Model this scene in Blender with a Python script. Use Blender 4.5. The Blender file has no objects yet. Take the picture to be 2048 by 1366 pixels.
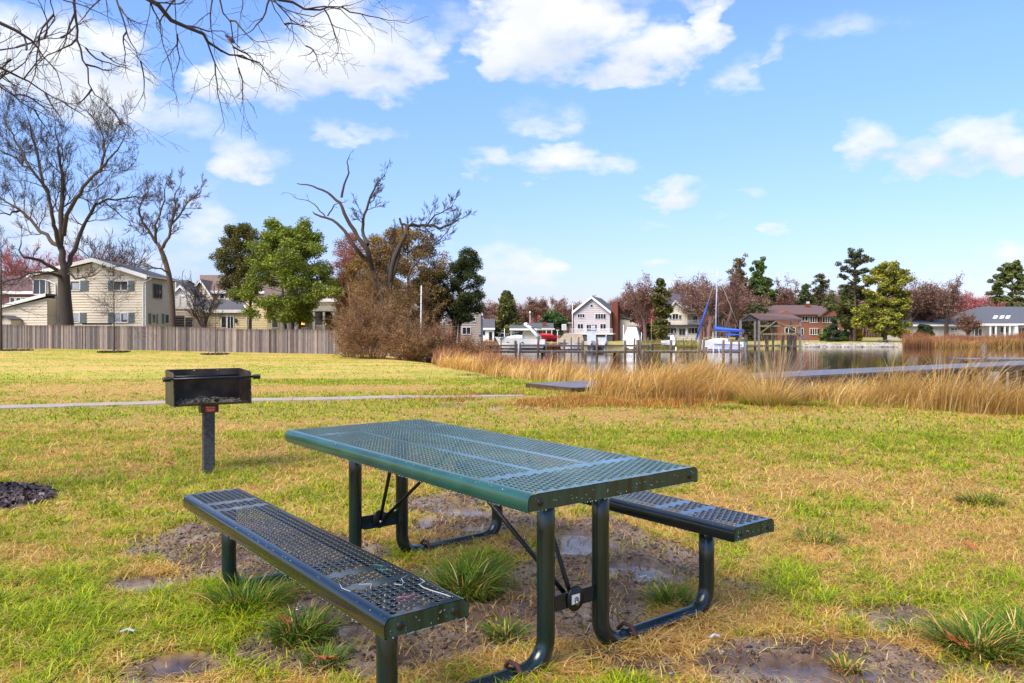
import bpy, bmesh, math, random
import numpy as np
from mathutils import Vector, Matrix
from math import sin, cos, pi, radians as R

# ------------------------------------------------------------------ camera, sky, sun
SC = bpy.context.scene
COL = SC.collection
EYE = 1.11                       # eye height above the lawn
FPX, HOR = 1520.0, 664.0         # focal length and horizon row measured on the 2048 px photograph
cam_d = bpy.data.cameras.new('camera')
cam = bpy.data.objects.new('camera', cam_d)
COL.objects.link(cam)
cam.location = (0, 0, EYE)
cam.rotation_euler = (R(90), 0, 0)
cam_d.sensor_width = 36.0
cam_d.lens = 36.0 * FPX / 2048
cam_d.shift_y = -(683 - HOR) / 2048
cam_d.clip_end = 6000
cam_d.clip_start = 0.05
SC.camera = cam
SC.view_settings.view_transform = 'Standard'
SC.view_settings.look = 'None'
SC.view_settings.exposure = 0.50
SC.view_settings.gamma = 1.0

SUN_EL, SUN_AZ = 48.0, 222.0     # azimuth clockwise from +Y: behind the camera, to the left
W = bpy.data.worlds.new('World')
SC.world = W
W.use_nodes = True
nt = W.node_tree
nt.nodes.clear()
N, L = nt.nodes, nt.links

def wn(kind, **kw):
    n = N.new(kind)
    for k, v in kw.items():
        setattr(n, k, v)
    return n

def wmath(op, a, b=None, c=None, clamp=False):
    n = N.new('ShaderNodeMath'); n.operation = op; n.use_clamp = clamp
    for i, v in enumerate((a, b, c)):
        if v is None: continue
        if isinstance(v, (int, float)): n.inputs[i].default_value = v
        else: L.new(v, n.inputs[i])
    return n.outputs[0]

sky = wn('ShaderNodeTexSky', sky_type='NISHITA', sun_disc=False)
sky.sun_elevation = R(SUN_EL); sky.sun_rotation = R(SUN_AZ)
sky.altitude = 0; sky.air_density = 1.0; sky.dust_density = 0.6; sky.ozone_density = 2.0
tc = wn('ShaderNodeTexCoord')
sep = wn('ShaderNodeSeparateXYZ'); L.new(tc.outputs['Generated'], sep.inputs[0])
az = wmath('ARCTAN2', sep.outputs[0], sep.outputs[1])
el = wmath('ARCSINE', sep.outputs[2])
nz = wn('ShaderNodeTexNoise'); nz.inputs['Scale'].default_value = 9.0; nz.inputs['Detail'].default_value = 7.0
nz.inputs['Roughness'].default_value = 0.6
mp = wn('ShaderNodeMapping'); mp.inputs['Scale'].default_value = (1, 1, 1.9)
L.new(tc.outputs['Generated'], mp.inputs['Vector']); L.new(mp.outputs[0], nz.inputs['Vector'])
nz2 = wn('ShaderNodeTexNoise'); nz2.inputs['Scale'].default_value = 4.0; nz2.inputs['Detail'].default_value = 5.0
L.new(mp.outputs[0], nz2.inputs['Vector'])
nz4 = wn('ShaderNodeTexNoise'); nz4.inputs['Scale'].default_value = 24.0; nz4.inputs['Detail'].default_value = 5.0
L.new(mp.outputs[0], nz4.inputs['Vector'])
sc4 = wn('ShaderNodeSeparateColor'); L.new(nz4.outputs['Color'], sc4.inputs[0])
warp = wmath('ADD', wmath('MULTIPLY', wmath('SUBTRACT', nz2.outputs['Fac'], 0.5), 0.2), wmath('MULTIPLY', wmath('SUBTRACT', sc4.outputs[0], 0.5), 0.10))
azw = wmath('ADD', az, warp)
elw = wmath('ADD', el, wmath('ADD', wmath('MULTIPLY', wmath('SUBTRACT', nz.outputs['Fac'], 0.5), 0.07), wmath('MULTIPLY', wmath('SUBTRACT', sc4.outputs[1], 0.5), 0.045)))

# cloud puffs: (photo x, photo y, half width, half height, weight) turned into directions
CL = [(90,150,190,95,1),(230,120,90,60,.9),(20,90,120,60,.8),
      (680,85,110,85,1.1),(560,165,120,62,1),(800,105,90,58,.95),(450,165,60,34,.8),(700,150,100,50,.9),
      (905,60,60,38,.5),
      (1075,50,110,110,1.15),(1010,120,60,50,1),(1160,85,90,70,1),(1290,112,100,46,1),(1385,70,40,55,.85),
      (1480,145,60,30,.45),(300,240,260,45,.45),(1060,232,120,30,.42),(680,257,60,18,.4),
      (520,322,90,38,.78),(1125,328,110,36,.85),(975,328,62,26,.8),
      (1740,300,80,46,.9),(1850,315,110,34,.85),(1985,292,110,46,.95),
      (1365,388,62,25,.75),(1490,394,60,14,.4),(1010,535,70,42,.62),(1322,525,44,14,.6),(1540,92,34,22,.5),
      (2020,514,60,20,.6),(90,470,160,60,.45),(400,440,70,70,.42),(400,525,90,36,.45),(1585,446,34,13,.4),
      (760,186,40,18,.55),(1410,552,90,20,.42),(1640,60,120,26,.3),(1200,0,110,20,.4),(1390,0,90,12,.5),
      (1900,560,200,40,.3),(1270,455,80,14,.28),(930,470,110,30,.3)]
field = None
basef = None
for (px, py, rx, ry, w) in CL:
    a = math.atan((px - 1024) / FPX)
    e = math.atan((HOR - py) / FPX * cos(a))
    ra = 1.08 * rx / FPX * cos(a) ** 2; re = 1.25 * ry / FPX * cos(a)
    dx = wmath('MULTIPLY', wmath('SUBTRACT', azw, a), 1 / ra)
    dy = wmath('MULTIPLY', wmath('SUBTRACT', elw, e), 1 / re)
    # flatter below than above
    dyb = wmath('MULTIPLY', wmath('MINIMUM', dy, 0.0), 0.35)
    dy = wmath('ADD', dy, dyb)
    r2 = wmath('ADD', wmath('MULTIPLY', dx, dx), wmath('MULTIPLY', dy, dy))
    f = wmath('MULTIPLY', wmath('SUBTRACT', 1.0, wmath('MULTIPLY', r2, 0.62)), w)
    f = wmath('MAXIMUM', f, 0.0)
    # how far up inside its cloud a point is, used for the grey undersides
    hgt = wmath('MULTIPLY', f, dy)
    field = f if field is None else wmath('MAXIMUM', field, f)
    basef = hgt if basef is None else wmath('ADD', basef, hgt)
# unseen broken cloud deck above the frame, there to soften the light
top = wmath('MULTIPLY', wmath('SUBTRACT', el, 0.56), 2.2, clamp=True)
nz3 = wn('ShaderNodeTexNoise'); nz3.inputs['Scale'].default_value = 2.2; nz3.inputs['Detail'].default_value = 5.0
L.new(tc.outputs['Generated'], nz3.inputs['Vector'])
topc = wmath('MULTIPLY', top, wmath('ADD', wmath('MULTIPLY', nz3.outputs['Fac'], 1.6), -0.1))
field = wmath('MAXIMUM', field, topc)
dens = wmath('ADD', field, wmath('MULTIPLY', wmath('SUBTRACT', nz.outputs['Fac'], 0.5), 1.7))
mr = wn('ShaderNodeMapRange', interpolation_type='SMOOTHSTEP')
mr.inputs['From Min'].default_value = 0.10; mr.inputs['From Max'].default_value = 0.92
L.new(dens, mr.inputs['Value'])
gate = wmath('MULTIPLY', field, 4.0, clamp=True)
cmask = wmath('MULTIPLY', mr.outputs[0], gate)
cmask = wmath('MULTIPLY', cmask, 0.97)
shade = wmath('ADD', wmath('MULTIPLY', basef, 0.75), 0.5, clamp=True)
shade = wmath('ADD', shade, wmath('MULTIPLY', wmath('SUBTRACT', nz.outputs['Fac'], 0.5), 0.7), clamp=True)
cc = wn('ShaderNodeMix', data_type='RGBA')
cc.inputs['A'].default_value = (3.6, 3.95, 4.5, 1); cc.inputs['B'].default_value = (5.15, 5.15, 5.2, 1)
L.new(shade, cc.inputs['Factor'])
# colour of the clear air
tint = wn('ShaderNodeMix', data_type='RGBA', blend_type='MULTIPLY'); tint.inputs['Factor'].default_value = 1.0
tg = wn('ShaderNodeMix', data_type='RGBA'); tg.inputs['A'].default_value = (0.60, 0.52, 0.70, 1); tg.inputs['B'].default_value = (0.94, 1.08, 1.40, 1)
L.new(wmath('POWER', wmath('MULTIPLY', el, 3.0, clamp=True), 0.8), tg.inputs['Factor']); L.new(tg.outputs['Result'], tint.inputs['B'])
L.new(sky.outputs[0], tint.inputs['A'])
mixc = wn('ShaderNodeMix', data_type='RGBA')
L.new(cmask, mixc.inputs['Factor']); L.new(tint.outputs['Result'], mixc.inputs['A']); L.new(cc.outputs['Result'], mixc.inputs['B'])
bg = wn('ShaderNodeBackground'); bg.inputs['Strength'].default_value = 0.15
L.new(mixc.outputs['Result'], bg.inputs['Color'])
ow = wn('ShaderNodeOutputWorld'); L.new(bg.outputs[0], ow.inputs['Surface'])
SKYTINT = tint

sun_d = bpy.data.lights.new('sun', 'SUN'); sun_d.energy = 4.3; sun_d.angle = R(36); sun_d.color = (1, .91, .78)
sun = bpy.data.objects.new('sun', sun_d); COL.objects.link(sun)
sv = Vector((sin(R(SUN_AZ)) * cos(R(SUN_EL)), cos(R(SUN_AZ)) * cos(R(SUN_EL)), sin(R(SUN_EL))))
sun.rotation_euler = sv.to_track_quat('Z', 'Y').to_euler()

# ------------------------------------------------------------------ materials
def s2l(c):
    return tuple((v / 12.92 if v <= .04045 else ((v + .055) / 1.055) ** 2.4) for v in c)

def rgb(r, g, b, k=1.0):
    return tuple(min(1, v * k) for v in s2l((r / 255, g / 255, b / 255)))

def mat(name, col, rough=.6, var=.15, vscale=3.0, bump=0.0, bscale=30.0, spec=.5, metal=0.0, coat=0.0,
        attr=False, stretch=(1, 1, 1), col2=None, trans=0.0, bump_dist=.01):
    m = bpy.data.materials.new(name); m.use_nodes = True
    t = m.node_tree; b = t.nodes['Principled BSDF']
    b.inputs['Roughness'].default_value = rough
    b.inputs['Metallic'].default_value = metal
    b.inputs['Specular IOR Level'].default_value = spec
    if coat: b.inputs['Coat Weight'].default_value = coat; b.inputs['Coat Roughness'].default_value = .08
    tcn = t.nodes.new('ShaderNodeTexCoord'); mpn = t.nodes.new('ShaderNodeMapping')
    mpn.inputs['Scale'].default_value = stretch
    t.links.new(tcn.outputs['Object'], mpn.inputs['Vector'])
    nz = t.nodes.new('ShaderNodeTexNoise'); nz.inputs['Scale'].default_value = vscale; nz.inputs['Detail'].default_value = 6
    t.links.new(mpn.outputs[0], nz.inputs['Vector'])
    rp = t.nodes.new('ShaderNodeMapRange')
    rp.inputs['From Min'].default_value = .3; rp.inputs['From Max'].default_value = .7
    t.links.new(nz.outputs['Fac'], rp.inputs['Value'])
    mx = t.nodes.new('ShaderNodeMix'); mx.data_type = 'RGBA'
    t.links.new(rp.outputs[0], mx.inputs['Factor'])
    c1 = tuple(v * (1 - var) for v in col[:3]) + (1,)
    c2 = tuple(min(1, v * (1 + var)) for v in col[:3]) + (1,) if col2 is None else tuple(col2[:3]) + (1,)
    if attr:
        at = t.nodes.new('ShaderNodeAttribute'); at.attribute_name = 'Col'
        mx.inputs['A'].default_value = (1 - var, 1 - var, 1 - var, 1); mx.inputs['B'].default_value = (1 + var,) * 3 + (1,)
        mu = t.nodes.new('ShaderNodeMix'); mu.data_type = 'RGBA'; mu.blend_type = 'MULTIPLY'; mu.inputs['Factor'].default_value = 1
        t.links.new(at.outputs['Color'], mu.inputs['A']); t.links.new(mx.outputs['Result'], mu.inputs['B'])
        colout = mu.outputs['Result']
    else:
        mx.inputs['A'].default_value = c1; mx.inputs['B'].default_value = c2
        colout = mx.outputs['Result']
    t.links.new(colout, b.inputs['Base Color'])
    if bump:
        nb = t.nodes.new('ShaderNodeTexNoise'); nb.inputs['Scale'].default_value = bscale; nb.inputs['Detail'].default_value = 4
        t.links.new(mpn.outputs[0], nb.inputs['Vector'])
        bp = t.nodes.new('ShaderNodeBump'); bp.inputs['Strength'].default_value = bump; bp.inputs['Distance'].default_value = bump_dist
        t.links.new(nb.outputs['Fac'], bp.inputs['Height']); t.links.new(bp.outputs[0], b.inputs['Normal'])
    if trans:
        tr = t.nodes.new('ShaderNodeBsdfTranslucent'); t.links.new(colout, tr.inputs['Color'])
        ms = t.nodes.new('ShaderNodeMixShader'); ms.inputs[0].default_value = trans
        out = t.nodes['Material Output']
        t.links.new(b.outputs[0], ms.inputs[1]); t.links.new(tr.outputs[0], ms.inputs[2]); t.links.new(ms.outputs[0], out.inputs['Surface'])
    return m

# ------------------------------------------------------------------ object helpers
def tag(o, label=None, cat=None, group=None, kind=None):
    if label: o['label'] = label
    if cat: o['category'] = cat
    if group: o['group'] = group
    if kind: o['kind'] = kind
    return o

def empty(name, loc=(0, 0, 0), rz=0.0, label=None, cat=None, group=None):
    o = bpy.data.objects.new(name, None); COL.objects.link(o)
    o.location = loc; o.rotation_euler = (0, 0, rz); o.empty_display_size = .2
    return tag(o, label, cat, group)

def np_obj(name, V, F, m, parent=None, col=None, smooth=False, loc=None):
    """mesh object from numpy arrays; F is (n,3) or (n,4) or a list of such; col per vertex"""
    me = bpy.data.meshes.new(name)
    Fs = F if isinstance(F, list) else [F]
    Fs = [f for f in Fs if len(f)]
    V = np.asarray(V, np.float32)
    me.vertices.add(len(V)); me.vertices.foreach_set('co', V.ravel())
    idx = np.concatenate([f.ravel() for f in Fs]).astype(np.int32)
    cnt = np.concatenate([np.full(len(f), f.shape[1], np.int32) for f in Fs])
    st = np.concatenate([[0], np.cumsum(cnt)[:-1]]).astype(np.int32)
    me.loops.add(len(idx)); me.loops.foreach_set('vertex_index', idx)
    me.polygons.add(len(cnt)); me.polygons.foreach_set('loop_start', st); me.polygons.foreach_set('loop_total', cnt)
    if smooth: me.polygons.foreach_set('use_smooth', np.ones(len(cnt), bool))
    me.update(calc_edges=True); me.validate()
    if col is not None:
        a = me.color_attributes.new('Col', 'FLOAT_COLOR', 'POINT')
        c = np.ones((len(V), 4), np.float32); c[:, :3] = col
        a.data.foreach_set('color', c.ravel())
    me.materials.append(m)
    o = bpy.data.objects.new(name, me); COL.objects.link(o)
    if parent: o.parent = parent
    if loc is not None: o.location = loc
    return o

class MB:
    """collects shapes and links them as one mesh object"""
    def __init__(s): s.v = []; s.f = []; s.c = []; s.cur = None; s.sm = []
    def add(s, vs, fs, smooth=False):
        b = len(s.v); s.v += [tuple(v) for v in vs]; s.f += [tuple(i + b for i in f) for f in fs]; s.sm += [smooth] * len(fs)
        if s.cur is not None: s.c += [s.cur] * len(vs)
        return s
    def box(s, x0, x1, y0, y1, z0, z1):
        return s.add([(x0,y0,z0),(x1,y0,z0),(x1,y1,z0),(x0,y1,z0),(x0,y0,z1),(x1,y0,z1),(x1,y1,z1),(x0,y1,z1)],
                     [(0,3,2,1),(4,5,6,7),(0,1,5,4),(1,2,6,5),(2,3,7,6),(3,0,4,7)])
    def bar(s, a, b, w, h=None, up=(0, 0, 1)):
        a = Vector(a); b = Vector(b); h = h or w; d = (b - a).normalized(); u = Vector(up)
        if abs(d.dot(u)) > .95: u = Vector((0, 1, 0))
        r = d.cross(u).normalized(); u = r.cross(d).normalized()
        vs = [p + r * i * w / 2 + u * j * h / 2 for p in (a, b) for i, j in ((-1,-1),(1,-1),(1,1),(-1,1))]
        return s.add(vs, [(0,1,2,3),(7,6,5,4),(0,4,5,1),(1,5,6,2),(2,6,7,3),(3,7,4,0)])
    def tube(s, pts, rad, n=10, cap=True):
        pts = [Vector(p) for p in pts]; m = len(pts)
        rad = [rad] * m if isinstance(rad, (int, float)) else rad
        vs = []; fs = []
        prev = None
        for i, p in enumerate(pts):
            d = (pts[min(i + 1, m - 1)] - pts[max(i - 1, 0)]).normalized()
            if prev is None:
                u = Vector((0, 0, 1)) if abs(d.z) < .9 else Vector((1, 0, 0))
                u = (u - d * u.dot(d)).normalized()
            else:
                u = (prev - d * prev.dot(d)).normalized()
            prev = u; w = d.cross(u)
            for k in range(n):
                a = 2 * pi * k / n; vs.append(p + (u * cos(a) + w * sin(a)) * rad[i])
        for i in range(m - 1):
            for k in range(n):
                k2 = (k + 1) % n; fs.append((i*n + k, i*n + k2, (i+1)*n + k2, (i+1)*n + k))
        s.add(vs, fs, True)
        if cap:
            b = len(s.v) - len(vs)
            s.f.append(tuple(b + k for k in range(n))[::-1]); s.f.append(tuple(b + (m-1)*n + k for k in range(n))); s.sm += [False, False]
        return s
    def lathe(s, prof, c=(0, 0, 0), n=12, axis='z'):
        vs = []; fs = []
        for (r, z) in prof:
            for k in range(n):
                a = 2 * pi * k / n; x, y = r * cos(a), r * sin(a)
                vs.append((c[0]+x, c[1]+y, c[2]+z) if axis == 'z' else ((c[0]+x, c[1]+z, c[2]+y) if axis == 'y' else (c[0]+z, c[1]+x, c[2]+y)))
        for i in range(len(prof) - 1):
            for k in range(n):
                k2 = (k + 1) % n; fs.append((i*n+k, i*n+k2, (i+1)*n+k2, (i+1)*n+k))
        fs.append(tuple(range(n))[::-1]); fs.append(tuple((len(prof)-1)*n + k for k in range(n)))
        return s.add(vs, fs, True)
    def poly_ex(s, pts, dvec):
        """polygon of 3-d points extruded along dvec"""
        n = len(pts); d = Vector(dvec); a = [Vector(p) for p in pts]; b = [p + d for p in a]
        return s.add(a + b, [tuple(range(n))[::-1], tuple(range(n, 2*n))] + [(i, (i+1) % n, (i+1) % n + n, i + n) for i in range(n)])
    def blob(s, c, r, rng, sub=2, amp=.18, sc=(1, 1, 1)):
        bm = bmesh.new(); bmesh.ops.create_icosphere(bm, subdivisions=sub, radius=1)
        vs = []
        for v in bm.verts:
            k = 1 + rng.uniform(-amp, amp); vs.append((c[0]+v.co.x*r*k*sc[0], c[1]+v.co.y*r*k*sc[1], c[2]+v.co.z*r*k*sc[2]))
        fs = [tuple(v.index for v in f.verts) for f in bm.faces]; bm.free()
        return s.add(vs, fs)
    def build(s, name, m, parent=None, loc=None, rz=None, bevel=0):
        me = bpy.data.meshes.new(name); me.from_pydata(s.v, [], s.f); me.update()
        me.polygons.foreach_set('use_smooth', s.sm)
        bm = bmesh.new(); bm.from_mesh(me)
        bmesh.ops.recalc_face_normals(bm, faces=bm.faces)
        bm.to_mesh(me); bm.free()
        if s.c:
            a = me.color_attributes.new('Col', 'FLOAT_COLOR', 'POINT')
            c = np.ones((len(s.v), 4), np.float32); c[:, :3] = np.array(s.c); a.data.foreach_set('color', c.ravel())
        me.materials.append(m)
        o = bpy.data.objects.new(name, me); COL.objects.link(o)
        if parent: o.parent = parent
        if loc is not None: o.location = loc
        if rz is not None: o.rotation_euler = (0, 0, rz)
        if bevel:
            b = o.modifiers.new('bevel', 'BEVEL'); b.width = bevel; b.segments = 2; b.limit_method = 'ANGLE'
        return o

def copy_tree(o, parent=None):
    c = o.copy(); COL.objects.link(c)
    if parent is not None: c.parent = parent
    for ch in o.children: copy_tree(ch, c)
    return c

def at(px, py, d):
    """point at distance d along +Y that was measured at (px, py) on the photograph"""
    return Vector(((px - 1024) * d / FPX, d, EYE + (HOR - py) * d / FPX))

def gxy(px, py, z=0.0):
    d = (EYE - z) * FPX / (py - HOR); return ((px - 1024) * d / FPX, d)

# ------------------------------------------------------------------ noise and terrain
_rng = np.random.RandomState(7)
_T = _rng.rand(256, 256)
def vn(x, y, s, seed=0):
    x = np.asarray(x, float) * s + seed * 17.31; y = np.asarray(y, float) * s + seed * 9.17
    xi = np.floor(x).astype(int); yi = np.floor(y).astype(int); fx = x - xi; fy = y - yi
    fx = fx*fx*(3-2*fx); fy = fy*fy*(3-2*fy)
    a = _T[xi & 255, yi & 255]; b = _T[(xi+1) & 255, yi & 255]; c = _T[xi & 255, (yi+1) & 255]; d = _T[(xi+1) & 255, (yi+1) & 255]
    return (a*(1-fx)+b*fx)*(1-fy) + (c*(1-fx)+d*fx)*fy
def fbm(x, y, s, seed=0, o=4):
    r = 0; k = 1; t = 0
    for i in range(o):
        r = r + k * vn(x, y, s * 2**i, seed + i); t += k; k *= .55
    return r / t
def sst(a, b, x):
    t = np.clip((x - a) / (b - a), 0, 1); return t*t*(3-2*t)

WZ = -1.0     # water level
SHORE = np.array([(150,-60),(60,0),(25,8),(15,12.5),(10,15.5),(6.5,19),(4.3,23),(3.0,28),(1,36),(-1.5,46),(-4.5,56),(-9,68),(-14,82),(-18,92),
                  (-9,98),(0,101),(10,102),(18,104),(28,106),(40,107),(52,108),(60,107),(75,104),(95,102),(220,96),(220,-60)], float)
def sdist(x, y):
    """signed distance to the water's edge, positive over water"""
    x = np.asarray(x, float); y = np.asarray(y, float)
    d = np.full(x.shape, 1e9); ins = np.zeros(x.shape, bool); n = len(SHORE)
    for i in range(n):
        ax, ay = SHORE[i]; bx, by = SHORE[(i+1) % n]; ex, ey = bx-ax, by-ay
        t = np.clip(((x-ax)*ex + (y-ay)*ey) / (ex*ex+ey*ey), 0, 1)
        d = np.minimum(d, np.hypot(x-ax-t*ex, y-ay-t*ey))
        c = ((ay > y) != (by > y)) & (x < (bx-ax)*(y-ay)/((by-ay) if by != ay else 1e-9) + ax)
        ins ^= c
    return np.where(ins, d, -d)
def gz(x, y):
    x = np.asarray(x, float); y = np.asarray(y, float)
    b = -.42*sst(16, 50, y)*sst(-36, -8, x) - .1*sst(20, 50, y) + .02*(fbm(x, y, .6, 3) - .5)*2*sst(2, 6, np.hypot(x, y))
    far = sst(85, 96, y); b = b*(1-far) + far*(-.35 + .004*np.clip(y-110, 0, 300))
    s = sdist(x, y)
    wdt = np.where(y > 80, 2.2, 6.5)
    k = sst(0, 1, np.clip((s + wdt) / wdt, 0, 1))
    z = b*(1-k) + (WZ-.02)*k
    return np.where(s > 0, WZ - .02 - np.clip(s*.3, 0, 1.0), z)
# ------------------------------------------------------------------ lawn layout: worn, wet, green and straw patches (ground coordinates)
def ell(px, py, rx, ry, k):
    x, y = gxy(px, py); return (x, y, rx * y / FPX, ry * y * y / (EYE * FPX), k)
MUD = [ell(560,1110,200,50,1.2), ell(470,1075,150,32,1.0), ell(860,1215,260,85,1.5), ell(720,1290,190,55,1.5), ell(960,1060,150,45,.8), ell(900,1010,90,25,.5),
       ell(1250,1120,160,50,1.3), ell(1180,1070,120,40,.7), ell(1130,1200,160,70,1.4), ell(1440,1190,130,40,.5), ell(330,1090,110,26,.5),
       ell(1640,1330,220,60,1.4), ell(1780,1240,130,30,.6), ell(1500,1240,120,30,.5), ell(330,1340,100,40,.8), ell(300,1165,80,18,.9),
       ell(1700,1120,110,25,.45), ell(1550,1130,80,22,.4), ell(1350,1330,170,30,.45), ell(1950,1345,120,30,.6),
       ell(1010,806,160,9,.35), ell(1100,1280,200,50,.5)]
WET = [ell(1640,1340,120,28,1), ell(350,1325,55,26,1), ell(285,1168,55,12,1), ell(345,1090,0.1,0.1,0), ell(520,1120,90,16,.7), ell(1270,1140,80,20,.6),
       ell(620,1215,80,26,.6), ell(1070,812,40,3.5,1), ell(990,818,14,2.5,1), ell(910,1040,80,25,.6), ell(1150,1085,70,22,.6), ell(1790,1250,70,14,.6),
       ell(1400,1310,60,18,.3), ell(760,1250,80,25,.5)]
GRN = [ell(300,1250,380,60,.55), ell(90,1200,200,60,.5), ell(560,1280,120,50,.7), ell(920,1160,90,45,1.1), ell(480,1195,70,30,1.0), ell(330,970,260,40,.6),
       ell(1700,870,460,26,.9), ell(2000,960,160,60,.7), ell(1650,1010,260,40,.4), ell(1960,1150,180,50,.3), ell(1350,1180,70,22,.8), ell(1100,900,300,16,.2),
       ell(1310,1060,60,18,.7), ell(600,745,500,12,.25), ell(200,870,300,22,.35), ell(1920,880,220,25,.8), ell(1850,1200,130,30,.5), ell(1520,1165,80,22,.6),
       ell(1730,1200,90,24,.6), ell(1000,1255,50,18,.8), ell(1080,1110,90,25,.4), ell(960,1175,70,30,.8), ell(690,1000,90,40,.4)]
STR = [ell(1750,980,280,36,1), ell(1850,1090,320,55,.8), ell(1250,1310,260,55,1), ell(1480,1000,160,30,.5), ell(250,900,280,30,.5), ell(480,850,300,14,.6),
       ell(1200,830,400,12,.7), ell(160,775,300,9,1.3), ell(640,775,300,8,1.1), ell(700,718,600,4,.9), ell(300,735,500,4,.5), ell(1330,795,180,12,1.2), ell(1150,800,120,9,1.1),
       ell(350,1130,180,30,.6), ell(780,940,260,60,.35), ell(1400,1200,120,40,.5), ell(1690,960,200,20,.7), ell(90,1110,120,30,.5), ell(1500,1290,200,50,.6),
       ell(1950,1290,150,50,.5), ell(900,700,150,6,.8)]
def esum(x, y, lst, soft=.55):
    f = np.zeros(np.shape(x))
    for (cx, cy, rx, ry, k) in lst:
        d = np.sqrt(((x-cx)/rx)**2 + ((y-cy)/ry)**2)
        f = np.maximum(f, k * np.clip((1.35 - d) / soft, 0, 1))
    return f
MULCH = (-3.72, 4.98, .68, .52)
# the narrow concrete walk
WALK = [(-16, 8.6), (-9.5, 10.65), (-7.5, 11.0), (-6.1, 11.6), (-4.2, 12.25), (-2.2, 12.75), (-.65, 12.95), (.2, 13.05)]
def walkd(x, y):
    d = np.full(np.shape(x), 1e9)
    for (ax, ay), (bx, by) in zip(WALK[:-1], WALK[1:]):
        ex, ey = bx-ax, by-ay; t = np.clip(((x-ax)*ex+(y-ay)*ey)/(ex*ex+ey*ey), 0, 1)
        d = np.minimum(d, np.hypot(x-ax-t*ex, y-ay-t*ey))
    return d
def fields(x, y):
    n1 = fbm(x, y, 1.3, 1); n2 = fbm(x, y, 4.0, 5); n3 = fbm(x, y*1.6, .35, 9); n4 = fbm(x, y, 9.0, 12)
    nf = sst(30, 8, y)
    mud = esum(x, y, MUD) + (n1 - .5)*1.1 + (n2 - .5)*1.0
    mud = sst(.34, .72, mud * np.where(esum(x, y, MUD, 1.0) > 0, 1, .15))
    wet = esum(x, y, WET, .5) + (n2 - .5)*1.2 + (n1-.5)*.6
    wet = sst(.5, .62, wet * np.where(esum(x, y, WET, .5) > 0, 1, 0))
    mu = np.sqrt(((x-MULCH[0])/MULCH[2])**2 + ((y-MULCH[1])/MULCH[3])**2) + (n2-.5)*.22
    mulch = sst(1.06, .98, mu)
    green = .64 + esum(x, y, GRN, 1.0)*.42 - esum(x, y, STR, 1.0)*.6 + (n1-.5)*.8 + (n3-.5)*(.7 + 1.3*sst(8, 16, y)) + (n2-.5)*1.1 + (n4-.5)*1.7 + (fbm(x, y, 22, 71, 2)-.5)*1.3
    green = np.clip(green - .14*sst(16, 24, y), 0, 1)
    return mud, wet, mulch, green

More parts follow.
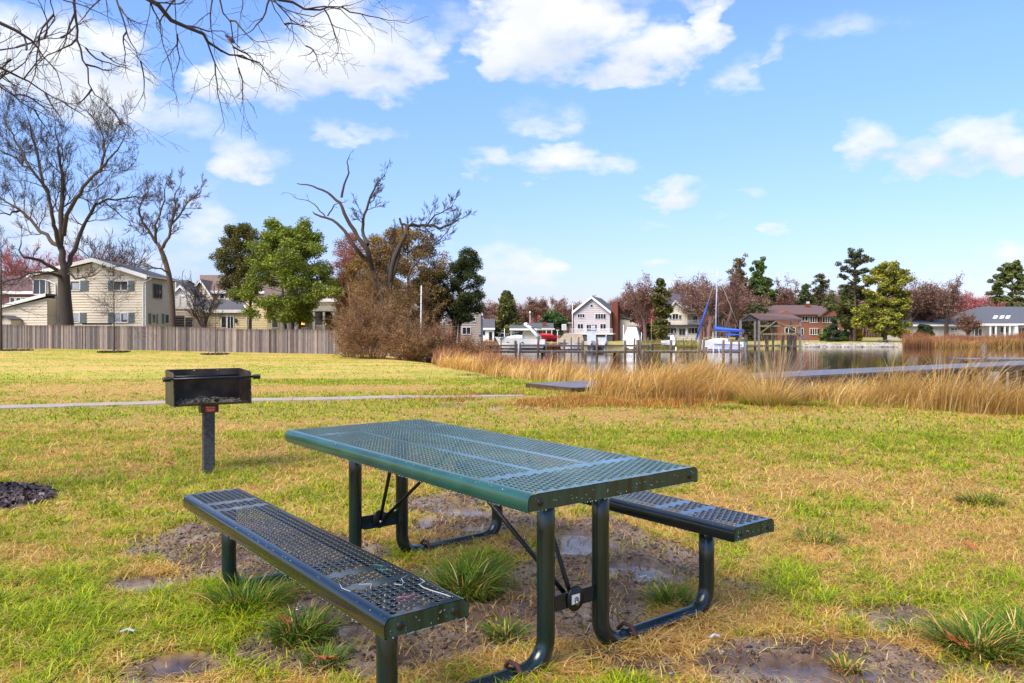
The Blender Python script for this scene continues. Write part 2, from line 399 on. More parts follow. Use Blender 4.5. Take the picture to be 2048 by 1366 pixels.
# ------------------------------------------------------------------ the ground: one sheet from under the camera to the horizon
def make_ground():
    th = np.concatenate([np.linspace(-180, -62, 40)[:-1], np.linspace(-62, 62, 560)[:-1], np.linspace(62, 180, 40)[:-1]])
    th = np.radians(th); nt_ = len(th)
    r = [0.25]
    while r[-1] < 24: r.append(r[-1] * 1.011 + .002)
    while r[-1] < 150: r.append(r[-1] * 1.018)
    while r[-1] < 5000: r.append(r[-1] * 1.12)
    r = np.array(r); Rr, Th = np.meshgrid(r, th, indexing='ij')
    X = Rr*np.sin(Th); Y = Rr*np.cos(Th)
    Z = gz(X, Y)
    mud, wet, mulch, green = fields(X, Y)
    near = sst(14, 6, Rr)
    Z = Z + near*((fbm(X, Y, 9, 21)-.5)*.035*(1-wet)*(.4+mud) - .012*wet*mud) + .02*mulch*near*(1+ (fbm(X, Y, 14, 4)-.5)*2)
    V = np.stack([X, Y, Z], -1).reshape(-1, 3)
    n = len(r)
    i = np.arange(n-1)[:, None]; j = np.arange(nt_)[None, :]; j2 = (j+1) % nt_
    F = np.stack([(i*nt_+j), (i*nt_+j2), ((i+1)*nt_+j2), ((i+1)*nt_+j)], -1).reshape(-1, 4)[:, ::-1]
    V = np.vstack([V, [[0, 0, 0]]]); c = len(V)-1
    cap = np.stack([np.arange(nt_), (np.arange(nt_)+1) % nt_, np.full(nt_, c)], -1)[:, ::-1]
    soil = np.array(rgb(84, 66, 54, .9)); soil2 = np.array(rgb(138, 120, 106, .9)); strw = np.array(rgb(200, 164, 92)); gr = np.array(rgb(138, 140, 34)); thatch = np.array(rgb(160, 124, 68))
    gr2 = np.array(rgb(154, 156, 46))
    m = mud[..., None]; g = green[..., None]; w = wet[..., None]
    k = np.clip((fbm(X, Y, 5, 31)-.5)*2.2+.5, 0, 1)[..., None]
    s = soil*(1-k) + soil2*k
    farl = sst(9, 26, Rr)[..., None]
    tuft = (strw*(1-g) + gr2*g)*farl + (thatch*(1-.6*g) + gr*.6*g)*(1-farl)
    C = tuft*(1-m) + s*m
    C = C*(1-mulch[..., None]) + np.array(rgb(66, 52, 50))*mulch[..., None]
    sd = sdist(X, Y)
    bank = sst(-5, -1, sd)[..., None]*(Y < 80)[..., None]
    C = C*(1-bank) + np.array(rgb(96, 80, 58))*bank
    under = (sd > -.2)[..., None]; C = np.where(under, np.array(rgb(70, 62, 48)), C)
    farg = (sst(85, 92, Y)*(sd < -.2))[..., None]
    fgc = np.array(rgb(142, 142, 62))*(1-k) + np.array(rgb(168, 150, 92))*k
    C = C*(1-farg) + fgc*farg
    C = np.vstack([C.reshape(-1, 3), C[0, :1]])
    o = None
    M = mat('lawn_soil', (1, 1, 1), .85, .22, 22, .7, 60, attr=True, spec=.3)
    t = M.node_tree; b = t.nodes['Principled BSDF']
    at_ = t.nodes.new('ShaderNodeAttribute'); at_.attribute_name = 'Wet'
    mr_ = t.nodes.new('ShaderNodeMapRange'); mr_.inputs['To Min'].default_value = .8; mr_.inputs['To Max'].default_value = .12
    t.links.new(at_.outputs['Fac'], mr_.inputs['Value']); t.links.new(mr_.outputs[0], b.inputs['Roughness'])
    for n_ in t.nodes:
        if n_.bl_idname == 'ShaderNodeBump':
            iv = t.nodes.new('ShaderNodeMath'); iv.operation = 'MULTIPLY_ADD'
            iv.inputs[1].default_value = -.72; iv.inputs[2].default_value = .75
            t.links.new(at_.outputs['Fac'], iv.inputs[0]); t.links.new(iv.outputs[0], n_.inputs['Strength'])
    o = np_obj('ground', V, [F, cap], M, col=C, smooth=True)
    a = o.data.attributes.new('Wet', 'FLOAT', 'POINT')
    wv = np.clip(wet*.95 + mud*.62*np.clip((fbm(X, Y, 2.2, 91)-.4)*3.0, 0, 1), 0, 1)
    a.data.foreach_set('value', np.append(wv.ravel(), 0).astype(np.float32))
    tag(o, 'damp lawn with bare muddy patches reaching to the creek', None, None, 'structure')
    return o
make_ground()

wm = mat('creek_water', rgb(60, 60, 44, .55), .05, .1, 2, 0, spec=.5)
t = wm.node_tree; b = t.nodes['Principled BSDF']; b.inputs['IOR'].default_value = 1.33
wt = t.nodes.new('ShaderNodeTexCoord'); wmap = t.nodes.new('ShaderNodeMapping'); wmap.inputs['Scale'].default_value = (1.0, 1.6, 1)
t.links.new(wt.outputs['Object'], wmap.inputs[0])
wnz = t.nodes.new('ShaderNodeTexNoise'); wnz.inputs['Scale'].default_value = 1.6; wnz.inputs['Detail'].default_value = 3
t.links.new(wmap.outputs[0], wnz.inputs['Vector'])
wb = t.nodes.new('ShaderNodeBump'); wb.inputs['Strength'].default_value = .12; wb.inputs['Distance'].default_value = .05
t.links.new(wnz.outputs['Fac'], wb.inputs['Height']); t.links.new(wb.outputs[0], b.inputs['Normal'])
o = np_obj('water', [(-40, 2, WZ), (240, 2, WZ), (240, 112, WZ), (-40, 112, WZ)], np.array([[0, 1, 2, 3]]), wm)
tag(o, 'still dark creek water reflecting the far bank', None, None, 'structure')

# walk
def ribbon(name, pts, w, h, m, zf=gz, lift=.02):
    mb = MB(); pts = [Vector(p) for p in pts]; L_, R_ = [], []
    for i, p in enumerate(pts):
        d = (pts[min(i+1, len(pts)-1)] - pts[max(i-1, 0)]).normalized(); n = Vector((-d.y, d.x))
        ww = w[i] if isinstance(w, list) else w
        L_.append(p + n*ww/2); R_.append(p - n*ww/2)
    vs = []
    for a, b_ in zip(L_, R_):
        z1 = float(zf(a.x, a.y)) + lift; z2 = float(zf(b_.x, b_.y)) + lift; z = max(z1, z2)
        vs += [(a.x, a.y, z), (b_.x, b_.y, z), (a.x, a.y, z-h), (b_.x, b_.y, z-h)]
    fs = []
    for i in range(len(pts)-1):
        k = i*4; fs += [(k, k+1, k+5, k+4), (k, k+4, k+6, k+2), (k+1, k+3, k+7, k+5)]
    mb.add(vs, fs); return mb.build(name, m)
wp = []
for (a, b_) in zip(WALK[:-1], WALK[1:]):
    for k in range(6): wp.append(Vector(a).lerp(Vector(b_), k/6))
wp.append(Vector(WALK[-1]))
ww = [.50 - .36*max(0, (i/len(wp) - .72))/.28 for i in range(len(wp))]
m_conc = mat('pale_concrete', rgb(188, 172, 160, .68), .8, .12, 4, .3, 60)
o = ribbon('path', wp, ww, .1, m_conc); tag(o, 'narrow pale concrete walk crossing the lawn', None, None, 'structure')

# ------------------------------------------------------------------ grass
rs = np.random.RandomState(3)
PAL_G = np.array([rgb(146,166,10), rgb(166,180,14), rgb(106,138,10), rgb(188,194,24), rgb(130,154,12)])
PAL_S = np.array([rgb(224,184,106), rgb(204,160,84), rgb(236,208,142), rgb(178,132,70), rgb(214,170,84)])
PAL_Y = np.array([rgb(194,182,36), rgb(210,194,44), rgb(172,168,30), rgb(220,204,60), rgb(198,178,44)])
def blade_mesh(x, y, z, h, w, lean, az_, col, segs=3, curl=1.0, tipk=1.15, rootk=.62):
    """bent tapering blades; returns V, F list, C"""
    n = len(x); dx, dy = np.cos(az_), np.sin(az_)
    fa = az_ + np.pi/2 + rs.uniform(-.6, .6, n); wx, wy = np.cos(fa), np.sin(fa)
    Vs = []; Cs = []
    for i in range(segs + 1):
        t_ = i / segs
        out = h*lean*t_**(1+curl*.7); up = h*(t_ - .42*np.clip(lean, 0, 1.4)*t_**2.2)
        px = x + dx*out; py = y + dy*out; pz = z + up
        hw = w*.5*(1 - t_)**.7 if i < segs else 0
        c = col*(rootk + (tipk - rootk)*t_)  # roots painted darker than tips, standing for shade between the blades
        if i < segs:
            Vs += [np.stack([px - wx*hw, py - wy*hw, pz], -1), np.stack([px + wx*hw, py + wy*hw, pz], -1)]; Cs += [c, c]
        else:
            Vs += [np.stack([px, py, pz], -1)]; Cs += [c]
    m_ = 2*segs + 1
    V = np.stack(Vs, 1).reshape(-1, 3); C = np.stack(Cs, 1).reshape(-1, 3)
    base = (np.arange(n)*m_)[:, None]
    Fq = [base + np.array([[2*i, 2*i+1, 2*i+3, 2*i+2]]) for i in range(segs-1)]
    Ft = base + np.array([[2*segs-2, 2*segs-1, 2*segs]])
    return V, (np.concatenate(Fq) if Fq else np.zeros((0, 4), int)), Ft, C
def join_blades(parts):
    V = []; Q = []; T = []; C = []; b_ = 0
    for (v, q, t_, c) in parts:
        V.append(v); Q.append(q + b_); T.append(t_ + b_); C.append(c); b_ += len(v)
    return np.vstack(V), [np.vstack(Q), np.vstack(T)], np.vstack(C)
m_grass = mat('grass_blades', (1, 1, 1), .55, .06, 2, attr=True, spec=.3, trans=.3)

def scatter(n, y0, y1, half=1.15):
    """n points between two distances, uniform over the ground, inside a wedge wider than the view"""
    y = np.sqrt(rs.uniform(y0**2, y1**2, n)); x = rs.uniform(-half, half, n)*y; return x, y
TP = (-.2166, 3.1342, -.9086)   # table position and turn
def lawn_blades(n, y0, y1, hm, wm_, segs, clump):
    x, y = scatter(n, y0, y1)
    # gather into clumps
    k = clump; x = x + (rs.rand(n)-.5)*k; y = y + (rs.rand(n)-.5)*k
    mud, wet, mulch, green = fields(x, y)
    cl = fbm(x, y, 6.0, 44, 3)
    keep = rs.rand(n) < (1 - mud*.93)*(1-wet)*(1-mulch)*np.clip(.55 + (cl-.35)*1.8, .25, 1)
    keep &= walkd(x, y) > .25*rs.uniform(.8, 1.05, n) + .02
    keep &= sdist(x, y) < -3.0
    x, y, green, cl, mud = x[keep], y[keep], green[keep], cl[keep], mud[keep]; n = len(x)
    r = rs.rand(n)
    isg = r < np.clip(green*1.15 - .14, .02, .86)
    isy = (~isg) & (rs.rand(n) < .62*np.clip(green*1.6+.15, 0, 1))
    col = PAL_S[rs.randint(0, 5, n)]
    col[isy] = PAL_Y[rs.randint(0, 5, isy.sum())]; col[isg] = PAL_G[rs.randint(0, 5, isg.sum())]
    col = col*rs.uniform(.75, 1.2, (n, 1))
    h = hm*rs.uniform(.5, 1.35, n)*(.65 + .8*green*np.clip(cl*1.6, .4, 1.4)); h[~isg] *= .75
    h *= (1 - .4*mud)
    lean = rs.uniform(.5, 1.7, n); lean[~(isg | isy)] += .7
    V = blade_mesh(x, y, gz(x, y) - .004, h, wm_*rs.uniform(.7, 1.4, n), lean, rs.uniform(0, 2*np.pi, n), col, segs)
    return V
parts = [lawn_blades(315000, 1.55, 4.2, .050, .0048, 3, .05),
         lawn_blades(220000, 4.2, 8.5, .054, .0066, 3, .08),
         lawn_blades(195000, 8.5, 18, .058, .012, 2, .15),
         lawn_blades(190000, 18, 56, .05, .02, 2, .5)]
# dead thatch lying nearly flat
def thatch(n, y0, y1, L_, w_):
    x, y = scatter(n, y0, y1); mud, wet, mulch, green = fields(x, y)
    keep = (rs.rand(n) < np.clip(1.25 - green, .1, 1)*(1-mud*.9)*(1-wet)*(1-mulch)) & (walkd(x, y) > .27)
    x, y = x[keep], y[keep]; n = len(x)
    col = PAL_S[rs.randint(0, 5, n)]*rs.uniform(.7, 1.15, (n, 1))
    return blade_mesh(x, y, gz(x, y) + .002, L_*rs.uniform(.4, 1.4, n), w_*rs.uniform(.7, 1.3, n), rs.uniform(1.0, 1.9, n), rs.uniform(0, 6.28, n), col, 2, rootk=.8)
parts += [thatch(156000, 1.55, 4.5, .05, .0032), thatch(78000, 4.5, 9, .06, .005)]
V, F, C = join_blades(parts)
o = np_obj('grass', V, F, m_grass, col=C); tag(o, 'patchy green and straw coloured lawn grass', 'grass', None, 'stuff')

PAL_T = np.array([rgb(104,134,20), rgb(86,120,20), rgb(126,150,30), rgb(72,104,18), rgb(96,128,30)])
def tuft(px, py, r, n, h, label, pal=PAL_T, straw=.1, flat=.5):
    r = r*1.25; n = int(n*1.3); h = h*.85
    cx, cy = gxy(px, py); a = rs.uniform(0, 6.28, n); q = r*.45*np.sqrt(rs.rand(n))
    x = cx + np.cos(a)*q; y = cy + np.sin(a)*q
    az_ = a + rs.normal(0, .5, n); col = pal[rs.randint(0, 5, n)]*rs.uniform(.7, 1.2, (n, 1))
    s_ = rs.rand(n) < straw; col[s_] = PAL_S[rs.randint(0, 5, s_.sum())]
    hh = h*rs.uniform(.45, 1.25, n)
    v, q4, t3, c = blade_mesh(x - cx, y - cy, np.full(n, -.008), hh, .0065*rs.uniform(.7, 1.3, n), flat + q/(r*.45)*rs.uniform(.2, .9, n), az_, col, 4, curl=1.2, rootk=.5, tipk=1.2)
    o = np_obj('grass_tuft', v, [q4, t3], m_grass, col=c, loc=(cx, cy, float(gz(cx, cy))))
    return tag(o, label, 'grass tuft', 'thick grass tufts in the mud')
tuft(925, 1185, .26, 620, .17, 'largest bright green tuft, in the mud under the table between the frames')
tuft(955, 1150, .2, 300, .15, 'green tuft rising behind the big one under the tabletop')
tuft(490, 1215, .24, 420, .16, 'grass tuft growing round the foot of the far left bench leg')
tuft(600, 1270, .2, 300, .12, 'loose grass tuft in front of the left bench, beside a red leaf')
tuft(1010, 1275, .1, 170, .09, 'small low green tuft on bare mud under the near end of the table')
tuft(1345, 1205, .13, 260, .11, 'dark green tuft beside the right ground rail of the near frame')
tuft(1955, 1300, .22, 700, .14, 'dense dark green tuft beside the orange leaf at lower right', straw=.2)
tuft(2035, 1275, .18, 400, .13, 'green tuft cut by the right edge of the picture')
tuft(1690, 1335, .09, 130, .06, 'small brownish tuft standing in the puddle at lower right', straw=.5)
tuft(1820, 1265, .12, 160, .06, 'bright low tuft just left of the dense dark green one')
tuft(680, 1205, .08, 60, .05, 'tiny green sprig on the mud under the left bench')
tuft(1960, 1010, .22, 260, .12, 'green tuft at the edge of the straw patch on the right')
tuft(1640, 1080, .2, 220, .1, 'green tuft in straw grass right of the near right bench end')
tuft(650, 1325, .13, 160, .08, 'short tuft at the bottom of the mud beside the near bench leg')

for (px, py, r_, n_, lb) in [(1075,1345,.16,260,'dry straw tuft hiding the foot of the near left table leg'), (1225,1305,.14,200,'dry straw tuft at the foot of the near right table leg'), (1400,1238,.17,260,'dry straw tuft burying the bend of the right bench leg'), (985,1108,.15,200,'dry straw tuft at the far frame below the right bench'), (1300,1290,.14,160,'flattened straw tuft along the right ground rail')]:
    o_ = tuft(px, py, r_, n_, .075, lb, PAL_S*.9, .3, 1.0); o_['group'] = 'dry straw tufts round the table feet'
# clods, grit and rotting bits on the bare soil
def crumbs(n):
    x, y = scatter(n, 1.5, 6.5); mud, wet, mulch, green = fields(x, y)
    k = (rs.rand(n) < mud*.95 + .02) & (wet < .6); x, y = x[k], y[k]; n = len(x)
    s_ = .0035 + .010*rs.rand(n)**4; P = np.stack([x, y, gz(x, y) + (fbm(x, y, 9, 21)-.5)*.035*1.4 + s_*.2], -1)
    O = np.array([(1,0,0),(0,1,0),(-1,0,0),(0,-1,0),(0,0,1),(0,0,-1)], float)
    an = rs.uniform(0, 6.28, n); ca, sa = np.cos(an), np.sin(an); st = rs.uniform(.6, 1.6, (n, 1))
    J = O[None]*s_[:, None, None]*rs.uniform(.6, 1.3, (n, 6, 1)); J[..., 0] *= st
    V = np.stack([J[..., 0]*ca[:, None] - J[..., 1]*sa[:, None], J[..., 0]*sa[:, None] + J[..., 1]*ca[:, None], J[..., 2]*.7], -1) + P[:, None]
    T_ = np.array([(0,1,4),(1,2,4),(2,3,4),(3,0,4),(1,0,5),(2,1,5),(3,2,5),(0,3,5)])
    F = (np.arange(n)*6)[:, None, None] + T_[None]
    pal = np.array([rgb(92,74,60), rgb(70,54,44), rgb(122,104,88), rgb(84,70,60), rgb(150,132,112), rgb(104,70,44)])
    C = np.repeat(pal[rs.choice(6, n, p=[.3,.3,.15,.17,.03,.05])]*rs.uniform(.6, 1.2, (n, 1)), 6, 0)
    return tag(np_obj('soil_crumbs', V.reshape(-1, 3), F.reshape(-1, 3), m_mulch, col=C), 'crumbs of dark wet soil and grit on the bare patches', 'soil crumbs', None, 'stuff')
def twigs(n):
    x, y = scatter(n, 1.6, 5.5); mud, wet, mulch, green = fields(x, y); k = rs.rand(n) < mud; x, y = x[k], y[k]; n = len(x)
    col = np.array([rgb(150,110,66), rgb(96,70,48), rgb(196,160,104), rgb(120,60,34)])[rs.randint(0, 4, n)]*rs.uniform(.6, 1.1, (n, 1))
    v, q, t3, c = blade_mesh(x, y, gz(x, y) + .012, rs.uniform(.015, .07, n), rs.uniform(.002, .006, n), rs.uniform(1.5, 2.3, n), rs.uniform(0, 6.28, n), col, 2, rootk=.9)
    return tag(np_obj('dead_bits', v, [q, t3], m_grass, col=c), 'broken straw and leaf bits trodden into the mud', 'debris', None, 'stuff')
# mulch chips round the tree just outside the frame
def mulch_disc(name, cx, cy, rx, ry, n, size, label, parent=None):
    a = rs.uniform(0, 6.28, n); q = np.sqrt(rs.rand(n)); x = cx + np.cos(a)*q*rx*1.0; y = cy + np.sin(a)*q*ry*1.0
    z = gz(x, y) + .012 + rs.rand(n)*.02
    l = size*rs.uniform(.5, 1.5, n); w_ = l*rs.uniform(.25, .6, n); an = rs.uniform(0, 6.28, n); tl = rs.normal(0, .35, n)*l
    ux, uy = np.cos(an), np.sin(an)
    P = np.stack([x, y, z], -1)
    A = np.stack([ux*l/2, uy*l/2, tl/2], -1); B = np.stack([-uy*w_/2, ux*w_/2, rs.normal(0, .3, n)*w_], -1)
    V = np.stack([P-A-B, P+A-B, P+A+B, P-A+B], 1).reshape(-1, 3)
    F = (np.arange(n)*4)[:, None] + np.arange(4)[None]
    c = np.array(rgb(72, 56, 54))*rs.uniform(.4, 1.6, (n, 1)); C = np.repeat(c, 4, 0)
    return tag(np_obj(name, V, F, m_mulch, col=C), label, 'mulch', None, 'stuff')
m_mulch = mat('bark_mulch', (1, 1, 1), .5, .1, 5, attr=True)
crumbs(115000); twigs(21000)
mulch_disc('mulch', MULCH[0], MULCH[1], MULCH[2]*.99, MULCH[3]*.99, 7000, .026, 'dark wet bark mulch at the left edge of the lawn')
# ------------------------------------------------------------------ picnic table
def coat(name, col, spots=.5):
    m = mat(name, col, .2, .25, 5, .12, 140, spec=.6, coat=.45, col2=tuple(v*1.6 for v in col), bump_dist=.002)
    t = m.node_tree; b = t.nodes['Principled BSDF']
    nz = t.nodes.new('ShaderNodeTexNoise'); nz.inputs['Scale'].default_value = 7; nz.inputs['Detail'].default_value = 5
    mp = t.nodes.new('ShaderNodeMapRange'); mp.inputs['From Min'].default_value = .35; mp.inputs['From Max'].default_value = .65
    mp.inputs['To Min'].default_value = .10; mp.inputs['To Max'].default_value = .34
    t.links.new(nz.outputs['Fac'], mp.inputs['Value']); t.links.new(mp.outputs[0], b.inputs['Roughness'])
    return m
m_top = coat('green_plastisol', rgb(34, 76, 64, .75))  # base paler than the benches, wet sky sheen put into the colour
m_bench = coat('dark_green_plastisol', rgb(12, 24, 30, .55))
m_pipe = mat('green_pipe', rgb(8, 32, 35, .6), .26, .5, 9, .25, 90, spec=.6, coat=.25, col2=rgb(16, 52, 54, .55), stretch=(1, 1, .25), bump_dist=.003)
m_black = mat('black_iron', rgb(24, 24, 26, .7), .35, .3, 20, .2, 90)
m_rust = mat('rusty_iron', rgb(92, 52, 44, .6), .8, .4, 30, .5, 90)
m_steel = mat('steel', rgb(150, 150, 150), .3, .2, 10, metal=1)
def streaky(name, a, b_):
    """end plates where the coating has worn in vertical runs"""
    m = mat(name, a, .25, .2, 30, .1, 60, coat=.25, col2=b_, stretch=(1, 1, .16))
    return m
m_end = streaky('streaked_green', rgb(7, 32, 30, .6), rgb(44, 88, 82, .55))

def perf(x0, x1, y0, y1, px=.0262, py=.0226, rad=.0088, z=0.0, th=.0018):
    """perforated sheet: staggered octagon holes with real depth"""
    nx = max(1, round((x1-x0)/px)); ny = max(1, round((y1-y0)/py)); px = (x1-x0)/nx; py = (y1-y0)/ny
    cs = []; solids = []
    for j in range(ny):
        yc = y0 + (j+.5)*py
        if j % 2: cs += [(x0 + (i+1)*px, yc) for i in range(nx-1)]; solids += [(x0, x0+px/2, yc-py/2, yc+py/2), (x1-px/2, x1, yc-py/2, yc+py/2)]
        else: cs += [(x0 + (i+.5)*px, yc) for i in range(nx)]
    cs = np.array(cs); n = len(cs)
    ang = np.arange(8)*pi/4
    hx, hy = px/2, py/2
    outer = np.array([(hx,0),(hx,hy),(0,hy),(-hx,hy),(-hx,0),(-hx,-hy),(0,-hy),(hx,-hy)])
    inner = np.stack([np.cos(ang), np.sin(ang)], -1)*rad
    blk = np.zeros((n, 24, 3)); blk[:, 0:8, :2] = cs[:, None]+outer; blk[:, 8:16, :2] = cs[:, None]+inner; blk[:, 16:24, :2] = cs[:, None]+inner
    blk[:, :16, 2] = z; blk[:, 16:, 2] = z - th
    k = np.arange(8); k2 = (k+1) % 8
    f = np.concatenate([np.stack([k, k2, 8+k2, 8+k], -1), np.stack([8+k, 8+k2, 16+k2, 16+k], -1)])
    F = (np.arange(n)*24)[:, None, None] + f[None]
    V = blk.reshape(-1, 3); F = F.reshape(-1, 4)
    return V, F, solids

def deck(L_, W_, blocks, edge, solidx=()):
    """blocks = perforated rectangles; everything else inside the outline is plain sheet"""
    V = []; F = []; b_ = 0; rects = []
    for (x0, x1, y0, y1) in blocks:
        v, f, so = perf(x0, x1, y0, y1); V.append(v); F.append(f + b_); b_ += len(v); rects += so
    rects += list(solidx)
    for (x0, x1, y0, y1) in rects:
        V.append(np.array([(x0, y0, 0), (x1, y0, 0), (x1, y1, 0), (x0, y1, 0)])); F.append(np.array([[0, 1, 2, 3]]) + b_); b_ += 4
    # rolled long edges
    prof = [(W_/2-edge, 0)]
    r = .022
    for k in range(1, 7):
        a = k/6*pi/2; prof.append((W_/2 - r + r*sin(a), -r + r*cos(a)))
    prof += [(W_/2, -.05), (W_/2-.004, -.054), (W_/2-.012, -.054)]
    for sgn in (1, -1):
        m_ = len(prof); v = []
        for xx in (-L_/2, L_/2):
            for (yy, zz) in prof: v.append((xx, sgn*yy, zz))
        f = [(i, i+1, m_+i+1, m_+i) if sgn < 0 else (i+1, i, m_+i, m_+i+1) for i in range(m_-1)]
        V.append(np.array(v)); F.append(np.array(f) + b_); b_ += len(v)
    return np.vstack(V), np.vstack(F)

def smooth_edges(o):
    pass
tbl = empty('picnic_table', (TP[0], TP[1], 0), TP[2], 'dark green perforated steel picnic table with two attached benches', 'picnic table')
TL, TW, TH, BH, BW = 1.831, .762, .6425, .394, .255
e = .03; hx = TL/2 - .014; xb = TL/2 - .262; s = .017; yl = .118
hy = TW/2 - e
blocks = [(-hx, -xb-s, -hy, hy), (xb+s, hx, -hy, hy), (-xb+s, xb-s, -hy, -yl-s*.8), (-xb+s, xb-s, -yl+s*.8, yl-s*.8), (-xb+s, xb-s, yl+s*.8, hy)]
solid = [(-TL/2, -hx, -hy, hy), (hx, TL/2, -hy, hy), (-xb-s, -xb+s, -hy, hy), (xb-s, xb+s, -hy, hy), (-xb+s, xb-s, -yl-s*.8, -yl+s*.8), (-xb+s, xb-s, yl-s*.8, yl+s*.8)]
V, F = deck(TL, TW, blocks, e, solid)
top = np_obj('tabletop', V, F, m_top, tbl, loc=(0, 0, TH))
def end_plate(parent, sx, W_, L_, dz, m, name='end_plate', bp=None):
    mb = MB(); r = .022; pts = []
    for k in range(7):
        a = k/6*pi/2; pts.append((W_/2-.002 - r + r*sin(a), -.002 - r + r*cos(a)))
    prof = pts + [(W_/2-.002, -.05)] ; prof = prof + [(-y, z) for (y, z) in prof[::-1]]
    x = sx*(L_/2 - .004); P = [(x, y, z) for (y, z) in prof]
    mb.poly_ex(P, (sx*.005, 0, 0))
    o = mb.build(name, m, parent, loc=(0, 0, dz)); 
    for sy in (-1, 1):
        b_ = MB(); b_.lathe([(.0001, sx*.004), (.008, sx*.0035), (.0115, sx*.001), (.012, 0)], (0, 0, 0), 12, 'x')
        b_.build('bolt', m_black, bp or o, loc=(sx*(L_/2 + .0012), sy*(W_/2 - .045), -.027))
    return o
for sx in (-1, 1): end_plate(tbl, sx, TW, TL, TH, m_end)
bx = TL/2
for sy in (-1, 1):
    hy = BW/2 - .026; eb = .262; st = .016
    blocks = [(-bx+.014, -bx+eb-st, -hy, hy), (-bx+eb+st, -bx+eb+.115, -hy, hy), (-bx+eb+.115+2*st, bx-eb-.115-2*st, -hy, hy), (bx-eb-.115, bx-eb-st, -hy, hy), (bx-eb+st, bx-.014, -hy, hy)]
    xs = [-bx] + [q for b_ in blocks for q in b_[:2]] + [bx]
    solid = [(xs[i], xs[i+1], -hy, hy) for i in range(0, len(xs), 2)]
    V, F = deck(TL, BW, blocks, .026, solid)
    b_ = np_obj('bench_seat', V, F, m_bench, tbl, loc=(0, sy*.7148, BH))
    b_['label'] = 'left bench seat, nearest to the viewer' if sy < 0 else 'right bench seat behind the table'
    for sx in (-1, 1): end_plate(b_, sx, BW, TL, 0, m_end, bp=b_)
# rain drops hanging along the lower edges and standing on the tops
m_drop = mat('rain_drop', rgb(190, 205, 210), .03, .05, 3, spec=.9); m_drop.node_tree.nodes['Principled BSDF'].inputs['Transmission Weight'].default_value = .85
def drops(parent, L_, W_, n, seed, zt_=0.0):
    r = np.random.RandomState(seed); P = []
    for k in range(n):
        u = r.rand()
        if u < .5: P.append((r.uniform(-L_/2, L_/2), -W_/2 + .003 + r.rand()*.004, -.056))
        elif u < .7: P.append((L_/2 + .001, r.uniform(-W_/2, W_/2)*.95, -.052 + (r.rand() < .3)*r.rand()*.04))
        else: P.append((r.uniform(-L_/2, L_/2), (-W_/2 + .004 + r.rand()*.018), -.004 - .0*r.rand()))
    s_ = r.uniform(.0016, .0036, n); O = np.array([(1,0,0),(0,1,0),(-1,0,0),(0,-1,0),(0,0,1),(0,0,-1.2),(.7,.7,0),(-.7,.7,0),(-.7,-.7,0),(.7,-.7,0)])[[0,6,1,7,2,8,3,9,4,5]]
    V = (np.array(P)[:, None] + O[None]*s_[:, None, None]).reshape(-1, 3); T_ = np.array([(i, (i+1) % 8, 8) for i in range(8)] + [((i+1) % 8, i, 9) for i in range(8)])
    F = (np.arange(n)*10)[:, None, None] + T_[None]
    o = np_obj('rain_drops', V, F.reshape(-1, 3), m_drop, parent, smooth=True); o['kind'] = 'stuff'
drops(top, TL, TW, 520, 1)
for i_, c_ in enumerate([c for c in tbl.children if c.name.startswith('bench_seat')]): drops(c_, TL, BW, 260, 2+i_)
# scribbles scratched on the near end of the left bench
left_seat = [c for c in tbl.children if c.name.startswith('bench_seat')][0]
m_white = mat('white_scratch', rgb(190, 200, 205, .8), .5, .1); m_pink = mat('pink_marker', rgb(196, 90, 160), .5, .1); m_blue_mk = mat('blue_marker', rgb(50, 50, 170), .5, .1)
def scrib(pts, m, w=.0009):
    mb = MB(); mb.tube([(x, y, .0012) for x, y in pts], [w]*len(pts), 5); mb.build('scribble', m, left_seat)
scrib([(.70,.105),(.735,.10),(.745,.075),(.775,.07),(.81,.075),(.85,.085),(.885,.09)], m_white, .0013)
scrib([(.70,.02),(.72,.035),(.70,.05),(.67,.06),(.655,.09)], m_white); scrib([(.62,-.02),(.64,-.06),(.66,-.03),(.69,-.05)], m_white)
scrib([(.80,-.03),(.81,.0),(.815,.03)], m_pink, .0007)
scrib([(.60,-.1),(.64,-.112),(.68,-.105)], m_white)
scrib([(.50,.06),(.53,.075),(.56,.05),(.58,.08)], mat('teal_marker', rgb(90, 190, 170, .6), .5, .1), .0007)

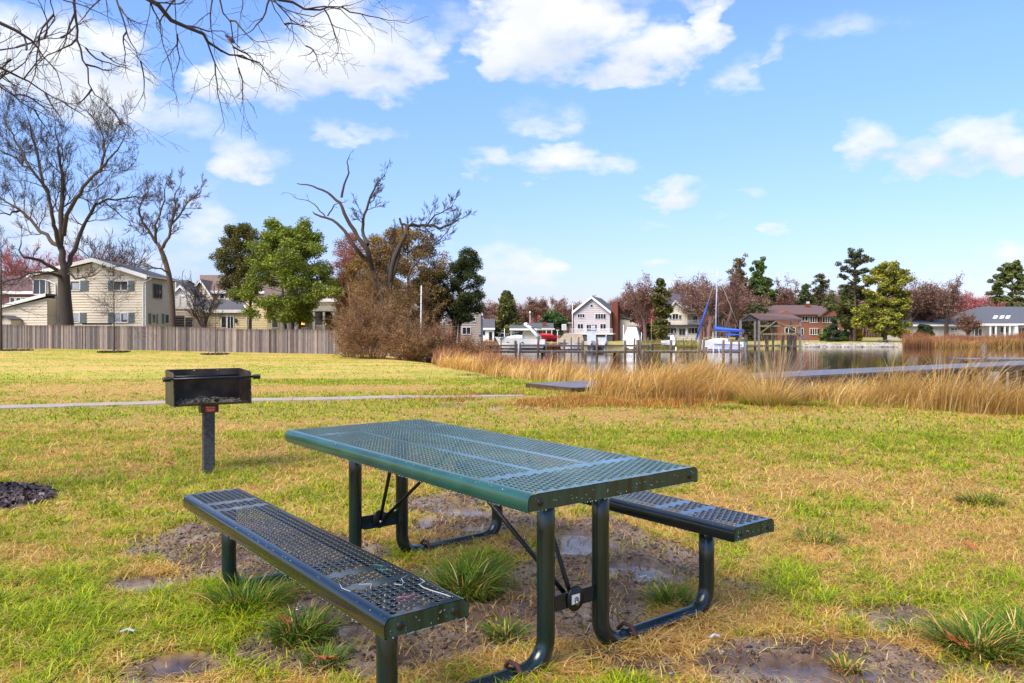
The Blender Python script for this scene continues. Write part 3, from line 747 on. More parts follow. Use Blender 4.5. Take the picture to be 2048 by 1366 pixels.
def arc(c, r, a0, a1, n, axis_pt):
    return [axis_pt(c[0] + r*cos(a0 + (a1-a0)*k/n), c[1] + r*sin(a0 + (a1-a0)*k/n)) for k in range(n+1)]
for sx in (-1, 1):
    X0 = sx*.695
    for sy in (-1, 1):
        P = lambda h, z: (X0, sy*h, z)
        h0, h1, r = .126, .7148, .095; zr = .010
        pts = [P(h0, TH-.012), P(h0, .45), P(h0, .2)] + arc((h0+r, zr+r), r, pi, 1.5*pi, 8, P) + [P(.4, zr)] + arc((h1-r, zr+r), r, 1.5*pi, 2*pi, 8, P) + [P(h1, .2), P(h1, BH-.01)]
        leg = MB().tube(pts, .0305, 18).build('leg', m_pipe, tbl)
        # rusty ground staple over the rail
        st_ = MB().tube([(X0-.045, sy*.26, -.03), (X0-.042, sy*.26, .03), (X0-.02, sy*.262, .052), (X0+.02, sy*.262, .052), (X0+.042, sy*.26, .03), (X0+.045, sy*.26, -.03)], .0075, 8)
        st_.build('ground_staple', m_rust, tbl)
    cb = MB()
    cb.bar((X0, -.10, .205), (X0, .10, .205), .006, .05); cb.box(X0-.0, X0-sx*.045, -.10, .10, .176, .181) if sx < 0 else cb.box(X0-.045, X0, -.10, .10, .176, .181)
    cross = cb.build('crossbar', m_pipe, tbl)
    xr = X0 - sx*.035
    for sy in (-1, 1):
        MB().tube([(xr, sy*.012, .215), (X0 - sx*.46, sy*.17, TH-.02)], .0085, 8).build('brace_rod', m_black, tbl)
    br = MB(); br.lathe([(.0001, .004), (.035, .004), (.038, 0), (.038, -.004)], (0, 0, 0), 20, 'x')
    bo = br.build('bracket_plate', m_black, tbl, loc=(X0 + .008, 0, .205)); bo.scale = (1, 1, 1.15)
    MB().lathe([(.0001, .012), (.008, .01), (.009, 0)], (0, 0, 0), 10, 'x').build('bolt', m_steel, bo, loc=(.004, 0, -.01))
    # feet of the table posts meet the underside through a flat flange
    for sy in (-1, 1):
        MB().box(X0-.05, X0+.05, sy*.126-.05, sy*.126+.05, TH-.014, TH-.007).build('flange', m_pipe, tbl)
    for sy in (-1, 1):
        MB().box(X0-.018, X0+.018, sy*.7148-.11, sy*.7148+.11, BH-.028, BH-.008).build('seat_bracket', m_pipe, tbl)
    MB().box(X0-.02, X0+.02, -.35, .35, TH-.045, TH-.016).build('top_support', m_pipe, tbl)
# torn white sticker on the near bracket
X0 = .695
st1 = MB().box(X0+.0135, X0+.0145, -.022, .014, .190, .222).build('sticker', mat('sticker_white', rgb(222, 220, 216), .5, .1), tbl)
sw = MB(); sw.tube([(X0+.0152, .010*cos(a)*(1-a/14)-.002, .203+.010*sin(a)*(1-a/14)) for a in [k*.45 for k in range(20)]], .0012, 5); sw.build('sticker_mark', m_black, st1)
# leaf on the tabletop
def maple_leaf(name, cx, cy, z, size, rz, m, label, tilt=.2):
    P = [(0,-1),(.12,-.45),(.55,-.62),(.48,-.35),(.98,-.1),(.72,.02),(.85,.35),(.5,.28),(.35,.5),(.22,.38),(.0,1.0),(-.2,.4),(-.36,.52),(-.48,.26),(-.85,.38),(-.7,.04),(-1,-.12),(-.5,-.34),(-.56,-.6),(-.1,-.45)]
    mb = MB(); c0 = len(P); vs = [(x*size, y*size, size*(.18*(x*x+y*y) + .1*sin(5*x+3*y))) for x, y in P] + [(0, 0, 0)]
    vs2 = [(x, y, zz + .0012) for x, y, zz in vs]
    n = len(P); fs = [(i, (i+1) % n, n) for i in range(n)] + [((i+1) % n + n+1, i + n+1, n+n+1) for i in range(n)] + [(i, i+n+1, (i+1) % n+n+1, (i+1) % n) for i in range(n)]
    mb.add(vs + vs2, fs); mb.tube([(0, -size*.9, .002), (size*.05, -size*1.6, .01)], .0012, 5)
    o = mb.build(name, m, None, loc=(cx, cy, z), rz=rz); o.rotation_euler = (tilt, tilt*.5, rz)
    return tag(o, label, 'leaf', 'fallen leaves')
m_leaf = mat('orange_leaf', rgb(206, 120, 50, .9), .6, .3, 20, col2=rgb(150, 78, 36)); m_leafr = mat('red_leaf', rgb(150, 46, 24), .5, .3, 20)
for (px, py, s_, rz, m, lb) in [(1915,1305,.06,.6,m_leaf,'orange leaf beside the dense dark tuft at lower right'), (2038,1312,.045,2,m_leaf,'orange leaf cut by the right edge of the picture'),
        (572,1258,.035,1.2,m_leafr,'dark red leaf in grass in front of the left bench'), (648,1338,.045,2.4,m_leaf,'orange brown leaf by the near left bench leg'),
        (1940,1105,.04,.3,m_leaf,'curled brown leaf on the straw grass at right'), (1455,893,.045,.9,m_leaf,'orange leaf on the lawn behind the right bench'),
        (340,935,.04,1,m_leafr,'small dark leaf on the lawn left of the grill post'), (1120,790,.0,1,m_leafr,'')]:
    if s_ == 0: continue
    x, y = gxy(px, py); maple_leaf('fallen_leaf', x, y, float(gz(x, y)) + .035, s_, rz, m, lb, .35)
x, y = gxy(598, 1222)
rp = MB().tube([(.018*cos(a), .018*sin(a), 0) for a in [k*2*pi/16 for k in range(17)]], .004, 6).build('bottle_ring', m_steel, None, loc=(x, y, .012))
tag(rp, 'thin grey bottle ring lying on the mud under the left bench', 'litter')
for (px, py, l, rz, lb) in [(1290,1166,.05,-.5,'white plastic straw on the mud behind the near table legs'), (1430,1287,.035,.3,'crumpled white wrapper on straw grass near the right frame'), (255,1276,.05,.1,'white scrap of litter in the grass at lower left')]:
    x, y = gxy(px, py); mb = MB(); mb.bar((-l/2, 0, .004), (0, .004, .012), .009, .004); mb.bar((0, .004, .012), (l/2, -.003, .006), .008, .004)
    tag(mb.build('litter', m_white, None, loc=(x, y, .02), rz=rz), lb, 'litter')

# ------------------------------------------------------------------ park grill
gx, gy = gxy(417, 945); GA = .58
grill = empty('park_grill', (gx, gy, 0), GA, 'black steel park grill on a square post, ash in the open firebox', 'grill')
m_gpost = mat('grill_post', rgb(58, 60, 64, .8), .5, .4, 40, .3, 120, col2=rgb(98, 100, 100, .7))
m_gbox = mat('sooty_steel', rgb(34, 30, 28, .8), .45, .4, 9, .3, 60, col2=rgb(92, 78, 66, .8))
m_gout = mat('grill_paint', rgb(104, 92, 66, .8), .4, .35, 8, .15, 60, col2=rgb(40, 38, 34, .6), stretch=(1, 1, .3))
MB().box(-.043, .043, -.03, .03, -.1, .50).build('post', m_gpost, grill, bevel=.004)
MB().box(-.066, .066, -.055, .045, .478, .545).build('collar', m_gbox, grill, bevel=.003)
lab = MB().box(-.036, .042, -.0575, -.0557, .483, .528).build('label', mat('red_label', rgb(196, 34, 38), .4, .05), grill)
def text(body, size, loc, parent, m, rot=(pi/2, 0, 0), name='lettering', ext=.0006):
    cu = bpy.data.curves.new('txt', 'FONT'); cu.body = body; cu.size = size; cu.extrude = ext; cu.align_x = 'CENTER'; cu.align_y = 'CENTER'
    to = bpy.data.objects.new('txt', cu); COL.objects.link(to)
    dg = bpy.context.evaluated_depsgraph_get(); me = bpy.data.meshes.new_from_object(to.evaluated_get(dg))
    bpy.data.objects.remove(to)
    o = bpy.data.objects.new(name, me); COL.objects.link(o); me.materials.clear(); me.materials.append(m)
    o.parent = parent; o.location = loc; o.rotation_euler = rot; return o
m_ltr = mat('white_ink', rgb(240, 238, 235), .5, .02)
text('Pilot Rock', .0155, (.003, -.0585, .519), lab, m_ltr)
for k, z in enumerate((.505, .498, .491)): MB().box(-.028 + .004*k, .034 - .003*k, -.0583, -.0577, z-.0008, z+.0008).build('rule', m_ltr, lab)
BWd, BD, zb, zt = .56, .38, .545, .80
# back, floor and side plates; the sides have stepped front edges for the grate
bx_ = MB(); bx_.box(-BWd/2, BWd/2, .19, .196, zb, zt + .012); bx_.box(-BWd/2, BWd/2, -.15, .19, zb, zb+.006)
bx_.poly_ex([(-BWd/2+.03, -.15, zb), (BWd/2-.03, -.15, zb), (BWd/2-.03, -.19, zb+.02), (-BWd/2+.03, -.19, zb+.02)], (0, .002, .005))
bx_.build('firebox', m_gbox, grill)
for sx in (-1, 1):
    prof = [(-.19, zb), (.19, zb), (.19, zt+.012), (-.14, zt), (-.175, zt-.015), (-.175, zt-.05), (-.158, zt-.055), (-.178, zt-.075), (-.178, zt-.095), (-.16, zt-.1), (-.18, zt-.12), (-.18, zt-.14), (-.162, zt-.145), (-.185, zt-.17)]
    o = MB().poly_ex([(sx*BWd/2, y, z) for y, z in prof], (sx*.005, 0, 0)).build('side_plate', m_gout if sx < 0 else m_gbox, grill)
gr = MB(); zg = zt - .045
gr.tube([(-BWd/2-.03, -.17, zg), (BWd/2+.03, -.17, zg)], .0085, 8); gr.tube([(-BWd/2+.01, .17, zg), (BWd/2-.01, .17, zg)], .007, 8)
for k in range(24):
    x = -BWd/2 + .02 + k*(BWd-.04)/23; gr.tube([(x, -.17, zg-.008), (x, .17, zg-.008)], .0055, 6)
grate = gr.build('cooking_grate', m_black, grill)
for sx in (-1, 1):
    co = MB(); co.tube([(sx*(BWd/2+.02+k*.0016), -.17 + .017*cos(k*1.1), zg + .017*sin(k*1.1)) for k in range(36)], .004, 6)
    co.tube([(sx*(BWd/2+.012), -.17, zg), (sx*(BWd/2+.03), -.10, zg), (sx*(BWd/2+.025), -.03, zg), (sx*(BWd/2+.006), .0, zg)], .006, 7)
    co.build('coil_handle', m_black, grate)
rr = random.Random(5)
ash = MB()
for k in range(150):
    x = rr.uniform(-.24, .24); y = rr.uniform(-.14, .17); hgt = .012 + .028*max(0, 1-abs(x)/.26)
    ash.blob((x, y, zb + .008 + rr.uniform(0, hgt)), rr.uniform(.008, .02), rr, 1, .35, (1.3, 1, .7))
tag(ash.build('ash_heap', mat('ash_lumps', rgb(190, 176, 150, .9), .9, .5, 40, .4, 60, col2=rgb(70, 62, 56)), grill), None)
hl = MB()
for x in (-.07, .11): hl.lathe([(.0001, -.002), (.007, -.002), (.007, 0)], (x, .19, zt-.003), 8, 'y')
hl.build('rivet', m_steel, grill)

# ------------------------------------------------------------------ boardwalk, leading right over the marsh to the creek
m_plank = mat('wet_planks', rgb(156, 144, 140, .62), .32, .25, 6, .3, 40, col2=rgb(96, 84, 82, .6), stretch=(1, 8, 1))
m_plank_side = mat('plank_fascia', rgb(96, 66, 52, .65), .6, .35, 6, .3, 40, stretch=(.4, 1, 4))
A = Vector((.32, 15.2)); D = Vector((18.0, 12.0)); D.normalize(); Nn = Vector((-D.y, D.x)); bwz = .085
bw = empty('boardwalk', (A.x, A.y, 0), math.atan2(D.y, D.x), 'grey plank boardwalk on low piles crossing the marsh to the right', 'boardwalk')
# local x runs along it, local y from 0 (far edge) to -1.45 (near edge)
LB_ = 34.0; pl = MB(); x = 0; k = 0; rr = random.Random(2)
while x < LB_:
    pl.box(x, x+.139, -1.47, .02, bwz-.038 + rr.uniform(-.002, .002), bwz + rr.uniform(-.002, .002)); x += .146
pl.build('planks', m_plank, bw)
MB().box(-.045, -.003, -1.47, .02, -.02, bwz).build('end_board', m_plank_side, bw)
for yy in (-1.50, .025): MB().box(0, LB_, yy, yy+.04, bwz-.17, bwz-.041).build('fascia', m_plank_side, bw)
for x in np.arange(3.0, LB_, 2.4):
    for yy in (-1.4, -.08): MB().box(x, x+.15, yy-.07, yy+.08, -2.2, bwz-.04).build('pile', m_plank_side, bw)
    MB().box(x-.04, x-.005, -1.5, .03, bwz-.22, bwz-.042).build('joist', m_plank_side, bw)
# ------------------------------------------------------------------ marsh grass
m_reed = mat('dry_reeds', (1, 1, 1), .6, .05, 2, attr=True, spec=.25, trans=.3)
PAL_R = np.array([rgb(232,194,116), rgb(218,172,94), rgb(242,214,148), rgb(200,156,84), rgb(226,182,98)])
PAL_B = np.array([rgb(176,124,80), rgb(150,102,70), rgb(194,140,88), rgb(134,96,72), rgb(184,130,90)])
FRONT = [(-6, 39), (-3.3, 33), (-1.0, 25), (.6, 20), (1.6, 15.9)]
FRONT2 = [(1.9, 13.3), (2.4, 12.6), (3.7, 11.9), (5.4, 11.3), (6.6, 10.0), (9, 8.4), (16, 5.2)]
def bw_local(x, y):
    px_, py_ = x - A.x, y - A.y; return px_*D.x + py_*D.y, px_*Nn.x + py_*Nn.y
def in_marsh(x, y):
    fx = np.interp(y, [5.2, 8.4, 10.0, 11.3, 11.9, 12.3, 12.7], [16, 9, 6.6, 5.4, 3.4, 1.9, 1.2])
    u, v = bw_local(x, y)
    front = (v < -1.6)
    fx2 = np.interp(y, [13.3, 15.9, 20, 25, 33, 39, 48], [2.6, 1.5, .6, -1.0, -3.2, -3.9, -4.6])
    ok = np.where(front, x > fx + (fbm(x, y, .9, 8)-.5)*1.2, (x > fx2 + (fbm(x, y, .7, 6)-.5)*1.6) & (v > .1))
    s = sdist(x, y)
    return ok & (y > 5.5) & (s < 2.0) & (y < 50) & (((x-4.05)/.75)**2 + ((y-11.6)/.9)**2 > 1)
def reeds(n, y0, y1, x0, x1, hf, pal, w_, lean, name, label, cond, kind='stuff', segs=4, dens=None):
    x = rs.uniform(x0, x1, n); y = rs.uniform(y0, y1, n)
    k = in_marsh(x, y) & cond(x, y); x, y = x[k], y[k]
    if dens is not None: k = rs.rand(len(x)) < dens(x, y); x, y = x[k], y[k]
    n = len(x); cl = np.clip((fbm(x, y, 1.3, 15, 3)-.5)*1.7+.5, 0, 1.1); cl2 = fbm(x, y, .35, 25, 2)
    h = hf(x, y)*rs.uniform(.55, 1.15, n)*(.45 + 1.1*cl)
    az_ = (fbm(x, y, .5, 77)-.5)*5 + rs.normal(-.4, .9, n)
    col = pal[rs.randint(0, 5, n)]*rs.uniform(.7, 1.2, (n, 1))*(.8+.5*cl2)[:, None]
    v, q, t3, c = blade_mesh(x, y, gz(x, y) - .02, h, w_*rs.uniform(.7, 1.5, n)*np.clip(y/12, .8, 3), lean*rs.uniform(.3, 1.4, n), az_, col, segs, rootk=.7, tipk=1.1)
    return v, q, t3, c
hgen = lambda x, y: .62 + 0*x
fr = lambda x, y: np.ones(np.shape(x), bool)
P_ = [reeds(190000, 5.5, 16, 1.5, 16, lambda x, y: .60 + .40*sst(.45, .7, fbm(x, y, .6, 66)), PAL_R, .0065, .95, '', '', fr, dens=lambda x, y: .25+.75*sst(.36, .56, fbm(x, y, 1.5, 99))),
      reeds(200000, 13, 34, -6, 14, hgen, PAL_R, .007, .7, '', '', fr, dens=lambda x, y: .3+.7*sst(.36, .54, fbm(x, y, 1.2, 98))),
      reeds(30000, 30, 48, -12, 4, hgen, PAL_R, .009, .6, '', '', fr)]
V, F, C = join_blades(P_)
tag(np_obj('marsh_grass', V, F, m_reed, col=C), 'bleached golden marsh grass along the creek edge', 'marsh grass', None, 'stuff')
# rust coloured stems, nearer the water
nearw = lambda x, y: (sdist(x, y) > -4.2)
P_ = [reeds(60000, 8, 18, 3, 16, lambda x, y: .72 + 0*x, PAL_B, .005, .35, '', '', nearw, dens=lambda x, y: .35+.6*sst(.42, .56, fbm(x, y, .45, 55))),
      reeds(110000, 16, 40, -6, 9, lambda x, y: .8 + 0*x, PAL_B, .006, .35, '', '', nearw, dens=lambda x, y: .1+.6*sst(.42, .62, fbm(x, y, .4, 58))),
      reeds(30000, 34, 48, -10, 3, lambda x, y: .85 + 0*x, PAL_B, .008, .35, '', '', lambda x, y: sdist(x, y) > -6)]
V, F, C = join_blades(P_)
tag(np_obj('rust_weeds', V, F, m_reed, col=C), 'rust brown weeds standing behind the golden marsh grass', 'weeds', None, 'stuff')

def clump(name, px, py, n, r, h, label, cat, pal, w_=.006, lean=.45, group=None, segs=5, base_green=.0):
    cx, cy = gxy(px, py); a = rs.uniform(0, 6.28, n); q = r*np.sqrt(rs.rand(n))
    x = np.cos(a)*q; y = np.sin(a)*q; col = pal[rs.randint(0, 5, n)]*rs.uniform(.75, 1.2, (n, 1))
    hh = h*rs.uniform(.35, 1.1, n)*(1-.3*q/r); ln = lean*(.2 + q/r)*rs.uniform(.5, 1.5, n)
    g = rs.rand(n) < base_green; col[g] = PAL_G[rs.randint(0, 5, g.sum())]; hh[g] *= .45; ln[g] += .4
    v, q4, t3, c = blade_mesh(x, y, np.full(n, -.02), hh, w_*rs.uniform(.7, 1.4, n), ln, a + rs.normal(0, .35, n), col, segs, curl=.6)
    return tag(np_obj(name, v, [q4, t3], m_reed, col=c, loc=(cx, cy, float(gz(cx, cy)))), label, cat, group)
clump('tall_grass_clump', 1535, 809, 1900, .38, .72, 'tall straw coloured grass clump standing alone in front of the boardwalk, green at its foot', 'grass clump', PAL_R, .008, .7, None, 6, .5)
clump('tall_grass_clump', 1550, 803, 420, .30, 1.45, 'thin bare stems fanning out of the tall grass clump', 'grass clump', np.array([rgb(176,150,116)]*3 + [rgb(196,168,120)]*2), .006, .5, None, 6)
clump('dry_weed', 1185, 806, 16, .12, .55, 'thin dark dead weed stems left of the boardwalk edge', 'weed', PAL_B*.55, .007, .5)
clump('dry_weed', 1290, 800, 26, .25, .75, 'dark weed stems in front of the near edge of the boardwalk', 'weed', PAL_B*.7, .007, .5)
clump('dry_weed', 1380, 812, 30, .3, .7, 'brown weed stems between the boardwalk and the tall grass clump', 'weed', PAL_B*.7, .007, .5)
for (px, py, r, n, h, lb) in [(940,750,.7,160,.14,'green tuft at the left end of the golden marsh grass'),(985,757,.8,200,.16,'green tuft beside the golden marsh grass, middle of three'),(1030,768,.6,140,.12,'green tuft just left of the boardwalk end'),
        (1630,812,.4,200,.13,'green tuft right of the tall straw clump'),(1350,838,.5,240,.06,'brownish low growth on the lawn before the marsh'),(1460,818,.4,160,.12,'green growth left of the tall straw clump')]:
    tuft(px, py, r, n, h, lb)

n = 26000; x = rs.normal(0, 1, n); y = rs.normal(0, 1, n); cx, cy = gxy(1250, 802); x = cx + x*1.5; y = cy + y*.75 + (x-cx)*-.12
k = rs.rand(n) < np.clip((fbm(x, y, 1.4, 88)-.38)*4, 0, 1); x, y = x[k], y[k]; k = ~in_marsh(x, y) & ((bw_local(x, y)[0] < -.1) | (bw_local(x, y)[1] < -1.6)); x, y = x[k], y[k]; n = len(x)
v, q, t3, c = blade_mesh(x, y, gz(x, y)-.004, rs.uniform(.04, .13, n), rs.uniform(.006, .012, n), rs.uniform(.3, 1.2, n), rs.uniform(0, 6.28, n), np.array([rgb(206,140,66), rgb(186,120,58), rgb(214,160,84), rgb(160,110,58), rgb(150,140,50)])[rs.randint(0, 5, n)]*rs.uniform(.75, 1.15, (n, 1)), 2)
tag(np_obj('rust_stubble', v, [q, t3], m_reed, col=c), 'low orange brown growth on the lawn at the foot of the boardwalk', 'low growth', None, 'stuff')
# ------------------------------------------------------------------ twigs, limbs and crowns
class Tree:
    def __init__(s, seed): s.r = random.Random(seed); s.lines = []; s.tips = []
    def line(s, pts, r0, r1): s.lines.append((np.array([tuple(p) for p in pts]), r0, r1))
    def grow(s, p, d, L_, r, lvl, up=.25, wig=.22, kids=(3, 5), ratio=(.55, .8), ang=(.45, .95), start=.25, minr=.006, z_squash=1.0):
        R_ = s.r; n = 5 if lvl > 1 else 4; pts = [Vector(p)]; d = Vector(d).normalized(); q = Vector(p); dirs = []
        for i in range(n):
            d = (d + Vector((R_.gauss(0, wig), R_.gauss(0, wig), R_.gauss(0, wig) + up*.25))).normalized()
            q = q + d*(L_/n); pts.append(q.copy()); dirs.append(d.copy())
        re = max(minr, r*(.45 if lvl > 0 else .4)); s.line(pts, max(r, minr), re)
        if lvl <= 0: s.tips.append(tuple(pts[-1])); s.tips.append(tuple(pts[2])); return
        k = R_.randint(*kids)
        for c in range(k):
            t_ = start + (1-start)*(c + R_.random()*.9)/k; i = min(n-1, int(t_*n)); f = t_*n - i
            b = pts[i].lerp(pts[i+1], min(1, f)); dd = dirs[i]
            a = R_.uniform(*ang); ax = Vector((R_.gauss(0, 1), R_.gauss(0, 1), R_.gauss(0, 1))); ax = (ax - dd*ax.dot(dd)).normalized()
            nd = dd*cos(a) + ax*sin(a); rr_ = max(minr, (r + (re-r)*t_)*R_.uniform(.5, .72))
            s.grow(b, nd, L_*R_.uniform(*ratio)*(1.05-.35*t_), rr_, lvl-1, up, wig, kids, ratio, ang, .2, minr)
        s.grow(pts[-1], dirs[-1], L_*.6, re, lvl-1, up, wig, kids, ratio, ang, .2, minr)
    def limb(s, pts, r0, r1, tw=None, every=.5, tl=1.2, lvl=3, start=.3, up=.3, **kw):
        """a traced limb with twigs growing from it"""
        P = [Vector(p) for p in pts]; Q = [P[0]]
        for a, b in zip(P[:-1], P[1:]):
            m = 3
            for k in range(1, m+1):
                j = .04*(b-a).length if k < m else 0
                Q.append(a.lerp(b, k/m) + Vector((s.r.gauss(0, j), s.r.gauss(0, j), s.r.gauss(0, j))))
        s.line(Q, r0, r1)
        tot = sum((b-a).length for a, b in zip(Q[:-1], Q[1:])); acc = 0
        if every <= 0: return
        nxt = start*tot
        for a, b in zip(Q[:-1], Q[1:]):
            l = (b-a).length
            while nxt <= acc + l:
                t_ = (nxt-acc)/l; p = a.lerp(b, t_); f = nxt/tot; dd = (b-a).normalized()
                ax = Vector((s.r.gauss(0, 1), s.r.gauss(0, 1), s.r.gauss(0, 1))); ax = (ax - dd*ax.dot(dd)).normalized()
                an = s.r.uniform(.5, 1.0); s.grow(p, dd*cos(an) + ax*sin(an), tl*s.r.uniform(.6, 1.2)*(1.1-.4*f), max(.008, (r0+(r1-r0)*f)*.42), lvl, up, **kw)
                nxt += every*s.r.uniform(.6, 1.4)
            acc += l
        s.grow(Q[-1], Q[-1]-Q[-2], tl*.9, r1*.9, lvl, up, **kw)
    def mesh(s, n_big=7, big=.05):
        V = []; F = []; b_ = 0; grp = {}
        for pts, r0, r1 in s.lines: grp.setdefault((len(pts), n_big if r0 > big else (4 if r0 > big*.3 else 3)), []).append((pts, r0, r1))
        for (m, n), L_ in grp.items():
            pts = np.stack([l[0] for l in L_]); r0 = np.array([l[1] for l in L_]); r1 = np.array([l[2] for l in L_]); q = len(L_)
            d = np.gradient(pts, axis=1); d /= np.linalg.norm(d, axis=2, keepdims=True) + 1e-9
            u = np.cross(d, [.31, .52, .79]); u /= np.linalg.norm(u, axis=2, keepdims=True) + 1e-9; w = np.cross(d, u)
            t_ = np.linspace(0, 1, m)[None]; r = (r0[:, None]*(1-t_) + r1[:, None]*t_)[:, :, None, None]; a = np.arange(n)*2*np.pi/n
            ring = pts[:, :, None] + r*(u[:, :, None]*np.cos(a)[None, None, :, None] + w[:, :, None]*np.sin(a)[None, None, :, None])
            V.append(ring.reshape(-1, 3)); i = np.arange(m-1)[:, None]; k = np.arange(n)[None]; k2 = (k+1) % n
            f = np.stack([i*n+k, i*n+k2, (i+1)*n+k2, (i+1)*n+k], -1).reshape(-1, 4)
            F.append((f[None] + (np.arange(q)*m*n)[:, None, None]).reshape(-1, 4) + b_); b_ += q*m*n
        return np.vstack(V), np.vstack(F)
    def build(s, name, m, parent, off=(0, 0, 0), **k):
        V, F = s.mesh(**k); return np_obj(name, V - np.array(off), F, m, parent, smooth=True)
def leaves(name, cent, n, spread, size, pal, m, parent, off=(0, 0, 0), flat=.6, seed=1, aspect=.55):
    """many small leaf faces gathered round clump centres"""
    r = np.random.RandomState(seed); cent = np.asarray(cent); k = r.randint(0, len(cent), n)
    sp = spread if np.ndim(spread) == 0 else np.asarray(spread)[k][:, None]
    d_ = r.normal(0, 1, (n, 3)); d_ /= np.linalg.norm(d_, axis=1)[:, None]; P = cent[k] + d_*(r.rand(n, 1)**.5)*sp*np.array([1, 1, .75])
    a = r.normal(0, 1, (n, 3)); a[:, 2] *= flat; a /= np.linalg.norm(a, axis=1)[:, None]
    b = np.cross(a, r.normal(0, 1, (n, 3))); b /= np.linalg.norm(b, axis=1)[:, None] + 1e-9
    s_ = size*r.uniform(.6, 1.4, (n, 1)); A_ = a*s_; B_ = b*s_*aspect
    V = np.stack([P - A_, P + B_, P + A_, P - B_], 1).reshape(-1, 3); F = (np.arange(n)*4)[:, None] + np.arange(4)[None]
    cc_ = r.uniform(.75, 1.25, (len(cent), 1))[k]; c = np.array(pal)[r.randint(0, len(pal), n)]*r.uniform(.75, 1.25, (n, 1))*cc_
    return np_obj(name, V - np.array(off), F, m, parent, col=np.repeat(c, 4, 0))
m_leafs = mat('evergreen_leaves', (1, 1, 1), .5, .1, 1.5, attr=True, spec=.3, trans=.3)
m_bark = mat('grey_brown_bark', rgb(104, 84, 68, .7), .85, .3, 5, .6, 30, col2=rgb(70, 60, 54, .8), stretch=(1, 1, .3), bump_dist=.03)
m_bark2 = mat('tan_bark', rgb(122, 96, 76, .75), .85, .3, 5, .5, 30, col2=rgb(86, 70, 62, .8), stretch=(1, 1, .3), bump_dist=.03)
m_twig = mat('overhead_twig', rgb(70, 54, 52, .8), .7, .3, 5)
m_redtwig = mat('red_budding_twigs', rgb(168, 84, 88, .9), .8, .3, 1, col2=rgb(196, 112, 112, .8))
m_purp = mat('mauve_twigs', rgb(132, 98, 94, .85), .85, .25, .5, col2=rgb(150, 116, 108, .85))
m_brtwig = mat('brown_twigs', rgb(126, 92, 66, .9), .85, .25, 1, col2=rgb(150, 112, 76, .9))
def P3(px, py, d, dd=0): v = at(px, py, d); v.y += dd; v.x *= (d+dd)/d; v.z = EYE + (v.z-EYE)*(d+dd)/d; return v
def sub(v, o): return v - Vector(o)

# the tree whose branches hang into the picture; its trunk stands in the mulch left of the frame
T0 = Tree(11); d0 = 5.2; base = Vector((MULCH[0]-.05, MULCH[1], float(gz(-3.8, 5))))
fork = Vector((-4.15, 5.0, 3.0))
tr = Tree(2); tr.line([base + Vector((0, 0, -.1)), base + Vector((-.03, .02, .5)), base + Vector((-.22, 0, 1.8)), fork], .17, .11)
LB = [([fork, P3(-120,-420,5.0), P3(240,-160,5.0), P3(290,-5,5.0), P3(375,55,5.2), P3(440,100,5.4), P3(500,120,5.6)], .05, .006, .28, .42),
      ([P3(240,-160,5.0), P3(420,-60,5.2), P3(560,0,5.4), P3(640,20,5.6), P3(700,10,5.8)], .03, .005, .25, .4),
      ([fork, P3(-250,-200,4.9), P3(-60,10,5.0), P3(30,60,5.1), P3(75,95,5.2)], .04, .010, 9, .3),
      ([P3(30,-120,5.4), P3(150,-20,5.4), P3(155,60,5.5), P3(165,120,5.5), P3(190,190,5.6), P3(235,225,5.7)], .02, .003, .3, .28),
      ([fork, P3(-200,60,5.3), P3(0,135,5.5), P3(40,155,5.6), P3(90,185,5.7), P3(140,208,5.8)], .022, .004, .16, .34),
      ([P3(-180,60,5.3), P3(-60,150,5.2), P3(10,180,5.3), P3(60,215,5.4), P3(115,243,5.5)], .016, .003, .2, .3),
      ([P3(200,-120,5.8), P3(230,-10,5.8), P3(255,70,5.8), P3(275,115,5.9), P3(315,160,6.0)], .015, .003, .22, .26),
      ([P3(400,-80,5.0), P3(440,0,5.0), P3(465,70,5.1), P3(470,110,5.2), P3(478,150,5.2)], .013, .003, .25, .24),
      ([P3(520,-60,5.5), P3(550,20,5.5), P3(580,60,5.6), P3(625,98,5.7)], .010, .003, .4, .22),
      ([P3(30,-60,5.1), P3(100,-10,5.1), P3(110,40,5.2), P3(60,100,5.2), P3(20,120,5.3)], .010, .003, .2, .3),
      ([P3(-100,40,5.5), P3(0,100,5.5), P3(80,80,5.6), P3(130,75,5.6), P3(205,105,5.7)], .014, .003, .2, .28),
      ([P3(340,-60,5.5), P3(350,10,5.5), P3(352,60,5.6), P3(370,110,5.7), P3(385,130,5.7)], .009, .003, .3, .25)]
for pts, r0, r1, ev, tl in LB:
    T0.limb(pts, r0*.62, r1*.62, every=ev*.75, tl=tl*1.15, lvl=2, start=.3, up=-.08, wig=.2, minr=.0012, kids=(2, 3), ang=(.4, 1.0))
tt = empty('bare_tree', tuple(base), 0, 'overhead bare tree whose thin hanging branches cross the top left corner', 'tree')
tr.build('trunk', m_bark, tt, base, n_big=14)
T0.build('branches', m_twig, tt, base, big=.012)
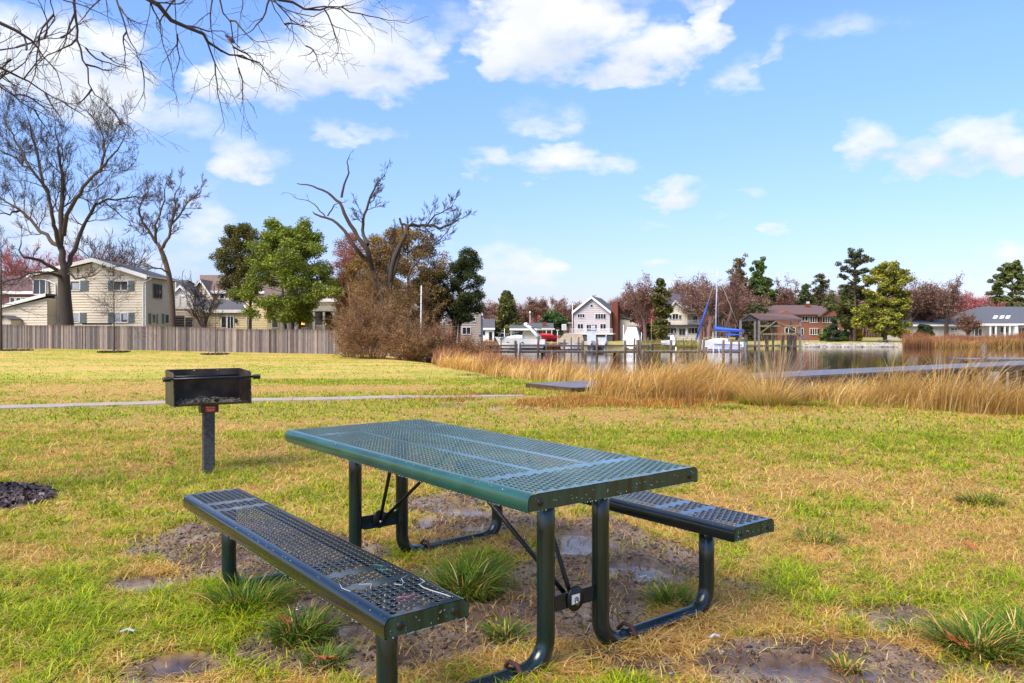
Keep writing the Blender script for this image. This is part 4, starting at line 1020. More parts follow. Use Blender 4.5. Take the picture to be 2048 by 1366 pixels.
# small bird on one of the hanging twigs
bp = P3(462, 79, 5.35); bird = empty('bird', tuple(bp), R(-150), 'small bluebird with orange breast perched on a hanging twig', 'bird')
mb = MB(); mb.lathe([(.0005, -.034), (.010, -.028), (.0165, -.01), (.0175, .005), (.014, .02), (.0115, .027), (.0125, .034), (.011, .042), (.0035, .049), (.0012, .056), (.0003, .058)], (0, 0, 0), 12, 'x')
body = mb.build('body', mat('bluebird_blue', rgb(70, 84, 120), .7, .2, 60), bird); body.rotation_euler = (0, R(-38), 0)
mb = MB(); mb.lathe([(.0003, -.018), (.011, -.008), (.0135, .006), (.010, .018), (.0003, .024)], (0, 0, 0), 10, 'x')
o = mb.build('breast', mat('breast_orange', rgb(190, 104, 52), .8, .1, 30), bird, loc=(.006, 0, -.004)); o.rotation_euler = (0, R(-45), 0)
mb = MB(); mb.poly_ex([(-.02, -.006, -.018), (-.062, -.008, -.048), (-.062, .008, -.048), (-.02, .006, -.018)], (0, 0, .003)); mb.build('tail', body.data.materials[0], bird)
for s_ in (-1, 1): MB().tube([(.0, s_*.005, -.014), (.004, s_*.006, -.03)], .0009, 5).build('leg', m_black, bird)

# ------------------------------------------------------------------ left side: fence, saplings
def fence(x0, x1, d):
    m_f = mat('weathered_pickets', (1, 1, 1), .85, .22, 6, .5, 40, attr=True, stretch=(3, 3, .35))
    root = empty('picket_fence', (x0, d, 0), 0, 'weathered grey brown stockade fence with pointed pickets behind the lawn', 'fence')
    r = random.Random(9); mb = MB(); x = 0; stain = MB(); h0 = 1.78
    while x < x1 - x0:
        w = r.uniform(.085, .12); px = x0 + x; z = float(gz(px, d)); seg = int(px/2.42); rs_ = random.Random(seg)
        hh = h0 + rs_.uniform(-.03, .03) + r.uniform(-.015, .015); k = r.choice((.45, .62, .75, .85, .95, 1.15))*r.uniform(.9, 1.1)*rs_.uniform(.85, 1.1); wv = r.random()
        dip = 0
        if -35.3 < px < -32.6: dip = .03
        mb.cur = tuple(c*k for c in (rgb(148, 136, 132, .8) if wv < .55 else rgb(168, 150, 138, .8) if wv < .85 else rgb(112, 98, 98, .8)))
        y = r.uniform(-.008, .008); t_ = hh - .10; tc = tuple(v*.62 for v in mb.cur)
        mb.add([(x, y, z-.1), (x+w-.008, y, z-.1), (x+w-.008, y, z+t_-.25), (x, y, z+t_-.25)], [(0, 1, 2, 3)])
        base_c = mb.cur
        mb.cur = base_c; mb.add([(x, y, z+t_-.25), (x+w-.008, y, z+t_-.25)], [])
        mb.cur = tuple(v*r.uniform(.45, .9)*m_ for v, m_ in zip(base_c, (1.05, .92, .85))); mb.add([(x+w-.008, y, z+t_), (x+w/2-.004, y, z+hh), (x, y, z+t_)], [])
        n = len(mb.v); mb.f.append((n-5, n-4, n-3, n-2, n-1)); mb.sm.append(False)
        mb.cur = base_c; mb.add([(x+w-.008, y, z-.1), (x+w-.008, y+.02, z-.1), (x+w-.008, y+.02, z+t_), (x+w-.008, y, z+t_)], [(0, 1, 2, 3)])
        x += w
    me_o = mb.build('pickets', m_f, root)
    rl = MB(); ps = MB()
    xx = 0
    while xx < x1 - x0 - 2.4:
        za = float(gz(x0+xx, d)); zb_ = float(gz(x0+xx+2.42, d))
        for h in (.35, 1.0, 1.55): rl.bar((xx, .045, za+h), (xx+2.42, .045, zb_+h), .04, .08)
        xx += 2.42
    rl.build('rails', m_plank_side, root)
    xx = 0
    while xx < x1 - x0:
        za = float(gz(x0+xx, d)); MB().box(xx-.05, xx+.05, .07, .17, za-.3, za+1.62).build('post', m_plank_side, root); xx += 4.84
    return root
fence(-40, -8.6, 55)

def young(px, d, top, seed, label, w=.045, m=m_bark, spread=1.3, low=.35, lean=0, n=26):
    x = (px-1024)*d/FPX; z = float(gz(x, d)); H_ = EYE + (HOR-top)*d/FPX - z; t_ = Tree(seed)
    pts = [Vector((x, d, z-.05)), Vector((x+lean*.3, d, z+H_*.3)), Vector((x+lean*.6, d, z+H_*.6)), Vector((x+lean, d, z+H_))]
    t_.line(pts[:3] , w, w*.55); t_.line(pts[2:], w*.55, .008)
    for k in range(n):
        f = low + (1-low)*(k+t_.r.random())/n; p = Vector((x+lean*f, d, z+H_*f)); a = t_.r.uniform(0, 6.28); el_ = t_.r.uniform(.05, .7)*(1 if f > .5 else .5)
        t_.grow(p, (cos(a), sin(a), el_), spread*(1.12-f)*t_.r.uniform(.8, 1.3), w*.28*(1.2-f), 2, .18, .18, (3, 4), minr=.007)
    root = empty('young_tree', (x, d, z), 0, label, 'tree', 'young trees planted along the fence')
    t_.build('trunk', m, root, (x, d, z)); return root, x, z
young(2, 50, 455, 21, 'bare young tree in a mulch ring at the left edge of the picture', .09, m_bark, 2.2, .3, n=30)
young(228, 50.5, 530, 22, 'bare young tree in front of the beige house gable', .055, m_bark, 1.9, .34, n=34)
young(431, 51.5, 590, 23, 'thinnest young tree, planted in a dark mulch ring left of the holly', .035, m_bark, .9, .35, n=16)
for (px, py, lb) in [(20, 699, 'dark mulch ring of the young tree at the left edge'), (228, 702, 'mulch ring of the young tree before the gable'), (431, 705, 'dark mulch ring of the thinnest young tree')]:
    d_ = 50; x = (px-1024)*d_/FPX
    mulch_disc('mulch_ring', x, d_, .75 if px > 100 else 1.2, 1.5, 1500, .12, lb)

def make_tree(name, label, cat, px, d, tree, m, wood='trunk', basez=None, **k):
    x = (px-1024)*d/FPX; z = float(gz(x, d)) if basez is None else basez
    root = empty(name, (x, d, z), 0, label, cat); tree.build(wood, m, root, (x, d, z), **k); return root, (x, d, z)

# the great bare tree behind the fence at left
d = 57; T = Tree(31); S = lambda px, py, dd=0: P3(px, py, d, dd)
T.line([S(136, 712), S(134, 650), S(130, 600), S(128, 560), S(127, 540)], .50, .38)
L_ = T.limb
kw = dict(every=.5, tl=1.95, lvl=3, up=.35, minr=.009, wig=.16, ang=(.35, .85), kids=(3, 4))
L_([S(130,560), S(124,520), S(122,470), S(122,420), S(126,380,1), S(120,330,1), S(118,290,1.5), S(110,255,2)], .27, .04, start=.4, **kw)
L_([S(122,500), S(112,460,-1), S(104,430,-2), S(96,380,-2), S(60,335,-3), S(20,310,-3), S(-20,290,-4)], .17, .03, start=.35, **kw)
L_([S(124,495), S(100,480,1), S(70,450,2), S(40,420,2), S(0,395,3), S(-40,380,3)], .17, .03, start=.3, **kw)
L_([S(128,470), S(145,410,-1), S(165,375,-2), S(200,340,-2), S(215,320,-3), S(235,300,-3), S(250,270,-3)], .16, .03, start=.35, **kw)
L_([S(130,540), S(150,500,1), S(168,450,2), S(190,410,2), S(215,398,3), S(260,395,3), S(290,392,4)], .19, .03, start=.4, **kw)
L_([S(200,345,-2), S(210,300,-2), S(205,270,-1), S(190,240,-1)], .1, .03, start=.2, **kw)
L_([S(96,385,-2), S(80,340,-1), S(70,290,0), S(60,250,0), S(55,235,0)], .12, .03, start=.2, **kw)
L_([S(60,335,-3), S(35,290,-2), S(20,260,-2), S(10,240,-1)], .1, .03, start=.15, **kw)
L_([S(40,420,2), S(20,430,1), S(-10,425,1)], .1, .03, start=.2, every=.9, tl=1.0, lvl=2)
L_([S(205,400,2), S(230,420,2), S(255,440,2), S(280,450,2)], .06, .02, start=.2, every=1, tl=1.0, lvl=2, minr=.014)
L_([S(122,545), S(80,520,-1), S(48,515,-2), S(38,500,-2), S(42,480,-2)], .14, .03, start=.5, every=.7, tl=1.1, lvl=2, minr=.014)
L_([S(125,552), S(95,545,-2), S(70,545,-2), S(20,560,-3), S(-10,568,-3)], .13, .03, start=.3, every=.7, tl=1.1, lvl=2, minr=.014)
L_([S(135,548), S(160,556,-2), S(185,552,-3), S(205,540,-3)], .09, .02, start=.3, every=.8, tl=.9, lvl=2, minr=.014)
make_tree('bare_tree', 'largest bare tree, with a thick dark trunk and wide crown, behind the fence at left', 'tree', 134, d, T, m_bark, big=.06, n_big=12)

# leaning bare tree at the corner of the beige house
d = 57; T = Tree(32)
T.line([S(347, 712), S(346, 650), S(344, 600), S(338, 550)], .24, .19)
kw = dict(every=.33, tl=.85, lvl=3, up=.2, minr=.008, wig=.16, ang=(.3, .8), kids=(3, 4))
L_ = T.limb
T.line([S(338,550), S(330,520), S(322,500)], .19, .16)
L_([S(322,500), S(312,485,1), S(300,465,1), S(285,445,1), S(278,420,1), S(285,400,1)], .14, .035, start=.3, **kw)
L_([S(322,500), S(328,490,-1), S(338,475,-1), S(342,450,-1), S(360,430,-1), S(375,405,-2), S(395,385,-2)], .14, .03, start=.3, **kw)
L_([S(312,485), S(310,450,-1), S(320,430,-1), S(330,400,-1), S(330,375,-1)], .1, .03, start=.25, **kw)
L_([S(342,450), S(352,420,1), S(350,390,1), S(360,372,1)], .08, .03, start=.2, **kw)
L_([S(300,465), S(285,470,-1), S(270,455,-1)], .05, .02, start=.3, every=.6, tl=.9, lvl=2, minr=.014)
L_([S(338,545), S(325,538,-1), S(305,535,-2), S(285,530,-2)], .07, .02, start=.3, every=.6, tl=1, lvl=2, minr=.014)
make_tree('bare_tree', 'bare tree leaning in front of the right corner of the beige house', 'tree', 347, d, T, m_bark2, big=.05, n_big=10)

def bare(px, d, top, w, seed, label, m=m_bark2, lvl=4, trunk=.3, kids=(3, 4), n=5, name='bare_tree', minr=None, up=.3, base_r=None, mesh_kw={}, fan=.5, buds=None):
    """a bare tree sized by the rows and columns it covers"""
    x = (px-1024)*d/FPX; z = float(gz(x, d)); H_ = EYE + (HOR-top)*d/FPX - z; Wd = w*d/FPX/2; T = Tree(seed); r = base_r or H_*.022
    minr = minr or d*.00022
    p1 = Vector((x + T.r.gauss(0, .03)*H_, d, z + H_*trunk)); T.line([Vector((x, d, z-.1)), Vector((x, d, z+H_*trunk*.5)), p1], r*1.25, r)
    for k in range(n):
        a = 2*pi*k/n + T.r.uniform(-.4, .4); out = fan*T.r.uniform(.5, 1.2)*Wd/(H_*(1-trunk))*2
        if k == 0: out *= .2
        st = p1 - Vector((0, 0, H_*trunk*T.r.uniform(0, .3)))
        T.grow(st, (cos(a)*out, sin(a)*out, 1), H_*(1-trunk)*T.r.uniform(.36, .5), r*T.r.uniform(.4, .65), lvl, up, .2, kids, (.5, .74), (.4, .95), .25, minr)
    root = empty(name, (x, d, z), 0, label, 'tree'); T.build('trunk', m, root, (x, d, z), big=.08, **mesh_kw)
    if buds and len(T.tips) > 150: leaves('buds', T.tips, min(9000, len(T.tips)*buds[0]), d*buds[1], d*.0009, buds[2], m_leafs, root, (x, d, z), seed=seed)
    return root
B_RD0 = [rgb(196,120,124), rgb(214,146,146), rgb(170,96,100), rgb(200,130,126)]
bare(238, 78, 425, 170, 41, 'bare tree rising behind the roof of the beige house', m_bark2, 4, .25, n=7)
bare(120, 82, 470, 150, 42, 'pink budding tree behind the left end of the beige house', m_redtwig, 4, .2, n=7, kids=(4, 4), minr=.018, buds=(4, .005, B_RD0))
bare(30, 88, 470, 110, 43, 'pink budding tree farther left, behind the low shed wing', m_redtwig, 4, .2, n=6, kids=(4, 4), minr=.018, buds=(4, .005, B_RD0))
bare(190, 90, 490, 120, 44, 'reddish tree directly behind the roof ridge of the beige house', m_redtwig, 4, .2, n=6, minr=.018, buds=(3, .005, B_RD0))
bare(410, 60, 530, 110, 45, 'small bare tree behind the fence in front of the cream house', m_bark2, 3, .25, n=6, minr=.016)

# --- evergreen builder
def crown_pts(px0, px1, py0, py1, d, n, seed, shape, depth=None):
    """clump centres filling an outline given as rows and columns; shape(t) = half width fraction at height t (0 base, 1 top)"""
    r = np.random.RandomState(seed); out = []; cx = (px0+px1)/2; hw = (px1-px0)/2
    while len(out) < n:
        t_ = r.rand(); a = r.uniform(0, 6.28); q = r.rand()**.4*shape(t_)*(.45 + 1.0*float(vn(t_*5.3 + seed, a*1.1, 1, seed)))
        X = cx + hw*q*cos(a); D_ = d + (depth or hw*d/FPX)*q*sin(a)
        v = P3(X, py1 + (py0-py1)*t_, d, D_-d); out.append(tuple(v))
    return np.array(out)
def evergreen(name, label, px, d, cent, n, spread, size, pal, seed, trunk_top, tr_r=.15, m=m_bark, group=None, limbs=True, aspect=.55, splits=0):
    x = (px-1024)*d/FPX; z = float(gz(x, d)); root = empty(name, (x, d, z), 0, label, 'tree', group)
    T = Tree(seed); zt_ = EYE + (HOR-trunk_top)*d/FPX
    if splits:
        for k in range(splits):
            o_ = (k - (splits-1)/2)*.5; T.line([Vector((x+o_*.7, d+.1*k, z-.1)), Vector((x+o_*1.4, d, z+(zt_-z)*.4)), Vector((x+o_*2, d, zt_))], tr_r*.8, tr_r*.2)
    else: T.line([Vector((x, d, z-.1)), Vector((x+.05, d, z+(zt_-z)*.5)), Vector((x, d, zt_))], tr_r, tr_r*.2)
    if limbs:
        for c in cent[::max(1, len(cent)//60)]:
            c = Vector(c); f = max(.15, min(.95, (c.z-z)/(zt_-z) - .08)); T.line([Vector((x, d, z+(zt_-z)*f)), (c + Vector((x, d, z+(zt_-z)*f)))/2 + Vector((0, 0, .1)), c], tr_r*.3, tr_r*.06)
    T.build('trunk', m, root, (x, d, z), n_big=8)
    leaves('crown', cent, n, spread, size, pal, m_leafs, root, (x, d, z), seed=seed, aspect=aspect)
    return root
dome = lambda t: math.sqrt(max(0, 1-((t-.38)/.62)**2)) if t > .38 else .72 + .28*t/.38
cone = lambda t: max(.05, 1-t)**.8
oval = lambda t: math.sqrt(max(.02, 1-((t-.5)/.52)**2))
G_HOL = [rgb(128,142,44), rgb(104,122,38), rgb(152,160,54), rgb(78,96,36), rgb(140,146,60)]
G_CED = [rgb(112,112,54), rgb(92,94,48), rgb(130,122,58), rgb(78,84,44), rgb(104,92,46)]
G_DRK = [rgb(72,82,42), rgb(90,98,48), rgb(58,68,38), rgb(98,104,54), rgb(78,84,40)]
G_BRN = [rgb(150,118,66), rgb(128,104,58), rgb(168,130,72), rgb(110,98,50), rgb(142,106,62)]
G_PIN = [rgb(158,154,58), rgb(134,140,54), rgb(178,168,66), rgb(108,120,50), rgb(162,150,58)]
c1 = crown_pts(478, 672, 462, 640, 59, 210, 1, dome); c2 = crown_pts(520, 572, 438, 500, 59, 22, 2, cone); c3 = crown_pts(590, 635, 442, 510, 59, 26, 3, dome)
evergreen('holly_tree', 'broad bright green holly behind the fence', 585, 59, np.vstack([c1, c2, c3]), 62000, .62, .08, G_HOL, 61, 470, .16, splits=3)
c1 = crown_pts(432, 530, 452, 600, 63, 120, 4, oval)
evergreen('cedar_tree', 'dark olive evergreen behind the left side of the bright holly', 500, 63, c1, 26000, .55, .08, G_CED, 62, 460, .15)
full = lambda t: 1.0 if t < .72 else math.sqrt(max(0, 1-((t-.72)/.28)**2))*.9 + .1
c1 = np.vstack([crown_pts(715, 895, 462, 660, 60, 210, 5, full), crown_pts(670, 800, 505, 670, 60, 90, 51, full)])
evergreen('cedar_tree', 'brownish cedar under the dead limbs of the snag', 815, 60, c1, 80000, .65, .065, G_BRN, 63, 470, .15)
c1 = np.vstack([crown_pts(885, 972, 520, 640, 58, 70, 6, oval), crown_pts(900, 975, 590, 640, 58, 24, 7, oval), crown_pts(905, 958, 500, 560, 58, 22, 8, dome)])
evergreen('cedar_tree', 'dark ragged cedar at the right end of the thicket', 918, 58, c1, 26000, .45, .065, G_DRK, 64, 510, .13)
c1 = crown_pts(820, 900, 540, 660, 57, 60, 9, oval)
evergreen('cedar_tree', 'low dull green cedar behind the white pole', 862, 57, c1, 16000, .4, .07, G_BRN[:3] + G_DRK[:2], 65, 560, .1)

c1 = np.vstack([crown_pts(648, 752, 472, 640, 63, 90, 91, dome), crown_pts(740, 830, 500, 650, 62, 50, 92, dome)])
evergreen('russet_tree', 'russet tree filling the thicket between the holly and the dead tree', 705, 63, c1, 30000, .6, .055, [rgb(168,112,84), rgb(150,96,72), rgb(176,130,84), rgb(160,92,84), rgb(140,116,72)], 67, 500, .14, m_bark2)
# broken dead tree over the thicket
d = 54; T = Tree(71); L_ = T.limb; kw = dict(every=.36, tl=.85, lvl=3, up=.2, minr=.010, wig=.15, ang=(.35, .8), kids=(2, 4))
L_([S(775,705), S(772,640), S(765,590), S(745,540)], .28, .2, every=0)
L_([S(745,540), S(735,500,-1), S(715,475,-1), S(695,440,-1), S(680,405,-1), S(655,385,-1), S(625,372,-1), S(594,367,-1)], .2, .03, every=0)
L_([S(735,490), S(725,460,1), S(728,430,1), S(740,395,1), S(755,365,1), S(765,355,1)], .14, .03, start=.35, **kw)
L_([S(683,395,-1), S(688,370,-1), S(698,345,-1), S(694,325,-1), S(699,310,-1)], .09, .02, start=.9, every=.8, tl=.4, lvl=1)
L_([S(738,525), S(715,500,-2), S(690,455+8,-2), S(665,440,-2), S(630,428,-2)], .16, .06, start=.9, every=9, tl=.3, lvl=0)
L_([S(650,433,-2), S(635,415,-2), S(618,402,-2), S(596,398,-2), S(577,386,-2)], .05, .015, start=.5, every=.8, tl=.5, lvl=1)
L_([S(655,432,-2), S(668,410,-2), S(684,405,-2)], .05, .03, start=.5, every=.9, tl=.4, lvl=1)
L_([S(780,560), S(800,490), S(816,452), S(845,450,1), S(880,457,1), S(900,450,1), S(915,440,1)], .18, .035, start=.45, **kw)
L_([S(816,470), S(812,450), S(803,448), S(799,436)], .12, .07, every=0)
L_([S(780,580), S(795,520), S(803,480), S(804,448)], .14, .07, every=0)
L_([S(850,455,1), S(870,430,1), S(885,425,1), S(900,415,1)], .07, .02, start=.1, **kw)
L_([S(815,560), S(850,500,1), S(880,480,1), S(900,455,1)], .08, .02, start=.3, **kw)
L_([S(765,600), S(780,520,2), S(790,480,2)], .12, .05, start=.3, **kw)
make_tree('dead_tree', 'broken half dead tree with long bare snag limbs reaching up over the thicket', 'tree', 775, d, T, m_bark, big=.05, n_big=9)
bare(700, 62, 470, 110, 72, 'red budding tree between the bright holly and the dead tree', m_redtwig, 4, .25, n=6, kids=(4, 4), minr=.012, buds=(5, .005, [rgb(170,92,80), rgb(190,110,92), rgb(150,84,70), rgb(180,120,90)]))
bare(765, 56, 500, 150, 73, 'brown twiggy tree with a light trunk under the dead limbs', m_brtwig, 4, .2, n=8, kids=(3, 4), minr=.009, buds=(3, .006, [rgb(160,124,78), rgb(140,108,66), rgb(134,120,62)]))
bare(740, 58, 560, 130, 731, 'leafless brown tree low behind the bushy shrub', m_brtwig, 4, .12, n=8, kids=(3, 4), minr=.009, buds=(4, .006, [rgb(160,120,78), rgb(140,104,66), rgb(134,112,62)]))
bare(830, 55, 540, 120, 732, 'tangled leafless tree just left of the white pole', m_brtwig, 4, .15, n=7, kids=(3, 4), minr=.009, buds=(3, .006, [rgb(160,124,78), rgb(140,108,66), rgb(134,120,62)]))
bare(905, 60, 480, 90, 74, 'thin bare tree standing behind the dark ragged cedar', m_bark, 4, .3, n=5, minr=.014)

B_BR = [rgb(168,128,80), rgb(148,108,68), rgb(184,146,92), rgb(140,120,66), rgb(126,96,64)]
B_RD = [rgb(186,104,104), rgb(206,130,124), rgb(160,84,86), rgb(190,120,110)]
B_MV = [rgb(140,104,88), rgb(120,88,78), rgb(160,124,104), rgb(134,100,80)]
def shrub(px, d, top, w, seed, label, m=m_brtwig, n=26, lvl=3, name='shrub', kids=(3, 4), minr=.012):
    x = (px-1024)*d/FPX; z = float(gz(x, d)); H_ = EYE + (HOR-top)*d/FPX - z; Wd = w*d/FPX/2; T = Tree(seed)
    for k in range(n):
        a = T.r.uniform(0, 6.28); q = math.sqrt(T.r.random()); out = q*Wd/H_
        T.grow((x + cos(a)*q*Wd*.35, d + sin(a)*q*Wd*.3, z-.1), (cos(a)*out*.9, sin(a)*out*.9, 1), H_*T.r.uniform(.5, .68)*(1-.3*q*q), .026, lvl, .05, .2, kids, (.45, .7), (.4, 1.0), .25, minr)
    root = empty(name, (x, d, z), 0, label, 'shrub', 'leafless shrubs at the marsh edge'); T.build('stems', m, root, (x, d, z), big=.08)
    leaves('buds', T.tips, min(16000, len(T.tips)*3), .22, .028, B_BR, m_leafs, root, (x, d, z), seed=seed); return root
shrub(745, 46, 590, 150, 81, 'large rounded brown bush spilling over the right end of the fence', m_brtwig, 44)
shrub(700, 49, 640, 70, 811, 'smaller brown bush left of the large rounded one', m_brtwig, 18)
shrub(812, 44, 638, 110, 82, 'low reddish bush below the white pole', m_brtwig, 30)
m_rusttw = mat('rust_twigs', rgb(134, 84, 60, .9), .85, .25, 1, col2=rgb(158, 104, 74, .9))
shrub(872, 46, 645, 130, 83, 'rust brown bush right of the white pole', m_rusttw, 40)
shrub(935, 47, 664, 90, 84, 'last low rust bush before the open marsh grass', m_rusttw, 34)
# pale pole in the thicket
x = (842-1024)*50/FPX; pz = float(gz(x, 50))
mb = MB(); mb.tube([(0, 0, -.1), (0, 0, 2.6), (0.02, 0, 4.95)], [.05, .045, .035], 10)
for z in np.arange(.8, 4.8, .5): mb.box(-.055, .055, -.06, -.05, z, z+.06)
tag(mb.build('pole', mat('peeling_white', rgb(206, 204, 202), .6, .2, 30), None, loc=(x, 50, pz)), 'peeling white pole standing in the thicket', 'pole')
# ------------------------------------------------------------------ houses
m_glass = mat('window_glass', rgb(58, 66, 76, .8), .08, .3, 1.2, spec=.8, col2=rgb(28, 32, 38))
m_wtrim = mat('white_trim', rgb(232, 230, 228, .85), .5, .06, 3)
m_blind = mat('pale_blind', rgb(176, 182, 192, .8), .4, .15, 3)
m_shut = mat('slate_shutter', rgb(110, 122, 122, .75), .6, .12, 5)
m_shing = mat('grey_shingles', rgb(120, 118, 122, .75), .85, .25, 4, .4, 12, stretch=(1, 3, 3), col2=rgb(92, 92, 98, .75))
def siding(name, c): return mat(name, c, .6, .07, .7, 0)
class House:
    def __init__(s, name, label, cat, px, d, z=None, group=None):
        s.d = d; s.x = (px-1024)*d/FPX; s.z = float(gz(s.x, d)) if z is None else z
        s.root = empty(name, (s.x, d, s.z), 0, label, cat, group)
    def p(s, px, py, dy=0):
        dd = s.d + dy; return Vector(((px-1024)*dd/FPX - s.x, dy, EYE + (HOR-py)*dd/FPX - s.z))
    def body(s, pts, depth, m, name='wall', dy=0, lap=.17, side=True):
        """outline facing the viewer, given in rows and columns, extruded back; clapboards as real overlapping boards"""
        P = [s.p(a, b, dy) for a, b in pts]; mb = MB(); mb.poly_ex(P, (0, depth, 0))
        if lap:
            zs = [q.z for q in P]; z = min(zs)
            ys = P[0].y
            def span(zz):
                xs = []
                for a, b in zip(P, P[1:] + P[:1]):
                    if (a.z - zz)*(b.z - zz) < 0: xs.append(a.x + (b.x-a.x)*(zz-a.z)/(b.z-a.z))
                return (min(xs), max(xs)) if len(xs) > 1 else None
            z = min(zs) + .001
            while z < max(zs) - lap*.3:
                zt_ = min(z + lap, max(zs)-.002); a = span(z+.003); b = span(zt_-.003)
                if a and b:
                    y0, y1 = ys - .052, ys - .006
                    mb.add([(a[0], y0, z), (a[1], y0, z), (b[1], y1, zt_), (b[0], y1, zt_), (a[0], ys, z), (a[1], ys, z)], [(0, 1, 2, 3), (4, 5, 1, 0)])
                z += lap
            if side:
                xr = max(q.x for q in P if abs(q.z - min(zs)) < .3); zr = max(q.z for q in P if abs(q.x - xr) < .05); xl = min(q.x for q in P); zl = max(q.z for q in P if abs(q.x - xl) < .05)
                for xx, zz_, sg in ((xr, zr, 1), (xl, zl, -1)):
                    z = min(zs) + .001
                    while z < zz_ - .05:
                        zt_ = min(z+lap, zz_); mb.add([(xx+sg*.05, ys, z), (xx+sg*.05, ys+depth, z), (xx+sg*.006, ys+depth, zt_), (xx+sg*.006, ys, zt_), (xx, ys, z), (xx, ys+depth, z)], [(0, 1, 2, 3), (4, 5, 1, 0)]); z += lap
        return mb.build(name, m, s.root)
    def slab(s, pts, th=.14, m=None, name='roof', parent=None):
        mb = MB(); mb.poly_ex(pts, (0, 0, -th)); return mb.build(name, m or m_shing, parent or s.root)
    def roof_front(s, l, r, ridge, depth, over=.35, th=.18, m=None, dy=0, fascia=True):
        """gable towards the viewer: l, ridge, r are (column,row) of the roof's front edge"""
        A_, B_, C_ = s.p(*l, dy), s.p(*ridge, dy), s.p(*r, dy)
        mb = MB(); f = Vector((0, -over, 0)); bk = Vector((0, depth + over*.6, 0))
        for a, b in ((A_, B_), (B_, C_)): mb.poly_ex([a + f, b + f, b + bk, a + bk], (0, 0, th))
        o = mb.build('roof', m or m_shing, s.root)
        if fascia:
            fb = MB()
            for a, b in ((A_, B_), (B_, C_)): fb.poly_ex([a + f + Vector((0, -.03, th*1.05)), b + f + Vector((0, -.03, th*1.05)), b + f + Vector((0, -.03, -.10)), a + f + Vector((0, -.03, -.10))], (0, .028, 0))
            fb.build('fascia', m_wtrim, o)
        return o
    def roof_side(s, l, r, ridge_row, rise_depth, over=.3, m=None, th=.16, inset=(0, 0), dy=0, back=True, fascia=True):
        """ridge parallel to the view plane; l, r = (column,row) of the eave ends; ridge_row is the row of the ridge"""
        a, b = s.p(*l, dy), s.p(*r, dy); a.y -= over; b.y -= over
        c = s.p(r[0] - inset[1], ridge_row, dy+rise_depth); e_ = s.p(l[0] + inset[0], ridge_row, dy+rise_depth)
        mb = MB(); mb.poly_ex([a, b, c, e_], (0, 0, th))
        if back:
            a2 = Vector((a.x, a.y + 2*(rise_depth+over), a.z)); b2 = Vector((b.x, b.y + 2*(rise_depth+over), b.z)); mb.poly_ex([e_, c, b2, a2], (0, 0, th))
            if inset[0]: mb.poly_ex([a2, a, e_], (0, 0, th))
            if inset[1]: mb.poly_ex([b, b2, c], (0, 0, th))
            if not inset[0] or not inset[1]:
                if not inset[0]: mb.add([a, a2, e_], [(0, 1, 2)])
                if not inset[1]: mb.add([b, b2, c], [(0, 1, 2)])
        o = mb.build('roof', m or m_shing, s.root)
        if fascia: MB().box(a.x, b.x, a.y-.05, a.y-.003, a.z-.12, a.z+th).build('fascia', m_wtrim, o)
        return o
    def win(s, x0, x1, y0, y1, nx=1, ny=1, dy=0, trim=None, glass=None, shut=None, sw=8, fr=.07, name='window', mull=.05, blind=False):
        a = s.p(x0, y1, dy); b = s.p(x1, y0, dy); y = a.y; T_ = trim or m_wtrim; mb = MB()
        Y0, Y1 = y-.105, y-.004
        mb.box(a.x-fr, a.x, Y0, Y1, a.z-fr, b.z+fr); mb.box(b.x, b.x+fr, Y0, Y1, a.z-fr, b.z+fr); mb.box(a.x, b.x, Y0, Y1, b.z, b.z+fr); mb.box(a.x, b.x, Y0-.02, Y1, a.z-fr, a.z)
        for i in range(1, nx): xx = a.x + (b.x-a.x)*i/nx; mb.box(xx-mull/2, xx+mull/2, Y0+.006, Y1, a.z, b.z)
        for i in range(1, ny): zz = a.z + (b.z-a.z)*i/ny; mb.box(a.x, b.x, Y0+.012, Y1, zz-mull/2, zz+mull/2)
        o = mb.build(name, T_, s.root)
        MB().box(a.x, b.x, y-.075, y-.065, a.z, b.z).build('pane', m_blind if blind else (glass or m_glass), o)
        if shut:
            w = sw*(s.d+dy)/FPX
            for xx in (a.x-fr-w-.01, b.x+fr+.01):
                sb = MB(); sb.box(xx, xx+w, y-.09, y-.03, a.z-fr, b.z+fr)
                for k in range(8):
                    z = a.z + (b.z-a.z)*(k+.5)/8; sb.box(xx+w*.15, xx+w*.85, y-.102, y-.0905, z-.03, z+.03)
                sb.build('shutter', shut, o)
        return o
    def side_win(s, X, ya, yb, za, zb, nx=2, shut=None, trim=None):
        """window on a wall that faces +X at local X"""
        mb = MB(); f = .06; x0, x1 = X+.03, X+.11
        mb.box(x0, x1, ya-f, ya, za-f, zb+f); mb.box(x0, x1, yb, yb+f, za-f, zb+f); mb.box(x0, x1, ya, yb, zb, zb+f); mb.box(x0, x1, ya, yb, za-f, za)
        for i in range(1, nx): yy = ya + (yb-ya)*i/nx; mb.box(x0, x1-.01, yy-.03, yy+.03, za, zb)
        o = mb.build('window', trim or m_wtrim, s.root); MB().box(X+.06, X+.07, ya, yb, za, zb).build('pane', m_glass, o)
        if shut:
            for yy in (ya-f-.42, yb+f+.01): MB().box(X+.03, X+.075, yy, yy+.4, za-f, zb+f).build('shutter', shut, o)
    def box(s, x0, x1, y0, y1, depth, m, name, dy=0, parent=None, front=0.0):
        a = s.p(x0, y1, dy); b = s.p(x1, y0, dy); return MB().box(a.x, b.x, a.y-front, a.y+depth, a.z, b.z).build(name, m, parent or s.root)
    def pipe(s, pts, r, m, name, dy=0, off=.1):
        mb = MB(); mb.tube([s.p(a, b, dy) - Vector((0, off, 0)) for a, b in pts], r, 8); return mb.build(name, m, s.root)

m_beige = siding('beige_siding', rgb(216, 202, 178, .88)); m_beige_s = m_beige
